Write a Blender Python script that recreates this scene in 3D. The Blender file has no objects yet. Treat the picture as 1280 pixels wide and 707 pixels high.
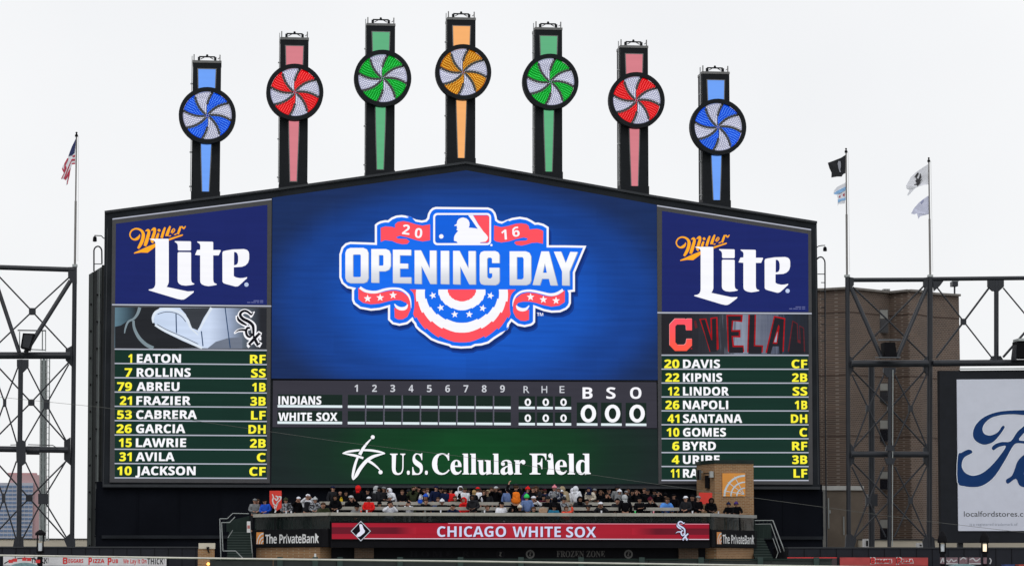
import bpy, bmesh, math, random
from mathutils import Vector, Matrix
from mathutils.geometry import tessellate_polygon
random.seed(7)
SC = bpy.context.scene
COL = SC.collection
# ------------------------------------------------------------------ camera
CX, CY, CZ = -13.8004, -153.4532, 12.0
YAW, PITCH, ROLL = 0.106700, 0.103100, 0.0005
FPX, PW, PH = 3400.0, 1280.0, 707.0
_f = Vector((math.sin(YAW)*math.cos(PITCH), math.cos(YAW)*math.cos(PITCH), math.sin(PITCH)))
_r = _f.cross(Vector((0, 0, 1))).normalized(); _u = _r.cross(_f)
R_ = _r*math.cos(ROLL)+_u*math.sin(ROLL); U_ = -_r*math.sin(ROLL)+_u*math.cos(ROLL)
CPOS = Vector((CX, CY, CZ))
cam = bpy.data.cameras.new('camera'); camo = bpy.data.objects.new('camera', cam); COL.objects.link(camo)
cam.sensor_width = 36; cam.lens = FPX/PW*36; cam.clip_start = 1; cam.clip_end = 6000
camo.matrix_world = Matrix((( R_.x, U_.x, -_f.x, CX), (R_.y, U_.y, -_f.y, CY), (R_.z, U_.z, -_f.z, CZ), (0, 0, 0, 1)))
SC.camera = camo
# ------------------------------------------------------------------ sky: bright flat overcast
SUN_EL, SUN_AZ = math.radians(48), math.radians(200)
w = bpy.data.worlds.new('World'); SC.world = w; w.use_nodes = True
nt = w.node_tree; bg = nt.nodes['Background']
sky = nt.nodes.new('ShaderNodeTexSky'); sky.sky_type = 'NISHITA'; sky.sun_disc = False
sky.sun_elevation = SUN_EL; sky.sun_rotation = SUN_AZ
tc = nt.nodes.new('ShaderNodeTexCoord'); nz = nt.nodes.new('ShaderNodeTexNoise')
nz.inputs['Scale'].default_value = 4.5; nz.inputs['Detail'].default_value = 4; nz.inputs['Roughness'].default_value = .45
cr_ = nt.nodes.new('ShaderNodeValToRGB')
cr_.color_ramp.elements[0].position = .3; cr_.color_ramp.elements[0].color = (8.75, 8.85, 9.05, 1)
cr_.color_ramp.elements[1].position = .7; cr_.color_ramp.elements[1].color = (9.85, 9.88, 9.95, 1)
mx = nt.nodes.new('ShaderNodeMix'); mx.data_type = 'RGBA'; mx.inputs[0].default_value = .96
nt.links.new(tc.outputs['Generated'], nz.inputs['Vector']); nt.links.new(nz.outputs['Fac'], cr_.inputs['Fac'])
nt.links.new(sky.outputs[0], mx.inputs['A']); nt.links.new(cr_.outputs[0], mx.inputs['B'])
nt.links.new(mx.outputs['Result'], bg.inputs['Color']); bg.inputs['Strength'].default_value = 0.1
sl = bpy.data.lights.new('sun', 'SUN'); sl.energy = 0.6; sl.angle = math.radians(25); sl.color = (1, .97, .93)
so = bpy.data.objects.new('sun', sl); COL.objects.link(so)
_sd = Vector((math.sin(SUN_AZ)*math.cos(SUN_EL), math.cos(SUN_AZ)*math.cos(SUN_EL), math.sin(SUN_EL)))
so.rotation_euler = _sd.to_track_quat('Z', 'Y').to_euler(); so.location = (0, -60, 80)
vs = SC.view_settings; vs.view_transform = 'Standard'; vs.look = 'None'; vs.exposure = 0; vs.gamma = 1; vs.use_curve_mapping = False
SC.display_settings.display_device = 'sRGB'

# ------------------------------------------------------------------ measuring: a photo pixel on the plane y = Y
def at(u, v, Y):
    d = _f + R_*((u-640)/FPX) - U_*((v-353.5)/FPX)
    t = (Y-CY)/d.y
    return CPOS + d*t

def lin(c):
    return tuple(((x/255)/12.92 if x/255 <= .04045 else (((x/255)+.055)/1.055)**2.4) for x in c)

# ------------------------------------------------------------------ materials
MATS = {}
def paint(name, col, rough=.55, metal=0., var=.12, scale=2.0, bump=0., bscale=30., spec=.5):
    if name in MATS: return MATS[name]
    m = bpy.data.materials.new(name); m.use_nodes = True; n = m.node_tree; b = n.nodes['Principled BSDF']
    b.inputs['Roughness'].default_value = rough; b.inputs['Metallic'].default_value = metal
    b.inputs['Specular IOR Level'].default_value = spec
    g = n.nodes.new('ShaderNodeNewGeometry'); t = n.nodes.new('ShaderNodeTexNoise')
    t.inputs['Scale'].default_value = scale; t.inputs['Detail'].default_value = 5
    n.links.new(g.outputs['Position'], t.inputs['Vector'])
    r = n.nodes.new('ShaderNodeValToRGB')
    r.color_ramp.elements[0].position = .3; r.color_ramp.elements[1].position = .7
    r.color_ramp.elements[0].color = tuple(c*(1-var) for c in col)+(1,)
    r.color_ramp.elements[1].color = tuple(min(1, c*(1+var)) for c in col)+(1,)
    n.links.new(t.outputs['Fac'], r.inputs['Fac']); n.links.new(r.outputs['Color'], b.inputs['Base Color'])
    if bump:
        t2 = n.nodes.new('ShaderNodeTexNoise'); t2.inputs['Scale'].default_value = bscale
        n.links.new(g.outputs['Position'], t2.inputs['Vector'])
        bp = n.nodes.new('ShaderNodeBump'); bp.inputs['Strength'].default_value = bump
        n.links.new(t2.outputs['Fac'], bp.inputs['Height']); n.links.new(bp.outputs['Normal'], b.inputs['Normal'])
    MATS[name] = m; return m

def _led_base(name):
    m = bpy.data.materials.new(name); m.use_nodes = True; b = m.node_tree.nodes['Principled BSDF']
    b.inputs['Base Color'].default_value = (.004, .004, .005, 1); b.inputs['Roughness'].default_value = .8
    b.inputs['Specular IOR Level'].default_value = .06
    b.inputs['Emission Strength'].default_value = 1
    return m, m.node_tree, b

def _banding(n, colsock, amt=.10):
    """uneven brightness of led modules: faint horizontal lines, faint square cabinets"""
    g = n.nodes.new('ShaderNodeNewGeometry')
    mp = n.nodes.new('ShaderNodeMapping'); mp.inputs['Scale'].default_value = (.25, 1, 4.5)
    n.links.new(g.outputs['Position'], mp.inputs['Vector'])
    t = n.nodes.new('ShaderNodeTexNoise'); t.inputs['Scale'].default_value = 1.0; t.inputs['Detail'].default_value = 3
    n.links.new(mp.outputs[0], t.inputs['Vector'])
    mr = n.nodes.new('ShaderNodeMapRange'); mr.inputs[1].default_value = .3; mr.inputs[2].default_value = .7
    mr.inputs[3].default_value = 1-amt; mr.inputs[4].default_value = 1+amt
    n.links.new(t.outputs['Fac'], mr.inputs[0])
    mp2 = n.nodes.new('ShaderNodeMapping'); mp2.inputs['Scale'].default_value = (.8, 0, .8)
    n.links.new(g.outputs['Position'], mp2.inputs['Vector'])
    sx = n.nodes.new('ShaderNodeVectorMath'); sx.operation = 'FLOOR'; n.links.new(mp2.outputs[0], sx.inputs[0])
    wn = n.nodes.new('ShaderNodeTexWhiteNoise'); n.links.new(sx.outputs[0], wn.inputs['Vector'])
    mr2 = n.nodes.new('ShaderNodeMapRange'); mr2.inputs[3].default_value = 1-amt*.35; mr2.inputs[4].default_value = 1+amt*.35
    n.links.new(wn.outputs['Value'], mr2.inputs[0])
    mu = n.nodes.new('ShaderNodeMath'); mu.operation = 'MULTIPLY'
    n.links.new(mr.outputs[0], mu.inputs[0]); n.links.new(mr2.outputs[0], mu.inputs[1])
    return mu.outputs[0]

def led(name, rgb, amt=.07):
    """screen light of one colour (sRGB 0-255)"""
    if name in MATS: return MATS[name]
    m, n, b = _led_base(name)
    c = [max(0, x-.0025) for x in lin(rgb)]
    b.inputs['Emission Color'].default_value = (*c, 1)
    f = _banding(n, None, amt); n.links.new(f, b.inputs['Emission Strength'])
    MATS[name] = m; return m

def led_radial(name, stops, cx, cz, rx, rz, amt=.10, p=2.0):
    m, n, b = _led_base(name)
    g = n.nodes.new('ShaderNodeNewGeometry'); mp = n.nodes.new('ShaderNodeMapping'); mp.vector_type = 'TEXTURE'
    mp.inputs['Location'].default_value = (cx, 0, cz); mp.inputs['Scale'].default_value = (rx, 1e5, rz)
    n.links.new(g.outputs['Position'], mp.inputs['Vector'])
    ln = n.nodes.new('ShaderNodeVectorMath'); ln.operation = 'LENGTH'; n.links.new(mp.outputs[0], ln.inputs[0])
    r = n.nodes.new('ShaderNodeValToRGB'); r.color_ramp.interpolation = 'EASE'
    for i, (p_, c) in enumerate(stops):
        e = r.color_ramp.elements[i] if i < 2 else r.color_ramp.elements.new(p_)
        e.position = p_; e.color = (*lin(c), 1)
    n.links.new(ln.outputs['Value'], r.inputs['Fac']); n.links.new(r.outputs['Color'], b.inputs['Emission Color'])
    n.links.new(_banding(n, None, amt), b.inputs['Emission Strength'])
    MATS[name] = m; return m

def led_linear(name, stops, axis, a, bnd, amt=.07, streak=0):
    """screen picture whose colour runs along x or z from world coordinate a to bnd"""
    m, n, b = _led_base(name)
    g = n.nodes.new('ShaderNodeNewGeometry'); s = n.nodes.new('ShaderNodeSeparateXYZ'); n.links.new(g.outputs['Position'], s.inputs[0])
    mr = n.nodes.new('ShaderNodeMapRange'); mr.inputs[1].default_value = a; mr.inputs[2].default_value = bnd
    n.links.new(s.outputs['XYZ'.index(axis.upper())], mr.inputs[0])
    src = mr.outputs[0]
    if streak:
        mp = n.nodes.new('ShaderNodeMapping'); mp.inputs['Scale'].default_value = (7, 1, .5)
        n.links.new(g.outputs['Position'], mp.inputs['Vector'])
        t = n.nodes.new('ShaderNodeTexNoise'); t.inputs['Scale'].default_value = 1; t.inputs['Detail'].default_value = 4
        n.links.new(mp.outputs[0], t.inputs['Vector'])
        ad = n.nodes.new('ShaderNodeMath'); ad.operation = 'MULTIPLY_ADD'; ad.inputs[1].default_value = streak; ad.inputs[2].default_value = -streak/2
        n.links.new(t.outputs['Fac'], ad.inputs[0])
        a2 = n.nodes.new('ShaderNodeMath'); a2.operation = 'ADD'; n.links.new(src, a2.inputs[0]); n.links.new(ad.outputs[0], a2.inputs[1]); src = a2.outputs[0]
    r = n.nodes.new('ShaderNodeValToRGB')
    for i, (p_, c) in enumerate(stops):
        e = r.color_ramp.elements[i] if i < 2 else r.color_ramp.elements.new(p_)
        e.position = p_; e.color = (*lin(c), 1)
    n.links.new(src, r.inputs['Fac']); n.links.new(r.outputs['Color'], b.inputs['Emission Color'])
    n.links.new(_banding(n, None, amt), b.inputs['Emission Strength'])
    MATS[name] = m; return m

def brick_mat(name, c1, c2, mortar, bw, bh, ms=.02, rough=.85, coords=None):
    if name in MATS: return MATS[name]
    m = bpy.data.materials.new(name); m.use_nodes = True; n = m.node_tree; b = n.nodes['Principled BSDF']
    b.inputs['Roughness'].default_value = rough
    g = n.nodes.new('ShaderNodeNewGeometry'); s = n.nodes.new('ShaderNodeSeparateXYZ'); n.links.new(g.outputs['Position'], s.inputs[0])
    ad = n.nodes.new('ShaderNodeMath'); ad.operation = 'ADD'; n.links.new(s.outputs[0], ad.inputs[0]); n.links.new(s.outputs[1], ad.inputs[1])
    c = n.nodes.new('ShaderNodeCombineXYZ'); n.links.new(ad.outputs[0], c.inputs[0]); n.links.new(s.outputs[2], c.inputs[1])
    t = n.nodes.new('ShaderNodeTexBrick'); t.inputs['Scale'].default_value = 1
    t.inputs['Brick Width'].default_value = bw; t.inputs['Row Height'].default_value = bh; t.inputs['Mortar Size'].default_value = ms
    t.inputs['Color1'].default_value = (*c1, 1); t.inputs['Color2'].default_value = (*c2, 1); t.inputs['Mortar'].default_value = (*mortar, 1)
    n.links.new(c.outputs[0], t.inputs['Vector'])
    nzz = n.nodes.new('ShaderNodeTexNoise'); nzz.inputs['Scale'].default_value = .35; nzz.inputs['Detail'].default_value = 6; n.links.new(g.outputs['Position'], nzz.inputs['Vector'])
    mr = n.nodes.new('ShaderNodeMapRange'); mr.inputs[1].default_value = .3; mr.inputs[2].default_value = .7; mr.inputs[3].default_value = .8; mr.inputs[4].default_value = 1.15
    n.links.new(nzz.outputs['Fac'], mr.inputs[0])
    vm = n.nodes.new('ShaderNodeVectorMath'); vm.operation = 'SCALE'; n.links.new(t.outputs['Color'], vm.inputs[0]); n.links.new(mr.outputs[0], vm.inputs['Scale'])
    n.links.new(vm.outputs[0], b.inputs['Base Color'])
    bp = n.nodes.new('ShaderNodeBump'); bp.inputs['Strength'].default_value = .4; bp.inputs['Distance'].default_value = .02
    n.links.new(t.outputs['Fac'], bp.inputs['Height']); bp.invert = True; n.links.new(bp.outputs['Normal'], b.inputs['Normal'])
    MATS[name] = m; return m

def glass_mat(name, tint=(.03, .05, .045), alpha=.35):
    if name in MATS: return MATS[name]
    m = bpy.data.materials.new(name); m.use_nodes = True; n = m.node_tree; b = n.nodes['Principled BSDF']
    b.inputs['Base Color'].default_value = (*tint, 1); b.inputs['Roughness'].default_value = .08
    b.inputs['Alpha'].default_value = alpha; b.inputs['Specular IOR Level'].default_value = .12
    MATS[name] = m; return m

def lamp_mat(name, col, strength):
    if name in MATS: return MATS[name]
    m = bpy.data.materials.new(name); m.use_nodes = True; b = m.node_tree.nodes['Principled BSDF']
    b.inputs['Base Color'].default_value = (*col, 1); b.inputs['Emission Color'].default_value = (*col, 1)
    b.inputs['Emission Strength'].default_value = strength
    MATS[name] = m; return m

# ------------------------------------------------------------------ objects
def link(name, me, mat=None, parent=None, loc=(0, 0, 0)):
    o = bpy.data.objects.new(name, me); COL.objects.link(o)
    if mat is not None and me is not None and len(me.materials) == 0: me.materials.append(mat)
    if parent is not None: o.parent = parent
    o.location = loc
    return o
def thing(name, label, cat, loc=(0, 0, 0), group=None, rotz=0):
    o = bpy.data.objects.new(name, None); COL.objects.link(o); o.location = loc; o.rotation_euler = (0, 0, rotz)
    o.empty_display_size = .3
    o['label'] = label; o['category'] = cat
    if group: o['group'] = group
    return o
def wloc(o):
    v = Vector((0, 0, 0))
    while o is not None: v += Vector(o.location); o = o.parent
    return v
def tag(o, label, cat, group=None):
    o['label'] = label; o['category'] = cat
    if group: o['group'] = group
    return o
def struct(o): o['kind'] = 'structure'; return o

class MB:
    """collects shapes in world coordinates; build() makes them ONE mesh object"""
    def __init__(s): s.v = []; s.f = []
    def add(s, vs_, fs): b = len(s.v); s.v += [tuple(x) for x in vs_]; s.f += [tuple(b+i for i in f) for f in fs]; return s
    def box(s, x0, x1, y0, y1, z0, z1):
        if x0 > x1: x0, x1 = x1, x0
        if y0 > y1: y0, y1 = y1, y0
        if z0 > z1: z0, z1 = z1, z0
        return s.add([(x0,y0,z0),(x1,y0,z0),(x1,y1,z0),(x0,y1,z0),(x0,y0,z1),(x1,y0,z1),(x1,y1,z1),(x0,y1,z1)],
                     [(0,3,2,1),(4,5,6,7),(0,1,5,4),(1,2,6,5),(2,3,7,6),(3,0,4,7)])
    def bar(s, a, b, w_=.1, h=None, n=0, up=(0, 0, 1)):
        """beam from a to b: n=0 rectangular w x h, else round of n sides, diameter w"""
        a = Vector(a); b = Vector(b); d = (b-a)
        if d.length < 1e-6: return s
        d.normalize(); up = Vector(up)
        if abs(d.dot(up)) > .98: up = Vector((0, 1, 0))
        x = d.cross(up).normalized(); y = x.cross(d)
        if n == 0:
            h = h or w_; cs = [(-w_/2, -h/2), (w_/2, -h/2), (w_/2, h/2), (-w_/2, h/2)]
        else: cs = [(w_/2*math.cos(2*math.pi*i/n), w_/2*math.sin(2*math.pi*i/n)) for i in range(n)]
        k = len(cs)
        P = [a+x*p+y*q for p, q in cs]+[b+x*p+y*q for p, q in cs]
        return s.add(P, [tuple(range(k))[::-1], tuple(range(k, 2*k))]+[(i, (i+1) % k, k+(i+1) % k, k+i) for i in range(k)])
    def path(s, pts, w_, n=8):
        for a, b in zip(pts, pts[1:]): s.bar(a, b, w_, n=n)
        return s
    def prism(s, poly, y0, y1):
        """poly = [(x,z)...] extruded from y0 to y1"""
        k = len(poly)
        ar = sum(poly[i][0]*poly[(i+1) % k][1]-poly[(i+1) % k][0]*poly[i][1] for i in range(k))
        if ar < 0: poly = poly[::-1]
        P = [(x, y0, z) for x, z in poly]+[(x, y1, z) for x, z in poly]
        tri = tessellate_polygon([[Vector((x, z, 0)) for x, z in poly]])
        F = []
        for t in tri:
            a, b, c = t
            ax = (poly[b][0]-poly[a][0])*(poly[c][1]-poly[a][1])-(poly[c][0]-poly[a][0])*(poly[b][1]-poly[a][1])
            if ax < 0: a, b, c = a, c, b
            F += [(a, b, c), (k+a, k+c, k+b)]
        F += [(i, k+i, k+(i+1) % k, (i+1) % k) for i in range(k)]
        return s.add(P, F)
    def vprism(s, plan, z0, z1):
        """plan = [(x,y)...] extruded up"""
        k = len(plan)
        ar = sum(plan[i][0]*plan[(i+1) % k][1]-plan[(i+1) % k][0]*plan[i][1] for i in range(k))
        if ar < 0: plan = plan[::-1]
        P = [(x, y, z0) for x, y in plan]+[(x, y, z1) for x, y in plan]
        F = [(i, (i+1) % k, k+(i+1) % k, k+i) for i in range(k)]
        for t in tessellate_polygon([[Vector((x, y, 0)) for x, y in plan]]):
            a, b, c = t
            ax = (plan[b][0]-plan[a][0])*(plan[c][1]-plan[a][1])-(plan[c][0]-plan[a][0])*(plan[b][1]-plan[a][1])
            if ax < 0: a, b, c = a, c, b
            F += [(a, c, b), (k+a, k+b, k+c)]
        return s.add(P, F)
    def lathe(s, c, prof, n=12, axis='z'):
        """prof = [(r, h)...] about a vertical (or y) axis through c"""
        c = Vector(c); P = []
        for r, h in prof:
            for i in range(n):
                a = 2*math.pi*i/n
                P.append(c+(Vector((r*math.cos(a), r*math.sin(a), h)) if axis == 'z' else Vector((r*math.cos(a), h, r*math.sin(a)))))
        F = []
        for j in range(len(prof)-1):
            for i in range(n):
                q = (j*n+i, j*n+(i+1) % n, (j+1)*n+(i+1) % n, (j+1)*n+i)
                F.append(q if axis == 'z' else q[::-1])
        F.append(tuple(range(n))[::-1] if axis == 'z' else tuple(range(n)))
        b = (len(prof)-1)*n
        F.append(tuple(range(b, b+n)) if axis == 'z' else tuple(range(b, b+n))[::-1])
        return s.add(P, F)
    def ball(s, c, r, n=8, m_=5):
        return s.lathe(c, [(max(.001, r*math.sin(math.pi*j/m_)), -r*math.cos(math.pi*j/m_)) for j in range(m_+1)], n)
    def flat(s, loops_, y, inv=True):
        """filled outline(s) with holes in the plane y; loops_ = [[(x,z)...]...]"""
        pts = [p for l in loops_ for p in l]
        tri = tessellate_polygon([[Vector((x, z, 0)) for x, z in l] for l in loops_])
        F = []
        for a, b, c in tri:
            A = (pts[b][0]-pts[a][0])*(pts[c][1]-pts[a][1])-(pts[c][0]-pts[a][0])*(pts[b][1]-pts[a][1])
            if abs(A) < 1e-10: continue
            F.append((a, b, c) if A > 0 else (a, c, b))
        return s.add([(x, y, z) for x, z in pts], F)
    def rect(s, x0, x1, z0, z1, y):
        return s.flat([[(x0, z0), (x1, z0), (x1, z1), (x0, z1)]], y)
    def build(s, name, mat, parent=None, smooth=False, origin=None):
        off = wloc(parent) if parent is not None else (Vector(origin) if origin is not None else Vector((0, 0, 0)))
        me = bpy.data.meshes.new(name)
        me.from_pydata([(x-off.x, y-off.y, z-off.z) for x, y, z in s.v], [], s.f); me.update()
        if smooth:
            for p in me.polygons: p.use_smooth = True
        me.materials.append(mat)
        o = bpy.data.objects.new(name, me); COL.objects.link(o)
        if parent is not None: o.parent = parent
        elif origin is not None: o.location = off
        return o

# ------------------------------------------------------------------ outlines traced in photo pixels
def PX(u, v, Y):
    p = at(u, v, Y); return (p.x, p.z)
def crom(P, n=4, closed=True):
    out = []; k = len(P)
    rng = range(k) if closed else range(k-1)
    for i in rng:
        if closed: a, b, c, d = P[i-1], P[i], P[(i+1) % k], P[(i+2) % k]
        else: a, b, c, d = P[max(i-1, 0)], P[i], P[i+1], P[min(i+2, k-1)]
        for j in range(n):
            t = j/n
            out.append(tuple(.5*((2*b[q])+(-a[q]+c[q])*t+(2*a[q]-5*b[q]+4*c[q]-d[q])*t*t+(-a[q]+3*b[q]-3*c[q]+d[q])*t**3) for q in range(len(b))))
    if not closed: out.append(P[-1])
    return out
def Z(ox, oy, sc):
    """a reader of outlines measured on an enlargement of the photo"""
    def rd(txt, smooth=False, n=4):
        P = [tuple(float(q) for q in t.split(',')) for t in txt.split()]
        if smooth: P = crom(P, n)
        return [(ox+p[0]/sc, oy+p[1]/sc) for p in P]
    def rib(txt, smooth=True, n=5):
        """ribbon outline along points x,y,width"""
        P = [tuple(float(q) for q in t.split(',')) for t in txt.split()]
        lw = None; Q = []
        for p in P:
            if len(p) > 2: lw = p[2]
            Q.append((p[0], p[1], lw))
        if smooth: Q = crom(Q, n, False)
        L = []; Rr = []
        for i, p in enumerate(Q):
            a = Q[max(i-1, 0)]; b = Q[min(i+1, len(Q)-1)]
            dx, dy = b[0]-a[0], b[1]-a[1]; l = math.hypot(dx, dy) or 1
            nx, ny = -dy/l*p[2]/2, dx/l*p[2]/2
            L.append((p[0]+nx, p[1]+ny)); Rr.append((p[0]-nx, p[1]-ny))
        return [(ox+p[0]/sc, oy+p[1]/sc) for p in L+Rr[::-1]]
    rd.rib = rib
    return rd
def inset(P, d):
    k = len(P)
    ar = sum(P[i][0]*P[(i+1) % k][1]-P[(i+1) % k][0]*P[i][1] for i in range(k))
    sg = 1 if ar > 0 else -1
    out = []
    for i in range(k):
        a, b, c = P[i-1], P[i], P[(i+1) % k]
        def nr(p, q):
            dx, dy = q[0]-p[0], q[1]-p[1]; l = math.hypot(dx, dy) or 1e-9
            return (-dy/l*sg, dx/l*sg)
        n1, n2 = nr(a, b), nr(b, c)
        mx_, my = n1[0]+n2[0], n1[1]+n2[1]; l2 = mx_*mx_+my*my
        if l2 < .4: l2 = .4
        out.append((b[0]+2*mx_/l2*d, b[1]+2*my/l2*d))
    return out
def circ(u, v, r, n=20, ry=None):
    ry = ry or r
    return [(u+r*math.cos(2*math.pi*i/n), v+ry*math.sin(2*math.pi*i/n)) for i in range(n)]
def star(u, v, r, rot=0, k=.42):
    return [(u+(r if i % 2 == 0 else r*k)*math.sin(rot+math.pi*i/5), v-(r if i % 2 == 0 else r*k)*math.cos(rot+math.pi*i/5)) for i in range(10)]
def rrect(x0, y0, x1, y1, r, n=4):
    out = []
    for cx, cy, a0 in ((x1-r, y0+r, -90), (x1-r, y1-r, 0), (x0+r, y1-r, 90), (x0+r, y0+r, 180)):
        for i in range(n+1):
            a = math.radians(a0+90*i/n); out.append((cx+r*math.cos(a), cy+r*math.sin(a)))
    return out
def decal(name, mat, parent, Y, *shapes):
    """shapes: each a list of pixel outlines (first the outline, the others its holes) or one outline"""
    mb = MB()
    for s in shapes:
        loops_ = [s] if isinstance(s[0], tuple) else s
        mb.flat([[PX(u, v, Y) for u, v in l] for l in loops_], Y)
    return mb.build(name, mat, parent)

# ------------------------------------------------------------------ letters (outlines kept as numbers, thousandths of an em)
GLYPHS = {}
def load_glyphs(txt):
    for line in txt.strip().split('\n'):
        key, adv, rest = line.split(' ', 2)
        L = [[tuple(int(q)/1000 for q in p.split(',')) for p in l.split(' ')] for l in rest.split('/')]
        flat_ = [p for l in L for p in l]
        tri = tessellate_polygon([[Vector((x, y, 0)) for x, y in l] for l in L])
        F = []
        for a, b, c in tri:
            A = (flat_[b][0]-flat_[a][0])*(flat_[c][1]-flat_[a][1])-(flat_[c][0]-flat_[a][0])*(flat_[b][1]-flat_[a][1])
            if abs(A) < 1e-9: continue
            F.append((a, b, c) if A > 0 else (a, c, b))
        GLYPHS[key] = (int(adv)/1000, flat_, F)
CAP = {}
def cap_of(font):
    return max(p[1] for p in GLYPHS[('N' if font == 'B' else font)+'H'][1])+(.007 if font == 'B' else 0)
def text_tris(s, font, track=0.):
    x = 0; V = []; F = []
    bold = font == 'B'; f_ = 'N' if bold else font
    for ch in s:
        if ch == ' ': x += .22+track; continue
        adv, P, T = GLYPHS[f_+ch]
        for dx, dy, _k in (((-.009, .007, 0), (.009, .007, 1), (.009, -.007, 2), (-.009, -.007, 3)) if bold else ((0, 0, 0),)):
            b = len(V); V += [(x+p[0]+dx, p[1]+dy, _k) for p in P]; F += [tuple(b+i for i in t) for t in T]
        x += adv+track+(.008 if bold else 0)
    x0 = min(p[0] for p in V); x1 = max(p[0] for p in V)
    return V, F, x0, x1
def text(s, font, u0, u1, vb, cap, Y, mat, parent, name='lettering', track=0., slant=0., fn=None, vb1=None, own=None):
    """one line of lettering between pixel columns u0..u1, baseline vb, capital height cap"""
    V, F, x0, x1 = text_tris(s, font, track)
    a = at(u0, vb, Y); b = at(u1, vb if vb1 is None else vb1, Y)
    h = abs(at(u0, vb-cap, Y).z-a.z); k = h/cap_of(font); sx = (b.x-a.x)/(x1-x0)
    pts = []
    for x, y, kk in V:
        t = (x-x0)/(x1-x0); yy = y*k
        if fn: dx, dz = fn(t, yy)
        else: dx, dz = 0, 0
        pts.append((a.x+(x-x0)*sx+yy*slant+dx, Y-.0008*kk, a.z+(b.z-a.z)*t+yy+dz))
    mb = MB() if own is None else own
    mb.add(pts, F)
    return mb.build(name, mat, parent) if own is None else mb
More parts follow.
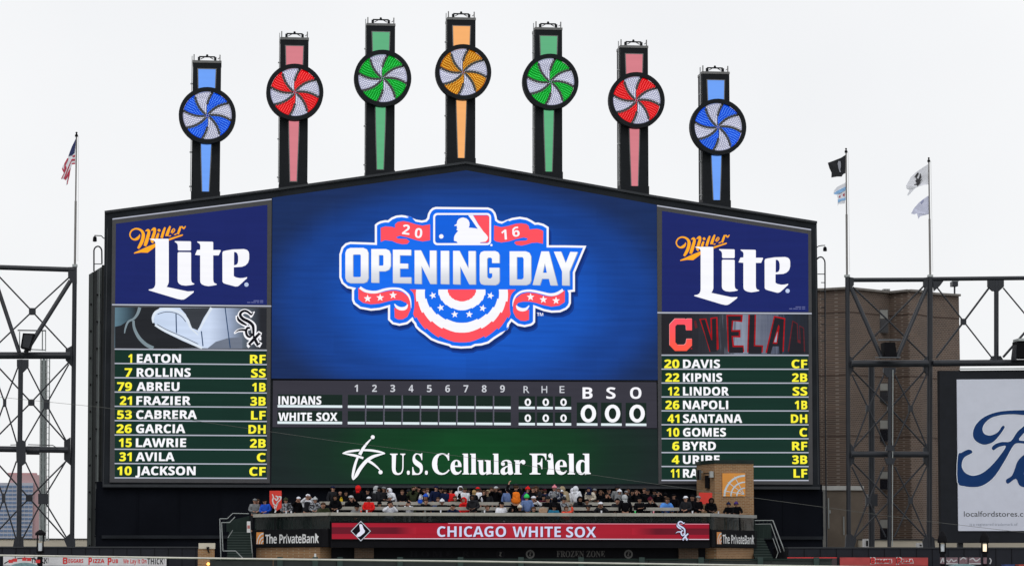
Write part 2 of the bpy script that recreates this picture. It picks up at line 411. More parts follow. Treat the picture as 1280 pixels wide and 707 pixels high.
load_glyphs('''
gA 667 564,-4 673,-4 365,690 290,690 -6,-4 103,-4 189,197 473,197/430,293 230,293 326,526
gB 563 177,298 291,298 374,284 422,249 438,196 426,148 383,108 296,92 177,92/363,441 317,406 238,394 177,394 177,590 263,590 332,577 368,544 378,499/476,443 487,508 465,594 395,660 273,686 71,686 71,-4 309,-4 448,25 524,95 547,182 527,267 469,329 383,363 383,360 440,394
gC 708 44,331 83,177 205,44 416,-13 513,-5 594,16 667,48 667,165 583,120 503,94 425,85 282,118 188,207 153,340 188,472 283,563 421,597 498,590 574,566 660,524 660,638 571,671 494,689 422,695 227,648 93,519
gD 750 670,503 549,633 342,686 72,686 72,-4 342,-4 538,46 664,173 708,341/578,240 497,138 330,92 178,92 178,590 325,590 480,555 570,466 599,341
gE 500 466,590 466,686 71,686 71,-4 475,-4 475,92 177,92 177,296 456,296 456,392 177,392 177,590
gF 469 444,409 178,409 178,590 444,590 444,686 72,686 72,-4 178,-4 178,313 444,313
gG 740 155,340 190,471 282,563 414,597 496,590 577,567 663,528 663,636 567,672 491,690 416,695 227,648 95,520 46,337 94,156 224,33 413,-13 503,-7 587,11 677,44 677,340 440,340 440,244 571,244 571,111 527,98 478,89 427,85 285,118 190,207
gH 729 657,-4 657,686 551,686 551,389 177,389 177,686 71,686 71,-4 177,-4 177,293 551,293 551,-4
gI 250 178,686 72,686 72,-4 178,-4
gJ 250 72,686 72,21 66,-66 36,-116 -38,-133 -67,-133 -47,-232 -14,-234 98,-204 160,-124 178,-8 178,686
gK 656 177,-4 177,328 518,-4 665,-4 291,359 591,686 458,686 177,380 177,686 71,686 71,-4
gL 490 70,-4 484,-4 484,92 176,92 176,686 70,686
gM 781 713,-4 713,686 616,686 391,408 167,686 69,686 69,-4 175,-4 381,263 171,527 175,527 175,-4/607,-4 607,527 611,527 401,263
gN 781 170,-4 170,514 620,-4 710,-4 710,686 610,686 610,165 154,686 70,686 70,-4
gO 823 277,563 411,597 546,563 638,473 673,341 638,210 546,119 411,85 277,119 184,210 150,341 184,473/411,695 216,646 87,518 41,341 86,166 214,37 409,-13 609,37 737,166 782,341 736,518 608,646
gP 510 172,590 283,590 350,574 385,537 395,490 380,434 341,399 279,387 172,387/408,659 283,686 66,686 66,-4 172,-4 172,291 270,291 402,317 479,387 504,486 480,587
gQ 823 175,452 258,553 417,597 550,562 641,470 675,338 642,212 552,120 419,85 269,121 180,214 150,340/747,183 784,339 736,521 607,648 421,695 223,650 90,525 41,341 78,182 179,62 329,-4 429,-68 540,-118 667,-143 760,-52 752,-45 682,-52 602,-36 500,2 492,-6 496,5 500,2
gR 604 179,-4 179,292 216,292 263,283 318,240 394,138 485,-4 612,-4 466,215 417,278 366,324 424,360 463,418 477,491 449,595 370,662 249,686 73,686 73,-4/318,404 238,388 179,388 179,594 238,594 313,582 354,548 368,495 357,443
gS 458 224,83 160,94 100,127 40,188 40,52 101,15 164,-6 235,-13 335,12 404,78 430,176 353,336 210,425 136,523 148,562 185,589 239,599 287,593 340,571 403,524 403,645 351,673 300,690 247,695 136,672 62,608 36,508 113,365 256,272 331,164 320,128 285,96
gT 604 355,590 591,590 591,686 13,686 13,590 249,590 249,-4 355,-4
gU 708 530,178 504,139 466,112 414,92 347,85 292,91 244,110 203,142 179,174 167,216 163,279 163,686 57,686 57,258 99,104 206,15 345,-13 516,22 618,120 652,268 652,686 546,686 546,285 543,226
gV 604 101,686 -6,686 292,-10 318,-10 610,686 504,686 303,213
gW 1042 1047,686 941,686 758,223 571,686 472,686 286,223 101,686 -6,686 273,-10 298,-10 521,541 742,-10 767,-10
gX 708 420,353 696,686 567,686 356,428 144,686 14,686 291,353 -6,-4 123,-4 356,276 586,-4 714,-4
gY 604 355,-4 355,359 612,686 484,686 301,454 120,686 -8,686 249,360 249,-4
gZ 646 39,686 39,590 442,590 8,-4 635,-4 635,92 205,92 639,686
ga 427 128,86 120,117 139,159 189,191 254,216 254,93 231,75 206,62 180,58 149,66/357,62 353,67 351,79 351,310 328,396 268,446 184,462 123,455 73,434 31,399 31,291 82,338 129,362 177,370 220,362 245,338 254,295 254,274 178,247 105,218 46,174 22,101 36,45 76,3 136,-13 178,-8 219,8 255,31 266,8 290,-8 325,-13 352,-10 378,1 415,24 415,88 390,71 364,60
gc 438 37,216 67,97 148,16 269,-13 318,-9 366,0 407,14 407,111 359,92 321,82 284,79 206,97 155,146 136,224 153,302 200,353 269,372 306,368 345,355 397,325 397,430 353,447 311,458 263,462 143,432 65,346
gd 510 139,222 157,302 206,355 279,374 307,372 333,367 358,358 358,79 272,79 193,98 151,148/455,686 358,686 358,445 329,454 298,460 268,462 150,433 69,353 40,235 67,108 144,25 262,-4 455,-4
ge 479 442,137 384,104 333,86 281,80 209,95 160,139 136,207 451,207 426,350 357,434 251,462 139,433 64,352 37,230 63,111 138,22 259,-13 328,-7 386,11 442,42/340,327 353,274 138,274 157,328 196,364 253,377 305,364
gf 250 95,610 75,557 68,482 68,453 5,453 5,365 68,365 68,-4 165,-4 165,365 246,365 246,453 165,453 165,492 173,550 202,586 256,599 282,596 300,589 300,686 226,696 170,682 126,651
gg 427 425,453 236,453 130,434 60,379 36,294 39,262 47,233 61,208 81,185 106,165 135,151 135,154 99,140 73,116 64,87 69,66 85,46 105,31 47,7 8,-35 -4,-94 24,-167 98,-216 207,-234 323,-216 397,-166 423,-87 410,-32 368,13 290,42 215,59 170,77 157,95 188,124 262,138 337,178 358,206 374,243 380,282 376,318 360,350 338,376 425,376/134,-34 186,-26 248,-32 304,-53 328,-94 315,-126 275,-147 209,-155 142,-147 102,-125 88,-90 100,-57/280,330 292,293 281,252 252,224 210,213 165,223 135,250 124,291 136,329 166,357 209,368 250,357
gi 219 81,634 61,614 53,585 61,556 81,536 110,528 139,536 159,556 167,585 159,614 139,634 110,642/158,453 61,453 61,-4 158,-4
gl 219 158,686 61,686 61,-4 158,-4
gm 771 55,-4 152,-4 152,324 186,357 220,374 260,379 298,369 326,337 337,279 337,-4 434,-4 434,324 466,352 500,372 530,379 575,367 607,334 619,278 619,-4 716,-4 716,282 697,376 644,439 563,462 503,451 453,421 413,383 380,425 334,453 279,462 235,454 191,431 152,399 152,453 55,453
gn 500 57,453 57,-4 154,-4 154,320 192,356 226,377 262,383 306,370 335,334 346,278 346,-4 443,-4 443,277 422,380 366,442 286,462 235,454 188,430 150,394 154,394 154,453
go 552 402,304 421,228 403,146 351,94 272,75 198,94 149,148 131,229 150,304 199,355 272,374 349,355/520,229 488,350 401,432 273,462 150,431 64,348 32,229 63,104 148,18 273,-13 402,18 489,102
gr 396 162,453 65,453 65,-4 162,-4 162,235 176,303 214,351 267,369 290,364 319,349 351,323 402,407 363,438 327,456 290,462 246,450 201,413 158,350 162,350
gs 385 280,446 235,458 192,462 112,447 59,404 40,336 96,237 197,174 249,119 242,96 220,80 188,73 148,79 99,98 37,135 37,29 94,4 144,-9 197,-13 275,4 329,51 349,123 339,167 306,208 246,252 183,292 149,320 139,339 146,358 164,371 194,376 230,371 274,356 328,326 328,424
gt 333 -4,365 74,365 74,132 91,58 141,6 224,-13 259,-9 298,2 336,18 336,111 295,89 263,79 231,75 205,81 181,100 171,140 171,365 313,365 313,453 171,453 171,552 -4,381
g0 500 312,118 250,88 188,118 147,204 132,341 147,478 188,564 250,594 312,564 353,478 368,341 353,204/26,341 54,156 132,32 250,-13 368,32 446,156 474,341 446,526 368,650 250,695 132,650 54,526
g1 500 304,686 198,686 198,-4 304,-4
g2 500 320,667 209,695 154,688 100,666 44,628 44,493 104,555 154,583 202,591 260,575 300,532 315,467 310,417 294,372 268,323 197,218 113,109 30,8 30,-4 470,-4 470,97 213,97 331,246 400,368 421,478 394,591
g3 500 297,548 311,496 296,445 253,413 176,400 176,304 259,291 306,251 322,193 309,137 272,101 216,88 167,94 117,111 60,143 60,27 112,5 161,-8 209,-13 323,14 400,88 428,198 418,268 385,327 333,360 379,395 408,446 417,513 392,609 320,673 212,695 164,692 121,682 77,665 77,563 125,582 162,591 197,594 258,582
g4 500 475,316 402,316 402,695 354,695 7,270 7,220 296,220 296,-4 402,-4 402,220 475,220/296,502 300,502 150,316 296,316
g5 500 308,282 336,207 317,148 268,105 199,88 150,94 101,110 46,141 46,30 105,5 158,-9 215,-13 332,16 412,94 442,209 412,325 325,403 194,426 194,590 408,590 408,686 97,686 97,323 229,327
g6 500 382,615 318,697 164,560 72,403 40,233 68,104 147,18 264,-13 367,16 441,91 469,195 443,299 374,371 274,398 232,394 195,383 175,374 216,458 288,544/310,284 349,248 363,196 350,139 313,102 258,88 194,109 152,170 150,263 185,283 218,294 254,297
g7 500 45,585 338,585 89,27 183,-14 496,686 45,686
g8 500 356,495 342,446 305,411 253,397 202,411 164,447 150,497 163,548 200,582 255,594 307,581 343,546/250,88 190,102 149,138 134,192 149,246 189,282 252,296 311,282 351,245 366,192 353,141 314,103/429,309 379,348 424,389 453,440 462,493 435,597 362,668 257,695 148,669 72,598 44,495 54,438 82,387 123,348 72,308 39,252 28,185 58,84 138,13 252,-13 364,13 443,83 472,184 461,251
g9 500 193,401 153,438 138,490 152,544 190,580 246,594 301,577 341,534 356,474 351,422 316,402 281,391 250,387/121,64 186,-15 332,112 429,272 465,442 436,572 358,662 244,695 132,665 58,588 32,489 58,386 129,313 229,286 266,290 304,300 327,311 295,233 225,146
g. 219 173,51 164,83 141,106 109,115 77,106 54,83 45,51 54,19 77,-4 109,-13 141,-4 164,19
gk 479 150,229 378,-4 510,-4 274,229 469,453 352,453/155,686 58,686 58,-4 155,-4
gh 500 57,686 57,-4 154,-4 154,320 192,356 226,377 262,383 306,370 335,334 346,278 346,-4 443,-4 443,275 423,379 367,442 286,462 235,454 188,430 150,394 154,394 154,686
NA 463 295,200 170,200 232,407/354,0 463,0 294,482 169,482 0,0 110,0 144,114 319,114
NB 451 279,384 291,374 297,361 300,344 298,328 292,314 282,304 268,296 248,291 162,290 162,396 242,395 263,391/360,242 330,251 330,254 352,261 370,272 384,289 395,309 402,332 404,358 398,399 382,430 355,453 317,468 268,476 210,480 60,480 60,0 240,0 290,4 334,16 369,37 395,65 410,99 416,139 411,183 396,214 386,225/162,209 225,209 254,207 276,202 292,192 302,180 308,166 310,149 308,131 302,115 292,102 277,92 256,86 228,84 162,84
NC 428 195,97 172,120 156,152 147,191 144,238 147,285 158,325 175,358 198,382 228,397 264,402 282,401 371,370 404,453 264,486 218,483 177,472 141,455 111,431 85,402 65,367 51,328 42,286 39,239 42,192 49,149 62,110 80,76 103,47 133,24 168,7 208,-3 254,-7 386,18 386,103 264,78 226,83
ND 497 302,468 259,476 211,480 60,480 60,0 196,0 273,7 337,27 389,62 427,109 450,170 458,244 455,293 444,336 428,374 404,406 376,432 342,453/162,84 162,396 216,396 257,392 291,380 318,359 337,329 349,290 353,242 336,154 287,102 206,84
NE 376 336,480 60,480 60,0 336,0 336,84 162,84 162,208 324,208 324,291 162,291 162,396 336,396
NF 369 335,480 60,480 60,0 160,0 160,189 323,189 323,273 160,273 160,396 335,396
NG 486 167,133 156,155 149,180 145,208 144,238 146,270 152,299 162,325 175,347 192,366 212,382 235,393 260,399 289,402 383,383 398,375 432,457 340,483 290,486 238,483 193,473 153,456 119,433 91,405 68,371 52,332 42,288 39,240 45,166 65,105 97,56 141,21 196,0 262,-7 432,21 432,269 242,269 242,185 333,185 333,85 241,80 217,87 197,98 180,114
NH 514 162,480 60,480 60,0 162,0 162,207 352,207 352,0 453,0 453,480 352,480 352,292 162,292
NI 222 60,0 162,0 162,480 60,480
NJ 222 65,-133 89,-124 110,-110 128,-92 143,-69 153,-41 160,-8 162,31 162,480 60,480 60,9 57,-9 52,-24 46,-35 39,-43 -50,-49 -50,-134 39,-139
NK 446 162,480 60,480 60,0 162,0 162,171 205,202 330,0 446,0 277,267 445,480 332,480 162,260
NL 379 162,480 60,480 60,0 357,0 357,84 162,84
NM 633 145,376 148,376 263,0 357,0 480,375 483,375 478,0 573,0 573,480 434,480 314,113 312,113 199,480 60,480 60,0 151,0
NN 546 145,363 148,363 357,0 486,0 486,480 394,480 399,120 397,120 189,480 60,480 60,0 151,0
NO 535 386,194 376,154 361,122 338,98 307,83 267,79 229,83 198,98 175,122 159,154 149,194 146,240 149,287 159,327 175,359 198,383 229,398 268,402 307,398 338,383 361,359 376,327 386,287 389,240/268,487 219,484 176,473 139,456 108,433 83,405 64,371 50,332 42,289 39,241 42,194 50,150 64,111 83,76 108,48 139,24 176,7 218,-3 267,-7 316,-3 360,7 396,24 427,48 452,76 471,110 485,150 493,193 496,240 493,288 485,331 471,370 452,405 427,433 396,456 360,473 317,484
NP 422 162,171 249,173 286,180 316,193 340,209 360,229 374,252 384,276 390,303 392,330 387,373 373,410 349,440 315,462 270,475 214,480 60,480 60,0 162,0/245,262 222,256 162,254 162,396 208,396 253,388 280,365 289,326 286,303 278,285 264,271
NR 443 278,370 286,354 289,333 286,313 279,296 267,283 249,274 225,268 162,267 162,396 223,395 247,390 266,382/443,0 302,209 359,249 379,278 386,296 392,336 386,380 371,416 345,444 308,464 260,476 200,480 60,480 60,0 162,0 162,184 216,184 330,0
NS 370 199,486 152,482 112,470 80,450 56,423 41,390 36,350 41,310 217,172 232,160 241,145 244,128 242,114 237,102 228,92 215,84 197,79 175,77 126,83 31,117 31,22 72,6 118,-4 167,-7 219,-2 262,10 297,31 323,59 338,93 343,133 342,157 337,178 329,196 305,227 289,241 158,313 146,324 138,337 136,353 137,367 142,378 151,388 163,396 195,402 308,373 341,453 270,478
NT 389 144,0 245,0 245,395 375,395 375,480 13,480 13,395 144,395
NU 508 294,-4 331,4 363,16 390,34 412,55 429,80 441,107 448,137 451,169 451,480 349,480 349,187 347,153 339,126 327,105 309,90 285,82 254,79 225,81 201,89 183,103 169,123 161,150 158,186 158,480 57,480 57,171 63,121 79,78 107,42 145,15 193,-1 252,-7
NV 437 218,89 103,480 0,480 162,0 273,0 436,480 334,480
NW 649 465,92 373,480 277,480 185,92 100,480 0,480 122,0 238,0 324,364 412,0 527,0 649,480 549,480
NX 448 10,480 159,247 0,0 109,0 220,181 332,0 448,0 286,242 436,480 327,480 226,307 122,480
NY 419 0,480 159,183 159,0 260,0 260,187 419,480 310,480 210,282 110,480
NZ 389 246,396 16,66 16,0 373,0 373,84 137,84 367,414 367,480 22,480 22,396
Na 406 285,0 355,0 355,244 351,285 338,317 316,342 286,360 248,370 203,374 62,341 95,273 164,297 215,299 229,294 241,287 249,276 254,262 256,228 192,226 142,222 101,212 69,196 46,174 33,145 28,110 32,74 42,44 60,22 84,6 111,-4 142,-7 170,-5 194,-1 214,7 231,18 247,32 263,50 266,50/150,151 166,160 188,166 217,169 256,170 256,140 253,118 246,100 234,86 218,75 200,69 179,66 154,71 144,76 137,84 132,95 131,109 133,125 139,139
Nb 425 285,125 275,103 261,87 245,78 226,74 201,78 182,87 168,103 160,125 154,152 155,226 161,250 170,269 183,283 201,291 224,294 244,290 261,281 274,266 285,245 291,218 293,185 291,152/254,-7 293,-1 327,15 356,42 378,79 391,126 395,184 391,241 378,288 357,325 328,352 295,368 256,373 232,372 210,366 192,358 163,333 152,319 148,319 152,510 52,510 52,0 129,0 146,40 152,40 190,8 208,0 229,-5
Nd 425 271,117 262,98 248,84 228,76 204,73 182,76 165,85 150,100 140,122 134,148 132,181 134,214 140,242 150,264 164,280 182,289 202,292 229,289 249,280 263,264 272,242 278,215 277,141/169,-7 193,-5 215,0 233,9 262,33 273,48 277,48 296,0 373,0 373,510 273,510 280,320 277,320 266,334 252,347 236,358 218,366 196,372 171,373 132,368 98,352 69,325 48,288 34,240 30,183 34,126 47,78 69,41 97,15 130,-1
Ne 397 329,11 347,20 347,97 307,80 223,68 197,70 175,79 157,92 143,110 135,132 132,158 368,158 368,207 363,256 348,297 324,330 291,354 251,369 204,373 170,371 140,364 113,352 89,335 68,314 52,288 40,257 33,221 30,181 33,141 41,106 54,76 72,50 95,30 121,14 150,2 183,-4 218,-7/204,302 226,300 243,292 256,280 266,264 272,246 274,225 134,225 138,249 145,269 156,283 170,294 186,300
Nh 441 160,238 170,262 184,280 205,290 232,294 264,285 284,258 291,214 291,0 391,0 391,239 387,282 375,316 355,342 328,359 296,370 259,373 238,372 217,368 198,361 181,350 166,337 153,320 148,320 152,510 52,510 52,0 152,0 152,173 154,208
Ni 205 130,506 75,506 64,500 55,491 50,478 48,461 50,445 55,432 64,423 75,417 103,412 130,417 141,423 150,432 155,445 157,461 155,478 150,491 141,500/152,367 52,367 52,0 152,0
Nk 416 408,367 295,367 152,510 52,510 52,0 152,0 152,114 195,148 301,0 416,0 262,208
Nl 205 152,510 52,510 52,0 152,0
Nn 441 152,0 152,173 154,208 160,238 169,262 184,280 204,290 232,294 250,291 265,285 277,274 284,258 289,238 291,214 291,0 391,0 391,239 387,282 375,316 355,342 329,359 297,370 261,373 238,372 217,368 196,361 177,350 161,337 148,320 142,320 129,367 52,367 52,0
No 416 232,290 251,281 266,266 276,244 281,217 283,184 281,151 276,123 266,102 251,86 232,77 208,74 184,77 164,86 150,102 140,123 134,151 132,184 134,217 140,244 150,266 164,281 184,290 208,293/300,351 272,364 242,371 209,373 157,368 114,352 78,324 51,287 36,240 30,184 33,145 40,111 53,80 70,54 91,32 116,15 144,3 174,-4 207,-7 258,-1 302,15 338,43 364,81 380,128 386,184 383,223 375,257 363,287 346,313 325,334
Nr 305 152,187 154,208 159,227 167,242 190,264 283,277 291,371 234,371 212,364 192,353 175,339 160,323 148,305 143,305 128,367 52,367 52,0 152,0
Nt 291 270,85 195,74 184,78 175,84 164,102 163,292 266,292 266,367 163,367 163,445 99,445 70,367 15,334 15,292 63,292 63,115 65,86 70,61 78,41 90,25 103,13 119,4 137,-2 157,-6 270,10
Nv 382 105,367 0,367 140,0 242,0 382,367 277,367 207,158 192,83 189,83
Ny 382 193,97 191,97 110,367 0,367 146,3 124,-48 112,-62 99,-72 82,-78 62,-81 23,-77 23,-156 107,-158 138,-148 166,-133 191,-110 211,-82 227,-47 382,367 275,367
N0 384 214,400 231,386 244,363 252,331 257,290 259,240 257,189 252,148 244,116 231,93 214,80 191,75 169,80 151,94 139,116 131,149 126,190 126,290 131,331 139,363 151,386 169,400 191,405/318,422 286,458 244,480 191,487 153,484 121,474 93,457 71,435 53,407 40,373 31,334 26,289 24,240 29,168 42,108 64,59 96,22 139,1 191,-7 230,-3 263,6 290,23 312,45 330,74 343,108 352,147 358,191 359,240 355,312 341,373
N1 384 277,0 277,480 194,480 40,357 89,296 179,373 176,0
N2 384 346,380 340,402 330,423 316,441 299,456 278,469 254,479 227,484 197,486 145,482 86,461 26,418 81,353 153,396 189,402 206,400 220,395 232,388 241,376 246,362 248,344 247,329 238,300 27,70 27,0 362,0 362,85 153,85 153,90 306,241 333,284 342,307 347,331 349,357
N3 384 215,398 228,390 237,379 242,366 244,350 228,308 218,300 186,289 164,286 99,285 99,208 221,195 233,188 241,180 247,170 251,146 249,125 242,107 229,93 211,82 186,76 153,74 26,105 26,20 68,5 114,-4 164,-7 206,-5 242,2 274,12 300,27 321,44 337,65 348,88 355,113 357,140 354,169 344,195 327,216 304,232 275,244 240,250 240,252 267,262 292,275 313,293 330,315 340,341 343,372 338,406 324,434 300,456 268,473 228,483 183,486 149,485 119,480 92,473 46,452 26,439 73,369 134,399 154,403 198,403
N4 384 216,178 101,178 218,363 220,363/222,480 11,170 11,99 216,99 216,0 315,0 315,99 373,99 373,178 315,178 315,480
N5 384 230,304 140,300 149,394 320,394 320,480 60,480 42,235 83,214 155,224 208,216 240,192 251,152 248,128 241,109 227,94 209,84 186,78 158,76 70,91 33,107 33,20 162,-7 220,-2 268,13 305,38 332,71 348,112 353,160 351,191 344,217 333,240 319,260 301,276 279,290 256,299
N6 384 159,373 178,387 203,397 234,404 328,399 328,480 226,483 192,478 162,469 136,457 113,443 93,426 76,406 62,385 51,362 26,158 34,119 47,85 64,56 86,34 110,16 138,3 167,-4 199,-7 246,-2 285,13 318,38 342,71 357,112 362,160 358,204 346,242 325,272 298,294 264,307 225,312 200,310 178,304 160,296 144,284 131,271 121,256 117,256 125,310 132,334 143,355/185,233 199,234 219,232 235,225 248,214 257,198 262,180 264,158 262,132 256,111 245,95 231,84 215,77 197,74 182,76 169,81 157,89 147,99 132,124 160,224
N7 384 18,394 254,394 74,0 181,0 362,416 362,480 18,480
N8 384 282,266 303,282 321,299 334,320 342,343 345,370 343,394 336,416 324,434 308,450 290,463 268,473 244,480 192,486 141,480 116,473 94,463 76,450 60,434 48,416 41,395 38,371 41,344 48,320 61,299 77,281 95,265 116,250 91,237 50,202 35,179 26,152 24,122 28,84 43,53 68,28 101,8 142,-3 192,-7 224,-5 253,0 280,9 303,22 323,37 339,55 351,76 358,99 360,124 354,164 346,180 335,196 308,222 259,253/265,138 266,127 264,110 258,96 247,84 232,75 214,70 191,68 168,70 150,75 136,85 126,97 120,111 118,128 120,145 126,161 137,175 151,187 187,209/134,363 136,377 141,389 150,399 162,406 191,412 221,406 233,399 242,389 248,377 250,363 248,346 242,333 232,321 207,303 192,296 163,312 151,322 141,334 136,347
N9 384 185,485 138,480 98,465 66,441 41,407 26,366 22,318 26,274 38,236 58,206 86,184 118,171 156,167 184,168 207,174 225,183 240,194 263,222 267,222 259,168 251,144 240,124 225,106 205,92 180,81 150,75 113,72 55,79 55,-2 157,-5 191,0 221,9 248,21 271,36 290,53 307,72 333,116 360,275 357,320 350,359 336,393 319,422 298,445 273,462 246,475 216,482/256,340 243,270 224,254 185,244 165,247 148,253 136,265 127,280 121,298 120,320 122,346 128,367 138,384 152,395 168,401 187,404 215,398 227,390 237,380
N! 181 71,135 110,135 126,480 54,480/132,36 130,51 126,63 119,71 110,77 69,77 60,71 54,63 50,51 48,36 54,10 60,1 69,-5 110,-5 119,1 126,10
RU 492 384,412 388,397 389,159 376,84 338,40 274,25 246,28 223,38 206,53 194,75 186,104 184,140 196,425 243,436 243,458 12,458 12,436 34,433 49,428 59,422 65,412 69,398 70,155 75,103 89,60 112,26 146,3 191,-11 248,-16 303,-11 348,5 382,30 406,68 421,118 425,181 425,378 430,410 435,420 444,427 457,432 477,436 477,458 325,458 325,436 350,433 367,428 377,421
RH 523 510,458 279,458 279,436 335,414 339,254 185,254 187,405 245,436 245,458 13,458 13,436 36,433 50,428 60,422 66,412 70,398 72,379 72,81 70,60 66,44 60,34 51,27 36,23 12,20 12,-3 245,-3 245,20 221,23 206,27 196,34 190,44 186,60 185,218 339,218 339,81 337,58 333,43 327,33 317,27 302,22 279,20 279,-3 510,-3 510,20 487,23 473,28 463,35 457,46 452,81 452,379 457,413 463,422 472,428 487,433 510,436
RS 390 159,467 136,462 114,452 94,439 78,423 64,404 55,382 49,358 47,332 50,302 59,275 75,251 97,229 125,208 161,188 224,157 253,138 270,116 276,89 273,70 266,53 255,38 239,27 220,20 197,18 165,22 137,33 114,52 94,79 78,114 65,161 40,161 40,-14 63,-14 225,-11 255,-5 282,5 306,19 325,36 341,56 353,79 360,105 362,133 353,189 345,205 334,221 302,249 169,316 139,338 130,351 124,364 123,380 125,397 131,412 142,424 156,434 173,440 194,442 212,440 230,435 263,415 278,400 303,364 320,316 342,316 342,469 318,469 314,456 308,450
RC 468 440,305 440,468 417,468 410,450 401,441 387,438 328,457 292,466 259,468 215,465 174,455 137,438 104,414 76,386 53,352 37,314 26,273 23,228 26,183 36,141 53,103 76,69 103,40 136,17 173,0 213,-10 257,-14 333,-3 397,31 452,89 428,110 405,84 382,63 356,47 330,36 304,29 278,26 205,49 162,115 147,226 160,346 200,417 266,440 297,436 327,424 354,405 379,378 400,346 418,305
RF 404 238,260 216,253 185,250 188,420 261,427 309,418 327,409 341,398 353,384 362,366 369,345 375,317 397,317 397,458 11,458 11,436 49,428 59,421 66,411 70,396 72,375 72,84 70,62 66,46 60,36 50,28 36,23 12,20 12,-3 260,-3 260,20 210,26 195,36 190,44 185,221 216,218 238,211 254,198 266,180 276,153 282,115 305,115 305,350 282,350 275,315 266,290 254,272
RZ 442 158,32 409,442 409,458 54,458 41,313 63,313 74,343 96,384 110,398 125,409 142,417 187,426 271,427 17,12 17,-3 410,-3 427,167 405,167 390,122 371,89 347,64 318,46 282,35 239,32
RO 525 493,163 499,194 501,228 499,262 493,294 483,324 470,352 453,378 433,401 411,421 386,438 358,451 329,461 298,467 265,469 231,467 199,461 169,451 141,437 116,420 93,399 72,376 56,350 42,322 32,292 26,261 24,228 26,194 32,163 42,132 56,104 72,79 92,56 115,36 140,18 167,5 197,-6 228,-12 261,-14 294,-12 326,-6 356,5 384,18 410,35 433,56 453,79 470,104 483,132/260,440 293,434 322,417 345,387 362,345 373,292 376,228 364,109 326,38 264,15 232,21 203,39 180,69 162,110 152,163 148,228 161,346 198,417
RN 494 328,436 368,429 380,420 386,404 388,177 158,458 15,458 15,436 35,431 73,387 65,35 15,20 15,-3 170,-3 170,20 146,22 130,27 121,33 115,43 111,58 110,342 402,-14 425,-14 426,398 430,413 435,423 445,429 459,434 482,436 482,458 328,458
RE 442 269,289 257,271 241,259 220,251 186,249 232,428 276,425 311,417 338,404 358,384 372,356 381,317 402,317 402,458 13,458 13,436 35,434 50,430 60,423 67,412 71,394 71,57 67,42 60,32 50,25 35,21 11,20 11,-3 405,-3 434,146 409,146 383,95 368,77 352,62 333,50 288,35 230,30 214,31 194,37 190,43 187,53 186,67 206,218 186,67/224,215 240,210 252,203 262,193 270,180 277,163 285,115 307,115 307,348 286,348
RR 473 190,44 186,60 185,209 200,209 337,-3 483,-3 483,20 320,222 374,246 408,284 420,334 414,373 397,404 369,428 329,445 279,455 217,458 13,458 13,436 36,433 50,428 60,422 66,412 70,398 72,379 72,81 70,60 66,44 60,34 51,27 36,23 12,20 12,-3 245,-3 245,20 221,23 206,27 196,34/192,420 198,424 209,427 224,428 267,418 292,388 300,336 298,304 290,279 278,260 259,247 235,239 185,237 188,413
RM 634 620,-3 620,20 576,30 571,36 565,54 564,397 568,411 575,421 584,428 599,433 620,436 620,458 447,458 317,150 187,458 12,458 12,436 59,426 71,59 66,44 59,34 49,27 34,23 11,20 11,-3 172,-3 172,20 148,22 132,26 122,32 114,42 110,58 108,80 108,374 268,-3 290,-3 452,384 450,55 443,37 422,24 393,20 393,-3
Re 301 195,261 198,240 198,195 119,195 124,254 138,284 162,294 174,292 184,286 190,276/200,45 156,59 130,98 120,163 286,163 282,216 270,252 251,282 225,304 194,317 157,321 132,319 108,312 85,300 66,284 49,265 35,242 25,216 18,188 16,157 18,124 24,94 34,67 48,44 64,24 83,8 105,-4 128,-11 154,-13 206,-4 250,24 289,73 270,90 246,64 224,50
Rl 199 151,458 17,458 17,436 32,435 40,432 44,428 49,43 43,28 38,24 15,19 15,-3 183,-3 183,19 169,21 157,28
Ru 375 218,282 222,274 225,67 211,51 195,42 176,39 159,43 148,55 145,313 8,313 8,292 23,290 32,286 37,281 43,97 45,64 52,37 63,15 80,0 102,-10 131,-13 151,-12 170,-7 204,11 225,32 225,-14 278,0 321,7 363,10 363,32 333,41 327,313 186,313 186,292 203,290
Ra 344 102,193 120,208 126,231 125,240 107,274 111,284 124,290 148,292 163,291 176,287 191,271 196,241 196,192 142,176 96,157 62,138 37,117 22,92 17,63 19,43 26,25 38,9 54,-2 73,-9 95,-12 134,-7 170,8 198,30 205,8 225,-8 254,-13 282,-9 308,4 333,27 321,46 296,210 292,245 282,273 265,294 240,310 206,318 162,321 137,320 114,316 75,302 60,292 47,280 38,267 32,252 30,236 31,223 35,211 42,201 52,194 64,189 90,189/151,37 135,42 125,57 121,84 130,122 156,149 196,165 196,64 157,37
Rr 287 227,223 248,219 271,225 280,232 287,242 291,253 291,281 286,295 278,306 266,315 251,320 233,321 217,319 201,313 185,304 170,290 149,262 149,313 18,313 17,291 39,287 44,283 49,43 43,28 38,24 15,19 15,-3 200,-3 200,19 168,24 156,33 153,43 152,192 154,211 158,227 164,240 172,250 189,257
Ri 198 115,465 86,465 63,451 54,440 49,427 47,412 49,398 54,385 63,374 74,366 86,361 101,359 115,361 127,366 138,374 147,385 152,398 154,412 152,427 147,440 139,451 128,459/151,313 18,313 17,291 40,287 49,43 43,28 38,24 15,19 15,-3 183,-3 183,19 169,21 157,28
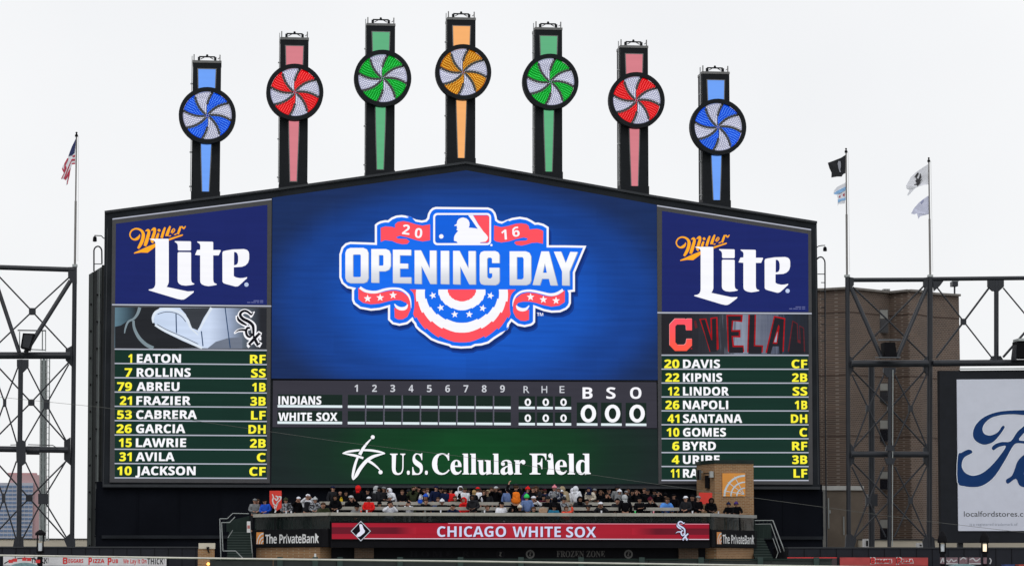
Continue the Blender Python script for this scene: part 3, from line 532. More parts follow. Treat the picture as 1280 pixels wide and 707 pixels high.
Rd 370 356,8 356,30 341,33 332,37 327,42 324,50 322,458 173,458 173,436 191,435 210,428 216,422 219,413 220,287 203,304 176,317 146,321 122,319 100,312 80,300 61,283 46,263 33,239 24,211 18,180 16,147 18,118 23,90 32,65 44,43 58,24 76,8 95,-4 117,-11 140,-13 174,-8 203,9 220,30 220,-14 272,-2 315,5/195,273 212,260 220,241 220,76 200,44 171,31 155,34 142,44 132,60 126,84 122,115 120,153 122,193 126,224 133,249 143,265 156,274 174,278
R. 180 121,74 112,80 68,80 58,73 51,64 47,52 45,36 47,21 51,9 58,-1 78,-11 101,-11 112,-7 121,-1 129,8 135,36 133,52 129,64
''')
# ================================================================== THE SETTING: ground
M_grass = paint('grass', (.045, .085, .03), .9, var=.3, scale=.3)
M_asph = paint('asphalt', (.055, .055, .057), .9, var=.15, scale=1)
M_conc = paint('concrete', (.32, .31, .29), .85, var=.12, scale=1.5, bump=.1)
g = MB().box(-700, 700, -400, 2500, -.5, 0); struct(g.build('ground', M_asph))
g = MB().box(-60, 60, -140, -22, .0, .004); struct(g.build('playing_field', M_grass))
g = MB().box(-90, 90, -14.5, 12, .0, 11.4); struct(g.build('concourse', M_conc))

# ================================================================== SCOREBOARD
M_house = paint('black_cladding', (.016, .019, .024), .65, var=.3, scale=.6, spec=.12)
M_backw = paint('black_netting', (.006, .0072, .011), .9, var=.2, scale=.4, spec=.05)
M_trim = paint('dark_flashing', (.03, .034, .04), .5, spec=.3)
M_frame = paint('grey_bezel', (.058, .058, .064), .6, var=.08, scale=3)
sb = thing('scoreboard', 'giant black gabled stadium scoreboard with lit screens under seven pinwheels', 'scoreboard', tuple(at(580, 683, 1.5)))
def P3(u, v, Y=0.): return PX(u, v, Y)
roofpx = [(130.8, 264.4), (344, 236.3), (582, 202.7), (816, 244.6), (1020.9, 277.3)]
poly = [P3(*p) for p in roofpx]+[P3(1025.5, 609.5), P3(127.8, 609)]
MB().prism(poly, 0, 3).build('housing', M_house, sb)
# roof flashing along the gable
mb = MB()
for (a, b) in zip(roofpx, roofpx[1:]):
    A = at(a[0], a[1], 0); B = at(b[0], b[1], 0)
    mb.add([(A.x, -.12, A.z-.10), (B.x, -.12, B.z-.10), (B.x, 3.1, B.z-.10), (A.x, 3.1, A.z-.10),
            (A.x, -.12, A.z+.03), (B.x, -.12, B.z+.03), (B.x, 3.1, B.z+.03), (A.x, 3.1, A.z+.03)],
           [(0, 3, 2, 1), (4, 5, 6, 7), (0, 1, 5, 4), (1, 2, 6, 5), (2, 3, 7, 6), (3, 0, 4, 7)])
mb.build('roof_flashing', M_trim, sb)
# lower dark wall under the screens
b0 = at(120.5, 609.3, .4); b1 = at(1027.5, 609.6, .4)
zt = b0.z+.35; zb = 11.41
MB().box(b0.x, b1.x, .35, 2.8, zb, zt).build('lower_wall', M_backw, sb)
mb = MB(); za = at(500, 672.5, .2).z
mb.box(at(127, 672, .2).x, b1.x, .2, .348, za-.02, za+.16)
mb.build('wall_ledge', M_house, sb)
for i in range(19):
    x = b0.x+(b1.x-b0.x)*i/18; mb = MB()
    mb.box(x-.03, x+.03, .30, .348, za+.17, zt-.4); mb.build('wall_batten', M_backw, sb)
# vertical side cladding seams on the housing
for u in (133.5, 1019):
    mb = MB(); p = at(u, 300, 0); q = at(u-2 if u < 500 else u+3.5, 605, 0)
    mb.box(min(p.x, q.x), min(p.x, q.x)+.05, -.02, -.001, q.z, at(u, 285, 0).z); mb.build('seam', M_trim, sb)

# ---------------- centre video screen
c0 = P3(580, 345)
wx = abs(P3(822, 300)[0]-P3(341, 300)[0])/2
M_blue = led_radial('screen_blue', [(0, (22, 98, 210)), (.45, (22, 84, 186)), (.75, (22, 64, 142)), (1.0, (25, 46, 92)), ], P3(588, 350)[0], P3(588, 372)[1], wx*1.14, wx*.66, .10)
vs_ = decal('video_screen', M_blue, sb, -.02, [(340.5, 247.2), (346, 246.3), (582.8, 212.9), (800, 252.2), (821.4, 256.2), (823, 474.6), (339.3, 473)])
# drop shadow is part of the picture shown; logo layers
A_ = Z(420, 255, 10.1); B_ = Z(510, 255, 9.846); C_ = Z(630, 255, 10.1); D_ = Z(420, 300, 10.1); E_ = Z(640, 300, 10.1)
F_ = Z(430, 350, 10.1); G_ = Z(500, 350, 7.853); H_ = Z(630, 350, 10.1); O_ = Z(400, 240, 3.367)
outer = (A_('490,260 520,235 560,215 620,203 655,205 700,170 760,145 830,138 900,148 960,163')
  + B_('0,150 100,190 170,202 215,193 236,170 245,120 270,75 300,48 340,35 985,42 1040,62 1075,105 1090,150 1097,190 1120,207 1155,215 1200,205')
  + C_('0,210 60,190 100,175 200,160 290,175 350,205 395,235 430,232 500,250 565,290 565,520 760,520 1040,525')
  + E_('795,410 795,650 740,655') + H_('845,160 845,290 825,335 790,370 710,405 600,410 500,390 395,350 393,530 370,558 340,575 260,592 170,575 95,520 65,560 60,600 30,640')
  + G_('1060,470 1000,530 930,575 870,620 800,640 740,645 700,665 600,670 500,660 480,645 370,615 300,585 240,535 190,500 150,460 140,430 118,405')
  + F_('855,510 800,555 700,575 610,555 555,500 555,345 450,375 340,385 200,360 120,300 100,250 100,120')
  + D_('205,620 140,605 70,545 42,470 42,180 70,90 120,40 180,22 360,28 490,33'))
M_sh = led('screen_shadow_blue', (20, 46, 112)); M_wh = led('screen_white', (250, 250, 255), .02); M_lb = led('screen_bright_blue', (26, 110, 240), .03)
M_rd = led('screen_coral_red', (255, 84, 96), .03)
y = -.026
decal('drop_shadow', led('screen_shadow_soft', (22, 60, 145)), vs_, y, [(u+2.2+(u-577)*.012, v+6) for u, v in outer]); y -= .006
decal('drop_shadow', M_sh, vs_, y, [(u+2, v+3.6) for u, v in outer]); y -= .006
decal('emblem_outline', M_wh, vs_, y, outer); y -= .006
decal('emblem_field', M_lb, vs_, y, inset(outer, 2.7)); y -= .006
ban_l = [(475.9,284.7),(481.4,282.9),(489.3,283.3),(493.8,284.7),(493.8,280.2),(497.2,277.3),(504.2,276.3),(511,277.5),(520,280.4),(528,281.9),(537.6,280.4),(537.6,300.2),(528.3,301.7),(520,300),(510,296.8),(500,294.6),(495.3,296.2),(497,298),(508,298.5),(512,301.5),(509,304.8),(503,305.2),(496,303.6),(490,301),(481,300),(476,302.2)]
ban_r = [(617.7,281.6),(626.8,284),(635,282.3),(645,279.5),(651.8,279),(658,280),(661,282.4),(661.7,286.7),(670.6,285.9),(676,287),(679,288.7),(678.7,304.5),(671.6,303),(664.6,303.5),(658,305.6),(651.8,306.9),(645.5,306),(643,303.5),(644.5,301.6),(649.8,301),(658,300.5),(659.9,298),(654.7,296.6),(644.9,298.8),(636,301.6),(626.8,303),(620,301.6),(617.4,299.7)]
decal('banner', M_rd, vs_, y, ban_l); decal('banner', M_rd, vs_, y, ban_r)
# league badge
decal('badge_outline', M_wh, vs_, y, [rrect(541.5, 266.2, 613.9, 306.3, 5)])
y -= .006
decal('badge_field', led('screen_badge_blue', (22, 98, 222), .03), vs_, y, [rrect(543.9, 268.6, 611.7, 303.8, 3.2)]); y -= .006
decal('badge_field', M_rd, vs_, y, B_('805,140 975,140 992,147 1000,165 1000,440 993,462 975,474 890,474 890,462 950,455 985,410 930,345 870,250'))
y -= .006
decal('batter_figure', M_wh, vs_, y, B_('740,137 800,137 862,245 930,340 962,372 982,402 984,418 975,440 955,462 890,470 890,480 612,480 598,460 566,452 566,415 574,385 592,358 618,330 600,322 598,308 608,300 600,286 604,268 570,268 572,260 600,243 605,212 622,186 650,170 682,165 720,177 745,200 757,228 757,262 748,290 790,293 830,298 858,305 838,275 790,205'))
decal('ball', M_wh, vs_, y, [circ(551.6, 295.4, 2.8, 14)]); decal('trademark_dot', M_wh, vs_, y, [circ(614.2, 306.2, 1.5, 10)])
# year numerals
def numeral(ch, u0, v0, u1, v1, rot, mat, parent, Y, font='N'):
    """one digit inside a pixel box, tilted"""
    adv, P, T = GLYPHS[font+ch]; xs = [p[0] for p in P]; ys = [p[1] for p in P]
    cu, cv = (u0+u1)/2, (v0+v1)/2; pts = []
    for px_, py_ in P:
        a = ((px_-min(xs))/(max(xs)-min(xs))-.5)*(u1-u0); b = -((py_-min(ys))/(max(ys)-min(ys))-.5)*(v1-v0)
        uu = cu+a*math.cos(rot)-b*math.sin(rot); vv = cv+a*math.sin(rot)+b*math.cos(rot)
        x, z = PX(uu, vv, Y); pts.append((x, Y, z))
    mb = MB(); mb.add(pts, T); return mb.build('numeral', mat, parent)
for ch, u, v, rr_ in (('2', 507.7, 286.8, .12), ('0', 523.2, 291.2, .10), ('1', 630, 293.2, -.08), ('6', 644.7, 289.6, -.14)):
    hw = 4.6 if ch != '1' else 3.3
    numeral(ch, u-hw, v-6.2, u+hw, v+6.2, rr_, M_wh, vs_, y)
# OPENING DAY
M_gr = led_linear('screen_silver', [(0, (205, 208, 218)), (.28, (225, 228, 236)), (.55, (252, 252, 255))], 'z', P3(580, 357)[1], P3(580, 310)[1], .02)
M_edge = led('screen_letter_edge', (150, 168, 190), .02)
def cut(x0, y0, x1, y1, c): return [(x0+c, y0), (x1-c, y0), (x1-c*.3, y0+c*.3), (x1, y0+c), (x1, y1-c), (x1-c*.3, y1-c*.3), (x1-c, y1), (x0+c, y1), (x0+c*.3, y1-c*.3), (x0, y1-c), (x0, y0+c), (x0+c*.3, y0+c*.3)]
let = []
def zz(f, P): return [(f[0]+x/f[2], f[1]+y_/f[2]) for x, y_ in P]
fD = (420, 300, 10.1); fO = (400, 240, 3.367)
let.append([zz(fD, cut(118, 98, 408, 542, 62)), zz(fD, cut(213, 180, 313, 465, 14))])
let.append([D_('445,112 630,112 672,130 690,175 690,325 670,370 622,392 542,392 542,537 445,535'), D_('540,188 590,188 599,200 599,310 590,322 540,322')])
let.append([D_('718,120 948,122 946,192 805,190 805,295 910,297 908,358 805,358 805,468 950,468 948,545 718,540')])
let.append([O_('398,245 425,245 462,322 462,246 490,246 490,386 464,386 427,310 427,386 398,385')])
let.append([O_('508,247 543,247 543,387 508,386')])
let.append([O_('560,247 587,247 625,322 625,248 655,248 655,388 628,388 590,312 590,388 560,387')])
let.append([O_('690,248 738,248 750,253 755,265 755,298 724,298 724,280 718,275 708,275 703,281 703,356 709,363 719,363 725,356 725,341 713,341 713,318 755,318 755,375 750,385 738,391 690,390 677,386 672,373 672,266 677,253')])
let.append([O_('798,249 866,249 881,255 888,270 888,371 882,385 868,391 798,391'), O_('828,273 852,273 857,280 857,360 851,367 828,367')])
let.append([E_('370,142 465,142 575,570 485,570 465,487 377,487 350,568 260,565'), E_('415,290 440,412 388,412')])
let.append([E_('528,145 620,145 678,290 735,148 828,150 725,395 725,572 632,570 632,395')])
for L in let:
    decal('letter_edge', M_edge, vs_, y, [[(u+.9, v+.5) for u, v in l] for l in L])
y -= .006
for L in let: decal('letter', M_gr, vs_, y, L)
# bunting
def fan(cu, cv, rx, ry, n=11, amp=.035):
    out = [(cu-rx, cv)]
    for i in range(n):
        a0 = math.pi*i/n; a1 = math.pi*(i+1)/n; mid = i < n/2
        for k in range(4):
            a = a0+(a1-a0)*k/3; t = k/3 if not i*2+1 == n else 0
            if i*2+1 == n: s = 1+amp
            else: s = 1+amp*(t if mid else 1-t)
            s -= amp*.3
            out.append((cu-rx*s*math.cos(a), cv+ry*s*math.sin(a)))
    return out+[(cu+rx, cv)]
fy = -.056
fan_l = [('bunting_band', M_rd, 68, 64.5), ('bunting_band', M_wh, 57.8, 52.6), ('bunting_band', M_lb, 46.6, 40.6), ('bunting_band', M_wh, 29.6, 25.4), ('bunting_band', M_rd, 17.7, 14.6)]
for k, (nm, mm, rx, ry) in enumerate(fan_l): decal(nm, mm, vs_, fy-.006*k, fan(577.4, 361.6, rx, ry))
fy -= .03
for (a, b) in ((323, 150), (400, 270), (537, 335), (680, 335), (812, 275), (888, 152)):
    decal('star', M_wh, vs_, fy, star(500+a/7.853, 350+b/7.853, 4.7, (a-608)/900))
# ribbons at both sides: blue gap, red body, white edges, stars
rl = F_('180,95 250,150 340,170 450,160 560,135 650,130 740,150 800,200 835,270 840,370 800,460 740,495 680,495 640,470 635,345 700,375 770,370 805,330 790,290 720,255 640,250 560,265 450,295 340,305 240,285 182,240')
rr = H_('768,125 690,185 600,205 500,195 400,165 300,155 220,175 150,230 115,310 115,400 150,470 210,510 270,515 315,500 318,370 260,390 200,390 155,350 155,315 180,285 240,270 320,270 400,285 500,315 600,335 700,320 768,275')
decal('ribbon_gap', M_lb, vs_, fy-.006, F_.rib('760,100,40 850,170,50 868,290,44 860,380,44 830,450,60 780,500,60'))
decal('ribbon_gap', M_lb, vs_, fy-.006, H_.rib('180,120,40 110,200,50 95,320,44 105,420,44 150,490,50'))
decal('ribbon', M_rd, vs_, fy-.012, rl); decal('ribbon', M_rd, vs_, fy-.012, rr)
decal('ribbon_edge', M_wh, vs_, fy-.018, F_.rib('200,92,34 280,138,36 400,150,34 520,118,32 620,105,28 720,118,28 800,175,26 838,250,18 848,350,6'))
decal('ribbon_edge', M_wh, vs_, fy-.018, H_.rib('745,122,34 665,170,36 580,182,34 480,160,32 380,138,30 300,132,28 215,148,28 150,195,24 118,260,16 108,330,5'))
decal('ribbon_edge', M_wh, vs_, fy-.018, F_.rib('637,300,12 670,340,34 720,360,42 775,350,40 805,305,10')); decal('ribbon_edge', M_wh, vs_, fy-.018, H_.rib('318,320,10 280,362,34 230,372,42 180,355,40 155,318,10'))
decal('curl_field', M_lb, vs_, fy-.018, F_.rib('630,256,8 680,285,40 740,300,54 785,290,22')); decal('curl_field', M_lb, vs_, fy-.018, H_.rib('325,276,8 270,300,40 215,315,54 172,305,22'))
for a, b in ((298, 232), (457, 220), (620, 190)): decal('star', M_wh, vs_, fy-.024, star(430+a/10.1, 350+b/10.1, 5, 0))
for a, b in ((335, 213), (497, 245), (657, 258)): decal('star', M_wh, vs_, fy-.024, star(630+a/10.1, 350+b/10.1, 5, 0))
text('TM', 'N', 671.2, 679, 394.6, 4, -.03, M_wh, vs_)

# ---------------- line score
M_lsp = led('panel_grey', (58, 57, 66), .05)
M_cell = led('cell_green', (27, 42, 36), .06); M_ul = led('underline_white', (225, 238, 242), .02); M_gl = led('grid_grey', (92, 92, 104), .03)
lsp = decal('line_score_panel', M_lsp, sb, -.03, [(341.3, 475.2), (820.6, 477.2), (821.4, 534.5), (340.6, 533.4)])
MB().box(P3(339.4, 474)[0], P3(822, 474)[0], -.028, -.0205, P3(580, 477.6)[1]+.03, P3(580, 475.6)[1]+.05).build('panel_gap', M_backw, sb)
rowz = [(PX(450, 493.2, -.04)[1], PX(450, 507.9, -.04)[1]), (PX(450, 513.4, -.04)[1], PX(450, 528.3, -.04)[1])]
def cell(u0, u1, zt_, zb_, Y=-.036, ul=.07):
    x0 = PX(u0, 510, Y)[0]; x1 = PX(u1, 510, Y)[0]
    MB().rect(x0, x1, zb_, zt_, Y).build('score_cell', M_cell, lsp)
    MB().rect(x0, x1, zb_-ul, zb_+ul, Y-.006).build('underline', M_ul, lsp)
for (zt_, zb_) in rowz:
    cell(347, 427.8, zt_, zb_)
    for i in range(9): cell(434.8+22.82*i, 455.9+22.82*i, zt_, zb_)
    for (u0, u1) in ((648.3, 668.7), (671.2, 691.1), (693.8, 714)): cell(u0, u1, zt_, zb_)
for (u0, u1) in ((721, 746.8), (751.3, 777.1), (782.1, 807.9)): cell(u0, u1, PX(760, 502.8, -.04)[1], rowz[1][1])
for i in range(8):
    x = PX(457.4+22.82*i, 510, -.036)[0]; MB().rect(x-.035, x+.035, rowz[1][1], rowz[0][0], -.036).build('grid_line', M_gl, lsp)
yt = -.048
text('INDIANS', 'B', 347.9, 401.6, 505, 10.2, yt, M_wh, lsp); text('WHITE SOX', 'B', 347.9, 421.6, 525.5, 10.2, yt, M_wh, lsp)
for i in range(9):
    c = 445.2+22.86*i; hw = 2.1 if i == 0 else 3.0
    text(str(i+1), 'N', c-hw, c+hw, 489.2+i*.22*.4, 8.8, yt, led('screen_pale', (205, 208, 215), .02), lsp, 'numeral')
for ch, a, b in (('R', 654.4, 661.6), ('H', 676.9, 684), ('E', 699.5, 705.6)): text(ch, 'g', a, b, 490.7, 8.6, yt, led('screen_pale', (205, 208, 215)), lsp, 'letter')
for ch, a, b in (('B', 728.2, 740.7), ('S', 757.9, 769.4), ('O', 787.6, 801.8)): text(ch, 'N', a, b, 497.9, 14.2, yt, M_wh, lsp, 'letter')
def zero(u, v, w_, h_, k, mat):
    decal('numeral', mat, lsp, yt, [circ(u, v, w_/2, 22, h_/2), circ(u, v, w_/2-k, 18, h_/2-k*.85)])
for a, b in ((655.8, 663.8), (678.1, 686.3), (700.4, 708.4)):
    zero((a+b)/2, 502.3, 8, 9.4, 2.3, M_wh); zero((a+b)/2, 522.2, 8, 9.6, 2.3, M_wh)
for c in (735.5, 765.7, 796.4): zero(c, 516.4, 19.3, 22.4, 4.9, M_wh)

# ---------------- green name screen
M_green = led_radial('screen_green', [(0, (14, 70, 34)), (.5, (17, 58, 33)), (.8, (23, 44, 36)), (1, (27, 39, 38))], P3(588, 560)[0], P3(588, 563)[1], wx*1.0, wx*.42, .09)
gs = decal('name_screen', M_green, sb, -.02, [(340.2, 534.6), (821.8, 535.8), (823, 604.4), (339, 604)])
U_s = Z(420, 530, 8.84); ms = led('screen_letter_shade', (8, 34, 20))
star_rib = [U_s.rib('72,319,8 120,303,20 190,292,24 262,284,20'), U_s.rib('300,284,20 380,286,24 460,298,24 520,312,16 542,321,8'),
            U_s.rib('542,321,8 480,334,22 400,360,34 330,410,38 265,490,40 225,560,36 192,612,8', n=6), U_s.rib('72,319,8 150,332,22 220,346,26 302,372,24'),
            U_s.rib('240,362,24 215,430,28 195,510,30 184,580,22 190,612,6'), U_s.rib('262,334,36 300,265,30 345,205,22 388,160,10'),
            U_s.rib('340,392,30 400,428,26 450,468,20 486,504,10'), [tuple(p) for p in circ(420+406/8.84, 530+140/8.84, 2.5, 14)], [tuple(p) for p in circ(420+492/8.84, 530+527/8.84, 2.6, 14)]]
for k, s in enumerate(star_rib):
    decal('star_mark', ms, gs, -.028, [(u+.7, v+.7) for u, v in s]); decal('star_mark', M_wh, gs, -.034-.0008*k, s)
for s, a, b in (('U.S.', 487.4, 534.8), ('Cellular', 540, 656.6), ('Field', 662, 738.4)):
    text(s, 'R', a+.8, b+.8, 593.2, 25.8, -.028, ms, gs, 'lettering', -.01); text(s, 'R', a, b, 592.2, 25.8, -.036, M_wh, gs, 'lettering', -.01)

# ---------------- side screens
M_navy = led('screen_navy', (31, 41, 104), .05); M_sil = led('divider_silver', (178, 182, 196), .03); M_row = led('row_green', (24, 50, 42), .06)
M_yel = led('screen_yellow', (255, 246, 60), .02); M_or = led('screen_orange', (255, 176, 40), .04); M_ord = led('screen_deep_orange', (240, 130, 20), .03)
L_ = Z(180, 290, 7.85); T_ = Z(240, 290, 7.85); S_ = Z(155, 275, 11.78)
lite = [[L_('55,65 240,65 243,80 243,490 235,515 222,537 330,560 430,581 490,578 486,592 410,650 390,660 370,662 330,655 45,570 48,562 80,556 100,543 110,520 112,500 112,110 108,96 98,84 58,72')],
        [L_('302,88 455,90 462,96 462,172 455,180 340,180 332,172 332,135 328,118 318,106 303,98')],
        [L_('340,196 455,197 462,205 462,460 466,485 476,497 495,505 490,513 460,520 410,525 370,520 345,507 333,490 330,470 330,205')],
        [T_('52,92 200,94 208,100 208,175 275,175 284,180 262,228 208,228 208,465 212,488 222,500 243,508 240,517 200,525 160,530 125,524 97,512 83,495 80,470 80,228 30,224 50,175 80,172 82,135 76,116 52,100')],
        [T_('330,181 400,170 510,166 540,175 556,192 561,215 561,265 550,300 525,326 490,340 410,345 410,430 430,443 470,451 505,449 540,440 540,452 460,525 445,532 425,533 330,508 308,499 299,485 298,205 305,188'), T_('413,195 432,197 446,212 453,240 453,285 447,308 435,320 412,325')]]
mil = [S_.rib('232,208,6 222,240,26 195,270,40 155,285,26 112,268,20 86,215,18 108,158,18 160,128,20 215,132,26 262,162,36 284,215,46 268,300,46 235,370,42 205,416,26'),
       S_.rib('286,212,14 318,170,22 352,146,32 366,178,40 345,260,46 322,335,48 306,380,34'), S_.rib('372,205,12 402,160,20 432,130,30 452,128,34 447,180,40 425,250,42 412,305,40 430,330,28'),
       S_.rib('508,190,24 490,240,36 478,272,34'), S_.rib('604,106,20 580,170,36 552,262,36'), S_.rib('680,88,20 655,150,38 628,235,40 650,245,24 690,225,10'),
       S_.rib('694,196,7 726,176,13 746,146,12 736,126,10 716,140,15 700,180,24 704,215,24 732,224,18 775,195,10'), S_.rib('832,92,22 812,150,32 792,206,26'), S_.rib('818,140,10 852,96,18 876,122,20 906,88,10'),
       [tuple(p) for p in circ(155+515/11.78, 275+150/11.78, 1.8, 12)], S_('145,492 150,478 220,447 340,392 470,340 470,384 410,430 345,478 250,474'), S_('660,272 760,240 860,208 868,218 850,232 760,262 660,300')]
def trf(P, side):
    if side == 'L': return P
    return [(984.5+(u-308.1)*.955, 363.4+(v-355.5)*.955+(u-308.1)*.004) for u, v in P]
rows_L = [('1', 'EATON', 'RF', 187, 432, 753), ('7', 'ROLLINS', 'SS', 170, 477, 758), ('79', 'ABREU', '1B', 135, 425, 763), ('21', 'FRAZIER', '3B', 148, 477, 755), ('53', 'CABRERA', 'LF', 135, 506, 758),
          ('26', 'GARCIA', 'DH', 132, 452, 746), ('15', 'LAWRIE', '2B', 143, 456, 753), ('31', 'AVILA', 'C', 146, 402, 785), ('10', 'JACKSON', 'CF', 135, 500, 750)]
rows_R = [('20', 'DAVIS', 'CF', 113, 372, 705), ('22', 'KIPNIS', '2B', 118, 382, 707), ('12', 'LINDOR', 'SS', 130, 413, 710), ('26', 'NAPOLI', '1B', 118, 410, 720), ('41', 'SANTANA', 'DH', 128, 475, 702),
          ('10', 'GOMES', 'C', 124, 400, 742), ('6', 'BYRD', 'RF', 150, 353, 707), ('4', 'URIBE', '3B', 148, 370, 708), ('11', 'RABURN', 'LF', 143, 425, 714)]
def side(sd):
    if sd == 'L':
        fo = [(140.4, 272.9), (339.7, 248.1), (337.2, 603.2), (137, 602.3)]; ad = [(145, 279.6), (334.2, 256.0), (333.6, 380.9), (143.9, 379.6)]
        ph = [(143.7, 384), (333.4, 385), (333, 435.4), (143.2, 434.2)]; i0, i1 = 143.2, 333.6; lin_ = [(436, 437.6), (596.6, 597.3)]
        div = [(140, 380.6, 339, 382.4)]
    else:
        fo = [(821.2, 256.1), (1014, 286.2), (1016, 605.1), (823.2, 604.2)]; ad = [(827.6, 263.6), (1010.2, 292.2), (1010.6, 389.8), (827.3, 389.2)]
        ph = [(826.8, 392.4), (1010.6, 393), (1011, 442.4), (827, 442.2)]; i0, i1 = 826.8, 1010.8; lin_ = [(443.6, 443.8), (599.8, 599.9)]
        div = [(821.8, 390.6, 1014.6, 391.6)]
    lab = None
    mb = MB(); pf = [PX(u, v, -.12) for u, v in fo]; mb.prism(pf, -.12, -.0005)
    sc_ = mb.build('side_screen', M_frame, sb)
    Y = -.126
    # silver strips: top edge, under the advert, row lines
    def strip(u0, v0, u1, v1, t, Y_=Y, mat=M_sil, nm='divider_line'):
        decal(nm, mat, sc_, Y_, [(u0, v0-t/2), (u1, v1-t/2), (u1, v1+t/2), (u0, v0+t/2)])
    strip(fo[0][0]+.2, fo[0][1]+.9, fo[1][0]-.2, fo[1][1]+.9, 1.5)
    strip(*div[0], 1.7, Y-.018)
    adp = decal('advert_panel', M_navy, sc_, Y, ad)
    if sd == 'L': ms_ = led_linear('screen_jersey_photo', [(0, (95, 125, 140)), (.09, (60, 80, 92)), (.14, (40, 44, 48)), (.235, (90, 96, 104)), (.26, (200, 216, 240)), (.62, (206, 220, 244)), (.76, (150, 164, 190)), (.85, (90, 100, 112)), (.96, (38, 40, 46))], 'x', PX(143.5, 400, Y)[0], PX(333.5, 400, Y)[0], .05)
    else: ms_ = led_linear('screen_letters_photo', [(0, (34, 34, 38)), (.2, (38, 38, 44)), (.42, (52, 54, 62)), (.52, (138, 146, 164)), (.62, (110, 116, 132)), (.75, (92, 98, 116)), (.83, (38, 48, 62)), (1, (36, 38, 44))], 'x', PX(827, 400, Y)[0], PX(1010.8, 400, Y)[0], .05, streak=.22)
    php = decal('picture_panel', ms_, sc_, Y, ph)
    for i in range(10):
        t = i/9; vl = lin_[0][0]+(lin_[1][0]-lin_[0][0])*t; vr = lin_[0][1]+(lin_[1][1]-lin_[0][1])*t
        strip(i0, vl, i1, vr, 1.5, Y-.012)
        if i < 9:
            p = (lin_[1][0]-lin_[0][0])/9; q = (lin_[1][1]-lin_[0][1])/9
            decal('lineup_row', M_row, sc_, Y, [(i0+.4, vl+.8), (i1-.4, vr+.8), (i1-.4, vr+q-.8), (i0+.4, vl+p-.8)])
    rows = rows_L if sd == 'L' else rows_R; ox = 110 if sd == 'L' else 800
    for i, (no, nm, pos, xa, xb, xc) in enumerate(rows):
        if sd == 'L': vb = 430+(85.5+65.15*i)/3.72; xn0, xr, xp = 227-.8*i, 205-.3*i, 826; vp = vb+.8
        else: vb = 430+(110+63.5*i)/3.72; xn0, xr, xp = 200, 183, 778; vp = vb+.1
        c = 10.7 if sd == 'L' else 10.5
        text(no, 'B', ox+xa/3.72, ox+xr/3.72, vb, c, Y-.012, M_yel, sc_, 'numeral')
        text(nm, 'B', ox+xn0/3.72, ox+xb/3.72, vb, c, Y-.012, M_wh, sc_, 'lettering')
        text(pos, 'B', ox+xc/3.72, ox+xp/3.72, vp, c, Y-.012, M_yel, sc_, 'lettering')
    # advert lettering
    for k, m_ in enumerate(mil):
        decal('script_lettering', M_ord, sc_, Y-.008-.0004*k, trf([(u+.25, v+.3) for u, v in m_], sd)); decal('script_lettering', M_or, sc_, Y-.016-.0006*k, trf(m_, sd))
    for L in lite: decal('letter', M_wh, sc_, Y-.030, [trf(l, sd) for l in L])
    c_ = trf([(308.1, 355.5)], sd)[0]; decal('trademark_dot', led('screen_pale_blue', (190, 205, 235)), sc_, Y-.03, [circ(c_[0], c_[1], 2.7, 16)])
    if sd == 'L': text('GREAT BEER', 'N', 313, 332, 378.8, 1.7, Y-.02, led('screen_dim_white', (120, 125, 170)), sc_) if False else None
    fp = decal('fine_print', led('screen_dim_white', (118, 124, 172)), sc_, Y-.02, *[[(a, b), (a+w_, b), (a+w_, b+.8), (a, b+.8)] for a, b, w_ in
         [(q+(0 if sd == 'L' else 677.5), r+(0 if sd == 'L' else 7.8), w2) for q, r, w2 in ((309, 377.4, 4), (314, 377.4, 6), (321, 377.4, 3), (325, 377.4, 4), (317, 375.2, 7), (325, 375.2, 4))]])
    return sc_, php, Y
sL, phL, Y = side('L'); sR, phR, _ = side('R')
# jersey picture on the left screen
J_ = Z(140, 380, 6.4); y = Y-.004
ink = led('picture_ink', (38, 40, 44), .1); ink2 = led('picture_charcoal', (58, 62, 68), .1); thr = led('picture_thread', (222, 232, 244), .05); grn = led('picture_grey_green', (126, 142, 150), .06); pin = led('picture_pinstripe', (44, 70, 104), .03)
decal('picture_shape', ink, sL, y, J_('228,26 385,26 350,60 332,95 330,130 350,172 420,222 560,290 700,350 330,350 255,300 205,240 172,170 185,90 215,45'))
decal('picture_shape', ink, sL, y, J_('24,180 70,170 130,130 165,140 190,240 310,350 24,350'))
decal('picture_shape', ink2, sL, y, J_('545,30 785,30 720,130 685,208 640,190 622,150 590,80'))
y -= .006
for rb, m_ in (('222,26,26 205,75,22 175,115,18 130,140,16 108,190,14 100,232,8', grn), ('172,130,18 178,190,22 215,265,26 270,320,28 330,352,30', grn),
               ('330,150,12 328,105,20 355,60,22 420,40,22 500,48,22 560,75,22 600,120,22 622,170,18 640,200,14 690,245,10', thr), ('345,165,18 420,210,20 560,275,20 720,350,18', thr), ('796,28,22 760,90,18 720,165,16 690,222,10', thr)):
    decal('picture_thread', m_, sL, y, J_.rib(rb))
y -= .006
for rb in ('365,80,5 430,62,5 500,68,5 552,95,5 590,140,5', '360,160,5 430,200,5 570,262,5 690,318,5', '775,32,6 735,100,6 692,190,6'): decal('picture_stitch', ink2, sL, y, J_.rib(rb))
for rb in ('512,75,9 516,230,9', '715,215,9 728,335,9', '905,30,8 925,190,8 946,350,8'): decal('pinstripe', pin, sL, y, J_.rib(rb, smooth=False))
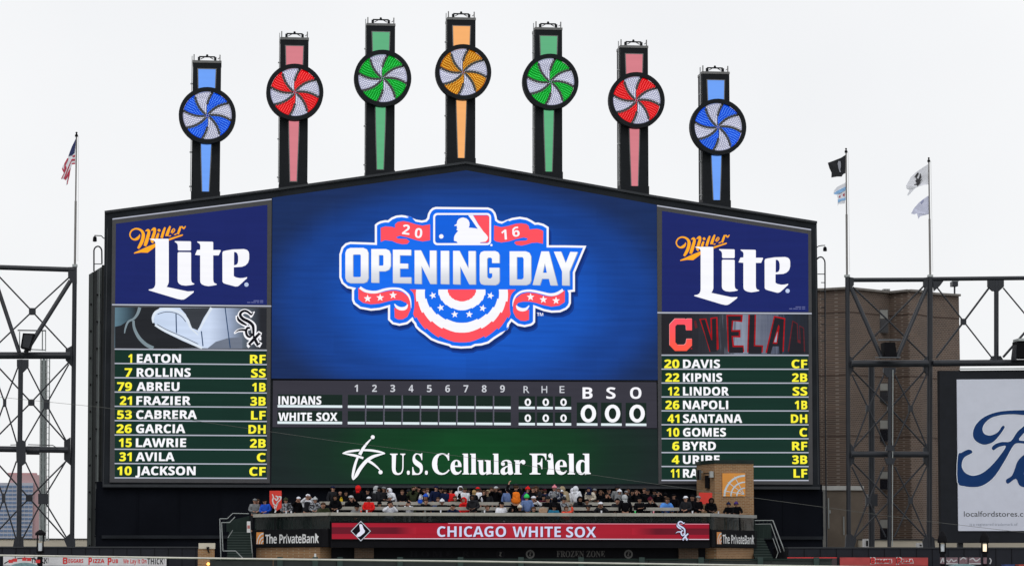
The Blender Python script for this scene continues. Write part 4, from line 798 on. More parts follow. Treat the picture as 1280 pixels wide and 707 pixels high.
# club monogram, also used on the ribbon screen and a flag
K_ = Z(280, 380, 11.78)
mono_out = [K_.rib('452,108,10 420,140,40 395,180,40 382,190,10'), K_.rib('408,160,60 360,120,66 300,104,70 250,130,74 240,175,78 290,222,80 370,258,80 430,310,80 440,370,76 440,470,60'),
            K_.rib('195,165,50 210,225,70 262,268,74 340,318,60'), K_.rib('150,430,26 200,392,44 260,380,56 320,380,60'), K_.rib('395,355,60 345,350,70 318,400,72 335,465,72 385,500,64 425,470,50'),
            K_.rib('352,600,60 440,520,84 530,420,70'), K_.rib('380,625,60 350,590,50'), K_.rib('430,450,60 480,560,80 512,612,60'), K_.rib('505,625,50 540,560,50'), K_.rib('500,420,60 548,445,50'), K_.rib('520,500,60 548,500,50')]
mono_in = [K_.rib('430,120,8 405,150,26 385,150,12'), K_.rib('392,148,30 350,112,32 300,98,34 252,122,38 240,165,42 280,215,44 360,255,44 415,300,44 432,350,40 432,470,30'),
           K_.rib('200,175,14 212,225,36 265,270,40 335,308,24'), K_.rib('162,418,4 205,388,20 260,376,28 320,382,34'), K_.rib('385,350,30 345,350,34 325,400,36 342,460,36 385,480,30 412,440,20 375,430,20'),
           K_.rib('368,590,34 440,515,44 522,430,34'), K_.rib('395,610,28 360,575,22'), K_.rib('435,470,34 475,555,44 500,600,30'), K_.rib('480,610,24 532,570,24'), K_.rib('500,425,24 540,445,24')]
def monogram(parent, Y_, mo, mi, fn=lambda p: p):
    if mo: 
        for k, s in enumerate(mono_out): decal('monogram_outline', mo, parent, Y_-.0006*k, [fn(p) for p in s])
    if mi:
        for k, s in enumerate(mono_in): decal('monogram', mi, parent, Y_-.010-.0006*k, [fn(p) for p in s])
decal('picture_shade', led('picture_shade_grey', (112, 120, 136), .08), sL, y+.0045, J_('760,355 830,300 930,270 1040,262 1040,355'))
monogram(sL, y-.006, M_wh, led('picture_black', (20, 20, 26)))
# visiting club picture
V_ = Z(820, 385, 11.78); y = Y-.004
rdo = led('picture_red', (158, 22, 28), .25); rdk = led('picture_maroon', (96, 34, 40), .2); dk = led('picture_dark', (36, 36, 42), .1)
def chan(u0, txt):  # shift enlargement 2 onto enlargement 1
    return ' '.join('%g,%s' % (float(a.split(',')[0])+1119, a.split(',')[1]) for a in txt.split())
vis = [('636,158 740,150 808,390 800,142 905,127 925,600 850,640 790,640 720,400', '660,170 722,165 815,470 828,470 822,158 885,146 895,640 800,640', rdo),
       ('1035,95 1279,95 1270,205 1140,190 1128,320 1244,315 1244,432 1136,425 1150,545 1290,545 1300,645 1060,640', '1060,118 1250,118 1250,180 1118,180 1108,345 1220,345 1220,405 1112,405 1128,570 1280,570 1285,660 1075,660', rdo)]
for a, b, m_ in vis:
    decal('picture_letter', m_, sR, y, V_(a)); decal('picture_letter', dk, sR, y-.005, V_(b))
decal('picture_letter', rdo, sR, y, V_(chan(0, '240,95 355,95 345,540 460,545 452,650 222,650'))); decal('picture_letter', dk, sR, y-.005, V_(chan(0, '262,95 335,95 322,560 440,565 435,670 240,670')))
decal('picture_letter', rdo, sR, y, [V_(chan(0, '618,112 785,145 762,640 700,640 690,560 600,560 570,655 492,655'))]); decal('picture_letter', dk, sR, y-.005, [V_(chan(0, '630,135 765,162 742,670 700,670 690,560 600,560 570,670 510,670'))])
decal('picture_letter', rdo, sR, y-.009, V_(chan(0, '685,240 700,270 665,525 600,520'))); decal('picture_letter', led('picture_pale', (150, 158, 176)), sR, y-.012, V_(chan(0, '672,340 655,500 618,498')))
decal('picture_letter', rdk, sR, y, V_(chan(0, '888,178 968,225 975,460 1000,470 990,250 1060,290 1075,640 820,640'))); decal('picture_letter', dk, sR, y-.005, V_(chan(0, '900,200 955,235 965,500 1010,520 1000,270 1050,300 1060,670 835,670')))
decal('picture_letter', rdk, sR, y, V_('560,185 590,180 612,285 575,300')); 
decal('club_initial', led('picture_rim', (255, 175, 175), .02), sR, y-.012, [(u-.35, v-.4) for u, v in V_('280,155 430,155 445,165 460,155 530,155 530,325 445,325 440,265 420,240 310,240 285,265 285,500 320,540 415,540 440,515 450,452 530,452 530,550 450,628 280,628 200,545 200,240')])
decal('club_initial', led_linear('picture_coral', [(0, (255, 92, 70)), (1, (255, 84, 104))], 'z', PX(850, 438, Y)[1], PX(850, 396, Y)[1], .02), sR, y-.018, V_('280,155 430,155 445,165 460,155 530,155 530,325 445,325 440,265 420,240 310,240 285,265 285,500 320,540 415,540 440,515 450,452 530,452 530,550 450,628 280,628 200,545 200,240'))
decal('trademark_dot', rdo, sR, y-.012, [circ(864.3, 435.2, .9, 8)])
# bottom bezel line of the housing
mb = MB(); q = PX(580, 607.3, -.02); mb.box(P3(128.5, 607)[0], P3(1025, 607)[0], -.03, -.001, q[1]-.10, q[1]+.04); mb.build('bottom_sill', M_trim, sb)

# ================================================================== PINWHEEL TOWERS
M_col = paint('tower_black', (.012, .014, .017), .6, var=.12, spec=.12)
M_gal = paint('galvanised_steel', (.42, .43, .44), .5, metal=.3)
M_cap = paint('cap_grey', (.16, .16, .16), .5)
pin_spec = [ # centre u,v; left,right; cap v; base v; strip bottom v; colour name; bulb rgb; strip rgb; backing rgb
 (259.2, 146.0, 240.3, 275.7, 78.8, 246, 241.7, 'blue', (28, 92, 232), (112, 164, 250), 'leftmost blue and silver pinwheel tower on the scoreboard roof'),
 (368.3, 117.0, 350.2, 385.2, 49.9, 234.5, 226.3, 'red', (226, 26, 34), (214, 128, 138), 'red pinwheel tower on the left slope between a blue and a green one'),
 (477.8, 99.7, 458.2, 493.6, 32.4, 219, 211.6, 'green', (10, 170, 44), (98, 178, 130), 'green pinwheel tower left of the orange one at the roof peak'),
 (578.3, 92.0, 559.2, 594.3, 25.0, 204, 197.6, 'orange', (222, 148, 22), (248, 178, 112), 'orange pinwheel tower at the peak of the scoreboard roof'),
 (687.0, 104.0, 669.0, 702.8, 37.5, 221, 216.2, 'green', (10, 170, 44), (98, 178, 130), 'green pinwheel tower right of the orange one at the roof peak'),
 (794.4, 127.0, 775.6, 810.2, 60.0, 239, 234.6, 'red', (226, 26, 34), (214, 128, 138), 'red pinwheel tower on the right slope between a green and a blue one'),
 (896.0, 160.3, 878.2, 912.2, 92.6, 256.5, 252.2, 'blue', (28, 92, 232), (112, 164, 250), 'rightmost blue and silver pinwheel tower on the scoreboard roof')]
YT = .25
for (cu, cv, ul, ur, vc, vbase, vs2, cn, rgb, srgb, lab) in pin_spec:
    c = at(cu, cv, YT); x0 = at(ul, cv, YT).x; x1 = at(ur, cv, YT).x; xc = (x0+x1)/2
    zc_ = at(cu, vc, YT).z; zb_ = at(cu, vbase, YT).z
    t = thing('pinwheel_tower', lab, 'pinwheel', (xc, YT+.7, zb_), 'pinwheel towers along the scoreboard roof')
    Mb = led('bulb_'+cn, {'blue': (92, 150, 255), 'red': (255, 84, 84), 'green': (60, 222, 96), 'orange': (255, 200, 80)}[cn], .2); Ms = led('strip_'+cn, srgb, .03)
    Mp = led('plate_'+cn, {'blue': (14, 72, 214), 'red': (206, 12, 20), 'green': (4, 140, 30), 'orange': (176, 98, 6)}[cn], .1); Mps = led('plate_silver', (158, 160, 186), .1)
    mb = MB(); mb.box(x0, x1, YT, YT+1.4, zb_+.3, zc_); mb.build('column', M_col, t)
    MB().box(x0-.02, x1+.03, YT-.04, YT+1.45, zb_-.5, zb_+.3).build('base_collar', M_col, t)
    MB().box(x0-.02, x1+.02, YT-.03, YT+1.43, zc_, zc_+.14).build('cap_plate', M_cap, t)
    mb = MB(); zr = zc_+.14
    for dx in (-.46, .46): mb.box(xc+dx-.07, xc+dx+.07, YT+.2, YT+.35, zr, zr+.24)
    mb.bar((xc-.46, YT+.27, zr+.26), (xc+.46, YT+.27, zr+.26), .07)
    mb.bar((xc-.36, YT+.27, zr+.12), (xc, YT+.27, zr+.32), .04); mb.bar((xc+.36, YT+.27, zr+.12), (xc, YT+.27, zr+.32), .04); mb.ball((xc, YT+.27, zr+.34), .07)
    mb.build('lifting_bracket', M_col, t)
    mb = MB()
    for dx in (x0+.06, x1-.07): mb.bar((dx, YT+.1, zr), (dx, YT+.1, zr+.36), .06)
    mb.bar((x1-.07, YT+.1, zr+.2), (x1-.2, YT+.1, zr+.1), .04)
    mb.build('corner_spike', M_cap, t)
    # cable ladder running down the left flank
    mb = MB(); mb.box(x0-.075, x0-.03, YT+.3, YT+.42, zb_+.35, zr+.3)
    for k in range(4): mb.box(x0-.13, x0, YT+.28, YT+.44, zb_+.6+k*(zc_-zb_-.8)/3.5, zb_+.66+k*(zc_-zb_-.8)/3.5)
    mb.build('conduit_or_highlight', M_gal, t)
    # round housing and rim
    Rr, Ri = .0, .0
    px = (x1-x0)/(ur-ul)
    Ro = 35.7*px*(.975 if cu > 560 else 1); Ri = Ro*.853
    n = 48; mb = MB(); ya, yb = YT-.55, YT-.001
    P = []; Fq = []
    for i in range(n):
        a = 2*math.pi*i/n; ca, sa = math.cos(a), math.sin(a)
        P += [(c.x+Ro*ca, ya, c.z+Ro*sa), (c.x+Ri*ca, ya, c.z+Ri*sa), (c.x+Ri*ca, ya+.18, c.z+Ri*sa), (c.x+Ro*ca, yb, c.z+Ro*sa)]
    for i in range(n):
        j = (i+1) % n
        for q in range(4): Fq.append((4*i+q, 4*i+(q+1) % 4, 4*j+(q+1) % 4, 4*j+q))
    mb.add(P, Fq); mb.build('rim', M_col, t)
    tw = math.radians(26)
    def bd(k_, r):  # boundary angle (from straight up, clockwise) at radius fraction r
        base = [12, 58, 101, 148, 192, 238, 281, 328][k_ % 8]+(360 if k_ >= 8 else 0)
        return math.radians(base)+tw*(r-1)
    for k in range(8):
        silver = k % 2 == 1; mb = MB(); P = []; NR, NA = 7, 5
        for i in range(NR+1):
            r = max(.03, i/NR); a0, a1 = bd(k, r), bd(k+1, r)
            for j in range(NA+1):
                a = a0+(a1-a0)*j/NA; dep = .12*(1-j/NA)*r
                P.append((c.x+Ri*r*math.sin(a), ya+.16+dep, c.z+Ri*r*math.cos(a)))
        Fq = [(i*(NA+1)+j, (i+1)*(NA+1)+j, (i+1)*(NA+1)+j+1, i*(NA+1)+j+1) for i in range(NR) for j in range(NA)]
        mb.add(P, Fq); bl = mb.build('blade', Mps if silver else Mp, t)
        # lip between blades, the shadow at the raised edge put into its colour
        mb = MB(); L = []
        for i in range(NR*2+1):
            r = .07+.93*i/(NR*2); a = bd(k, r)
            w2 = .028*Ri
            L.append((c.x+Ri*r*math.sin(a), c.z+Ri*r*math.cos(a)))
        for p, q in zip(L, L[1:]): mb.bar((p[0], ya+.15, p[1]), (q[0], ya+.15, q[1]), .024, .16)
        mb.build('lip', paint('lip_shadow_grey', (.05, .05, .055), .6), bl)
        # bulbs: joined, far too small to pick apart
        mb = MB(); ring = 0; r = .12
        while r < .96:
            a0, a1 = bd(k, r), bd(k+1, r); L_arc = (a1-a0)*r*Ri; cnt = max(1, int(L_arc/.125))
            for j in range(cnt):
                a = a0+(a1-a0)*(j+.5+.25*(ring % 2-.5))/cnt; tt = (a-a0)/(a1-a0); dep = .12*(1-tt)*r
                X, Zz, yy = c.x+Ri*r*math.sin(a), c.z+Ri*r*math.cos(a), ya+.15+dep
                s = .042
                mb.add([(X-s, yy, Zz), (X, yy, Zz-s), (X+s, yy, Zz), (X, yy, Zz+s), (X, yy-.05, Zz)], [(0, 1, 4), (1, 2, 4), (2, 3, 4), (3, 0, 4)])
            r += .062; ring += 1
        ob = mb.build('bulbs', led('bulb_silver', (240, 242, 255), .15) if silver else Mb, bl); ob['kind'] = 'stuff'
    # light strips above and below the wheel
    yy = YT-.012
    zt1 = at(cu, vc+8.0, YT).z; zt0 = at(cu, cv-35, YT).z
    fr = MB(); fr.flat([[(xc-.545, zt1+.05), (xc+.545, zt1+.05), (xc+.50, zt0-.3), (xc-.50, zt0-.3)]], YT-.005); fr.build('strip_bezel', M_cap, t)
    mb = MB(); mb.flat([[(xc-.49, zt1), (xc+.49, zt1), (xc+.45, zt0-.3), (xc-.45, zt0-.3)]], yy); mb.build('light_strip', Ms, t)
    za_ = at(cu, cv+33, YT).z; zs = at(cu, vs2, YT).z
    fr = MB(); fr.flat([[(xc-.34, za_), (xc+.34, za_), (xc+.22, zs-.05), (xc-.22, zs-.05)]], YT-.005); fr.build('strip_bezel', M_cap, t)
    mb = MB(); mb.flat([[(xc-.285, za_), (xc+.285, za_), (xc+.175, zs), (xc-.175, zs)]], yy); mb.build('light_strip', Ms, t)
# ================================================================== FAN DECK in front of the scoreboard
M_deck = paint('deck_black', (.009, .010, .012), .8, spec=.08); M_rail = paint('weathered_rail', (.40, .385, .34), .6, var=.15, scale=2)
M_brick = brick_mat('tan_brick', (.33, .175, .075), (.24, .12, .05), (.36, .27, .17), .26, .09, .012)
M_green = paint('dark_green_steel', (.012, .024, .021), .6, var=.15, spec=.2); M_glass = glass_mat('rail_glass', (.008, .014, .013), .72); M_tread = paint('stair_green', (.030, .048, .042), .7)
M_bright = paint('worn_steel_tube', (.33, .36, .36), .45, var=.1); M_steel = paint('truss_black', (.017, .020, .027), .45, var=.15, scale=1.2, spec=.4)
M_white = paint('white_paint', (.72, .73, .74), .55); M_cream = paint('cream_render', (.60, .55, .45), .8, var=.08, scale=.4); M_tan = paint('tan_coping', (.42, .33, .22), .8)
M_blk = paint('matt_black', (.006, .006, .008), .75, spec=.1)
def one(name, mat, parent, fn, *a, **k):
    mb = MB(); getattr(mb, fn)(*a, **k); return mb.build(name, mat, parent)
YF = -10.0
pa = at(413, 640, YF); pb = at(887, 642.2, YF); ZR = (at(413, 639.4, YF).z+at(887, 641.2, YF).z)/2
pl = at(319.5, 642.5, -4.4); pr = at(942.5, 644.5, -4.9)
F1 = 13.85-.12; ROWZ = [F1, F1+.33, F1+.62, F1+.62]; ROWY = [-9.35, -8.15, -7.0, -6.0]
dk_ = thing('fan_deck', 'raised spectator deck below the big scoreboard with drink rails and a red ribbon screen', 'viewing deck', (at(650, 700, -6).x, -6, 11.4))
one('deck_floor', M_deck, dk_, 'vprism', [(pl.x, pl.y), (pa.x, YF+.1), (pb.x, YF+.1), (pr.x, pr.y), (pr.x, -.6), (pl.x, -.6)], F1-.35, F1)
for k in (1, 2):
    one('deck_step', M_deck, dk_, 'box', at(392, 640, -8).x, at(868, 640, -8).x, ROWY[k]-.55, -.62 if k == 2 else ROWY[2]-.56, F1+.002, ROWZ[k])
# front cap rail: three lengths, with butt joints
def seg(a, b, w_, h_, z, nm, mat, n=1, gap=.0, out=0.):
    """n lengths of beam on the line a-b (plan points) at height z"""
    A = Vector((a[0], a[1], z)); B = Vector((b[0], b[1], z)); d = (B-A)/n; g_ = d.normalized()*gap
    nrm = Vector((d.y, -d.x, 0)).normalized()*out
    return [one(nm, mat, dk_, 'bar', A+d*i+g_+nrm, A+d*(i+1)-g_+nrm, w_, h_) for i in range(n)]
PA, PB, PL, PR = (pa.x, YF), (pb.x, YF), (pl.x, pl.y), (pr.x, pr.y)
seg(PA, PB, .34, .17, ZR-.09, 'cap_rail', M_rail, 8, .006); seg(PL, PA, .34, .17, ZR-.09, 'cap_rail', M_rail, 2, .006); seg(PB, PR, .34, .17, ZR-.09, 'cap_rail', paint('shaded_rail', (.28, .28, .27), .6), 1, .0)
zg0 = at(650, 651.5, YF).z; zl0 = at(360, 661, -7).z; zs0 = at(360, 683.3, -7).z
seg(PA, PB, .02, ZR-.18-zg0, (ZR-.18+zg0)/2, 'glass_panel', M_glass, 12, .03)
seg(PL, PA, .02, ZR-.18-zl0, (ZR-.18+zl0)/2, 'glass_panel', M_glass, 4, .03); seg(PB, PR, .02, ZR-.18-zl0, (ZR-.18+zl0)/2, 'glass_panel', M_glass, 3, .03)
for a, b, n, z0 in ((PA, PB, 12, zg0), (PL, PA, 4, zl0), (PB, PR, 3, zl0)):
    for i in range(n+1):
        x = a[0]+(b[0]-a[0])*i/n; yy = a[1]+(b[1]-a[1])*i/n
        if i == n and a != PB: continue
        one('rail_post', M_green, dk_, 'box', x-.03, x+.03, yy-.0, yy+.06, z0, ZR-.181)
# fascia with the ribbon screen
zf1 = zg0-.004; zf0 = at(650, 684, YF).z
one('fascia', M_blk, dk_, 'box', pa.x+.02, pb.x-.02, YF-.10, YF+.6, zf0, zf1)
for a, b in ((PL, PA), (PB, PR)):
    seg(a, b, .3, zl0-zs0-.01, (zl0+zs0)/2, 'fascia', M_blk, 1, .012)
RY = YF-.12
rib = thing('ribbon_screen', 'long red ribbon video screen across the front of the spectator deck', 'video screen', (at(650, 663, RY).x, RY, at(650, 674, RY).z))
one('screen_case', M_blk, rib, 'box', at(414, 663, RY).x, at(887, 663, RY).x, RY-.05, RY+.018, at(650, 674.6, RY).z, at(650, 652.4, RY).z)
Ys = RY-.056
Mcr = led_linear('screen_crimson', [(0, (156, 28, 46)), (.3, (160, 26, 44)), (.5, (168, 36, 50)), (1, (148, 22, 42))], 'x', at(414, 663, Ys).x, at(887, 663, Ys).x, .08)
rs = decal('screen_face', Mcr, rib, Ys, [(414.8, 653), (886.4, 654), (886.4, 674), (414.8, 673)])
decal('screen_band', led_linear('screen_band_l', [(0, (100, 24, 38)), (.5, (96, 22, 36)), (1, (168, 32, 50))], 'x', at(470, 663, Ys).x, at(520, 663, Ys).x, .05), rs, Ys-.006, [(414.8, 658.2), (520, 658.4), (520, 666.8), (414.8, 666.6)])
decal('screen_band', led_linear('screen_band_r', [(0, (168, 32, 50)), (.5, (96, 22, 36)), (1, (104, 24, 38))], 'x', at(790, 663, Ys).x, at(850, 663, Ys).x, .05), rs, Ys-.006, [(790, 659.6), (886.4, 659.8), (886.4, 667.8), (790, 667.6)])
decal('screen_line', led('line_pale', (214, 200, 214), .03), rs, Ys-.006, [(455, 672), (886.4, 673), (886.4, 673.9), (455, 672.9)])
decal('screen_line', led('line_rose', (226, 150, 168), .03), rs, Ys-.006, [(560, 653.2), (886.4, 654), (886.4, 654.8), (560, 654)])
Q_ = Z(400, 630, 8)
decal('logo_plate', led('screen_black', (18, 16, 22), .02), rs, Ys-.012, Q_('408,158 514,265 408,372 302,265'))
decal('logo_line', led('line_white', (190, 196, 206), .02), rs, Ys-.018, [Q_('408,163 509,265 408,367 307,265'), Q_('408,173 499,265 408,357 317,265')])
decal('logo_sock', led('sock_white', (222, 222, 240), .02), rs, Ys-.018, Q_('392,200 405,193 422,200 436,240 450,262 446,280 405,315 385,322 368,318 364,305 375,290 402,265 398,235'))
M_lav = led('letter_lavender', (204, 210, 238), .02); M_dkr = led('letter_shade_red', (92, 20, 34), .02)
for s, a, b, vb in (('CHICAGO', 546.4, 632.6, 670.2), ('WHITE', 640.8, 701, 670.5), ('SOX', 707.6, 745.2, 670.8)):
    text(s, 'N', a+.9, b+.9, vb+.9, 13, Ys-.012, M_dkr, rs); text(s, 'N', a, b, vb, 13, Ys-.018, M_lav, rs)
fm_ = lambda p: (843.8+(p[0]-292.3)*.5, 650.6+(p[1]-387.2)*.54)
monogram(rs, Ys-.012, led('screen_black', (18, 16, 22)), M_lav, fm_)
# bank signs on both angled ends
def wing_sign(a, b, t0, t1, lab):
    A = Vector((a[0], a[1], 0)); B = Vector((b[0], b[1], 0)); d = (B-A); L = d.length; d.normalize(); nrm = Vector((d.y, -d.x, 0))
    th = thing('bank_sign', lab, 'sign', tuple(A+d*L*(t0+t1)/2+nrm*.17+Vector((0, 0, zs0))), 'bank signs at the two ends of the deck')
    H = zl0-zs0
    def put(nm, mat, shapes, off):
        mb = MB()
        for lps in shapes:
            m2 = MB(); m2.flat(lps, 0); mb.add([tuple(A+d*(v_[0])+nrm*(.165+off)+Vector((0, 0, v_[2]))) for v_ in m2.v], m2.f)
        return mb.build(nm, mat, th)
    x0, x1 = L*t0, L*t1
    put('sign_plate', M_blk, [[[(x0-.15, zs0+.05), (x1+.15, zs0+.05), (x1+.15, zl0-.05), (x0-.15, zl0-.05)]]], 0)
    sq0, sq1 = zs0+.19*H, zs0+.86*H; wq = (x1-x0)*.118
    put('logo_square', paint('orange_paint', (.80, .30, .06), .5), [[[(x0, sq0), (x0+wq, sq0), (x0+wq, sq1), (x0, sq1)]]], .008)
    arcs = []
    for f in (.95, .62, .32):
        o_ = [(x0+wq-wq*f*math.cos(math.pi/2*k/6), sq0+(sq1-sq0)*f*math.sin(math.pi/2*k/6)) for k in range(7)]
        i_ = [(x0+wq-wq*(f-.13)*math.cos(math.pi/2*k/6), sq0+(sq1-sq0)*(f-.13)*math.sin(math.pi/2*k/6)) for k in range(7)]
        arcs.append([o_+i_[::-1]])
    put('logo_arc', M_white, arcs, .016)
    V, Fq, tx0, tx1 = text_tris('The PrivateBank', 'N', -.03); cp = cap_of('N'); hh = H*.50
    lx0 = x0+wq*1.25
    mb = MB(); mb.add([tuple(A+d*(lx0+(px_-tx0)/(tx1-tx0)*(x1-lx0))+nrm*.181+Vector((0, 0, zs0+.22*H+py_*hh/cp))) for px_, py_, _k in V], Fq)
    mb.build('lettering', M_white, th)
wing_sign(PL, PA, .05, .89, 'black bank sign with orange square, below the left end of the deck rail'); wing_sign(PB, PR, .09, .93, 'black bank sign with orange square, below the right end by the brick tower')
# drink rails between the rows
for k, (u0, u1, vt, vb_, Yk) in enumerate(((424, 849, 633.2, 637.2, -8.78), (399, 846, 627.0, 631.0, -7.6))):
    z1 = at(620, vt, Yk).z; z0 = at(620, vb_, Yk).z; x0, x1 = at(u0, 630, Yk).x, at(u1, 630, Yk).x; n = 6
    for i in range(n):
        one('drink_rail', M_rail, dk_, 'box', x0+(x1-x0)*i/n+.01, x0+(x1-x0)*(i+1)/n-.01, Yk-.12, Yk+.16, z0, z1)
        one('rail_support', M_bright, dk_, 'box', x0+(x1-x0)*(i+.5)/n-.04, x0+(x1-x0)*(i+.5)/n+.04, Yk-.04, Yk+.04, F1 if k == 0 else ROWZ[1], z0)
    one('bench', M_green, dk_, 'box', x0, x1, ROWY[k]+.02, ROWY[k]+.34, ROWZ[k]+.36, ROWZ[k]+.42)
    for i in range(7): one('bench_leg', M_green, dk_, 'box', x0+.2+(x1-x0-.4)*i/6-.04, x0+.2+(x1-x0-.4)*i/6+.04, ROWY[k]+.1, ROWY[k]+.25, ROWZ[k], ROWZ[k]+.36)
one('bench', M_green, dk_, 'box', at(430, 630, -7).x, at(840, 630, -7).x, ROWY[2]+.1, ROWY[2]+.42, ROWZ[2]+.36, ROWZ[2]+.42)
for i in range(7): one('bench_leg', M_green, dk_, 'box', at(435+66*i, 630, -7).x, at(437+66*i, 630, -7).x, ROWY[2]+.15, ROWY[2]+.3, ROWZ[2], ROWZ[2]+.36)
# undercroft: brick ends, the opening's shade put in as a black box carrying a sign
zu = 11.4
for (a, b, u0, u1) in ((PL, PA, 318, 404), (PB, PR, 884, 943)):
    A = Vector((a[0], a[1], 0)); B = Vector((b[0], b[1], 0)); d = (B-A).normalized(); nrm = Vector((d.y, -d.x, 0))
    A2 = A+d*(.1 if a == PL else .9); B2 = B-d*(.9 if a == PL else .1); back = -nrm*1.4
    one('brick_wall', M_brick, dk_, 'vprism', [tuple(p.xy) for p in (A2, B2, B2+back, A2+back)], zu, zs0-.01)
one('undercroft_wall', M_blk, dk_, 'box', pa.x, pb.x, -6.6, -6.3, zu, F1-.36)
one('sign_shade_box', M_blk, dk_, 'box', pa.x+.1, pb.x-.1, -9.2, -9.0, zu, zf0-.01)
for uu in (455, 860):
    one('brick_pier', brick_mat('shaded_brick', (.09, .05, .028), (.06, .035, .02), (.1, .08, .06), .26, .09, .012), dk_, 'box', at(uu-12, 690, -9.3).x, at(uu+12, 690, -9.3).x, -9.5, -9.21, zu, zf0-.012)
M_dim = paint('dim_grey_letters', (.075, .072, .068), .5); M_dim2 = paint('unlit_letters', (.011, .011, .014), .7, spec=.1)  # dim grey for sign letters and emblem marks, near black for the rest
text('FROZEN ZONE', 'R', 695.8, 756.2, 695.4, 7.6, -9.21, M_dim, dk_); text('HOME RU', 'R', 512, 600, 695.2, 7.2, -9.21, M_dim2, dk_, track=.15)
for uu, mm in ((662.8, M_rail), (785.6, M_rail), (625.5, M_dim2)):
    c = at(uu, 692, -9.22); mb = MB(); n = 20
    mb.flat([[(c.x+.235*math.cos(2*math.pi*i/n), c.z+.235*math.sin(2*math.pi*i/n)) for i in range(n)], [(c.x+.15*math.cos(2*math.pi*i/n), c.z+.15*math.sin(2*math.pi*i/n)) for i in range(n)]], -9.22)
    o = mb.build('round_emblem', paint('dull_silver', (.11, .11, .105), .5) if mm is M_rail else mm, dk_)
    mb = MB(); mb.flat([[(c.x-.04, c.z+.13), (c.x+.08, c.z+.10), (c.x+.02, c.z-.02), (c.x+.06, c.z-.14), (c.x-.08, c.z-.08), (c.x-.03, c.z+.02)]], -9.225); mb.build('emblem_mark', M_dim, o)

# ---------------- brick tower at the right end
YTW = -4.2
bt = thing('brick_tower', 'brown brick stair tower with orange web sign in front of the right lineup screen', 'tower', tuple(at(910, 643, YTW)))
bx0, bxm, bx1 = at(877, 600, YTW+1.6).x, at(893.5, 600, YTW).x, at(942, 600, YTW).x
zt_ = at(910, 579, YTW).z
one('brick_wall', M_brick, bt, 'vprism', [(bx0, YTW+1.6), (bxm, YTW), (bx1, YTW), (bx1, YTW+3.2), (bx0, YTW+3.2)], F1, zt_)
one('roof', M_green, bt, 'vprism', [(bx0-.05, YTW+1.57), (bxm-.03, YTW-.06), (bx1+.01, YTW-.06), (bx1+.01, YTW+3.25), (bx0-.05, YTW+3.25)], zt_+.002, zt_+.2)
W_ = Z(850, 570, 8.84)
def wsign(P): return P
sg = thing('web_sign', 'square orange sign with a pale quarter web on the brick tower', 'sign', tuple(at(917, 620, YTW-.06)))
one('sign_panel', paint('orange_sign', (.82, .33, .05), .5, var=.04), sg, 'prism', [PX(u, v, YTW-.06) for u, v in ((903, 591), (931.6, 591), (931.6, 619.8), (903, 619.8))], YTW-.06, YTW-.004)
M_pb = paint('pale_blue_paint', (.62, .74, .80), .5)
for r0, w2 in ((26.8, 2.4), (18.4, 1.7), (11, 1.6)):
    o_ = [(931.2-r0*math.cos(math.pi/2*k/10), 619.6-r0*math.sin(math.pi/2*k/10)) for k in range(11)]
    i_ = [(931.2-(r0-w2)*math.cos(math.pi/2*k/10), 619.6-(r0-w2)*math.sin(math.pi/2*k/10)) for k in range(11)]
    decal('web_arc', M_pb, sg, YTW-.066, o_+i_[::-1])
for a in (12, 38, 62):
    a = math.radians(a); ca, sa = math.cos(a), math.sin(a)
    decal('web_spoke', M_pb, sg, YTW-.072, [(930.4-sa*.4, 618.4+ca*.4-1), (930.4-26.3*ca-sa*.4, 618.6-26.3*sa+ca*.4-.3), (930.4-26.3*ca+sa*.4, 618.6-26.3*sa-ca*.4-.3), (930.4+sa*.4, 618.4-ca*.4-1)])
lf = thing('wall_fixture', 'grey floodlight box on the narrow side of the brick tower', 'floodlight', tuple(at(888, 596, YTW+.3)))
p = at(888.3, 592.6, YTW+.35); one('housing', paint('fixture_grey', (.36, .37, .36), .5), lf, 'box', p.x-.1, p.x+.1, YTW+.0, YTW+.35, p.z-.17, p.z+.17); one('bracket', M_blk, lf, 'box', p.x-.42, p.x-.1, YTW+.2, YTW+.28, p.z+.02, p.z+.08)
p = at(883, 602, YTW+1); one('wall_slot', M_blk, bt, 'box', p.x-.11, p.x+.1, YTW+.55, YTW+.9, p.z-.35, p.z+.35)
lf = thing('loudspeaker', 'dark grey loudspeaker box hanging off the left edge of the brick tower', 'speaker', tuple(at(873.5, 600, YTW+1)))
p = at(873.6, 593, YTW+1.2); one('cabinet', paint('speaker_grey', (.06, .07, .07), .5), lf, 'box', p.x-.14, p.x+.1, YTW+1.0, YTW+1.4, p.z-.28, p.z+.28); one('grille', M_blk, lf, 'box', p.x-.13, p.x-.02, YTW+.97, YTW+.998, p.z-.26, p.z+.26)
one('bracket', M_bright, lf, 'box', p.x+.1, p.x+.2, YTW+1.1, YTW+1.2, p.z+.12, p.z+.2)
M_red = paint('red_vinyl', (.72, .035, .02), .55, var=.06)
rb = thing('red_board', 'plain red board behind the people beside the brick tower', 'board', tuple(at(882, 640, -6.4)))
one('panel', M_red, rb, 'prism', [PX(u, v, -6.4) for u, v in ((873.9, 615), (890.3, 615.2), (890.3, 629.6), (873.9, 629.4))], -6.4, -6.33)
for uu in (876, 888): one('leg', M_blk, rb, 'box', at(uu, 630, -6.3).x-.03, at(uu, 630, -6.3).x+.03, -6.32, -6.27, F1, at(uu, 617, -6.3).z)
rb = thing('red_banner', 'red banner with white swirling lettering among the people at the left rail end', 'banner', tuple(at(344, 640, -6.2)))
one('panel', M_red, rb, 'prism', [PX(u, v, -6.2) for u, v in ((336.9, 612.8), (352, 612.8), (352, 634), (346, 638), (341, 634), (336.9, 628))], -6.2, -6.15)
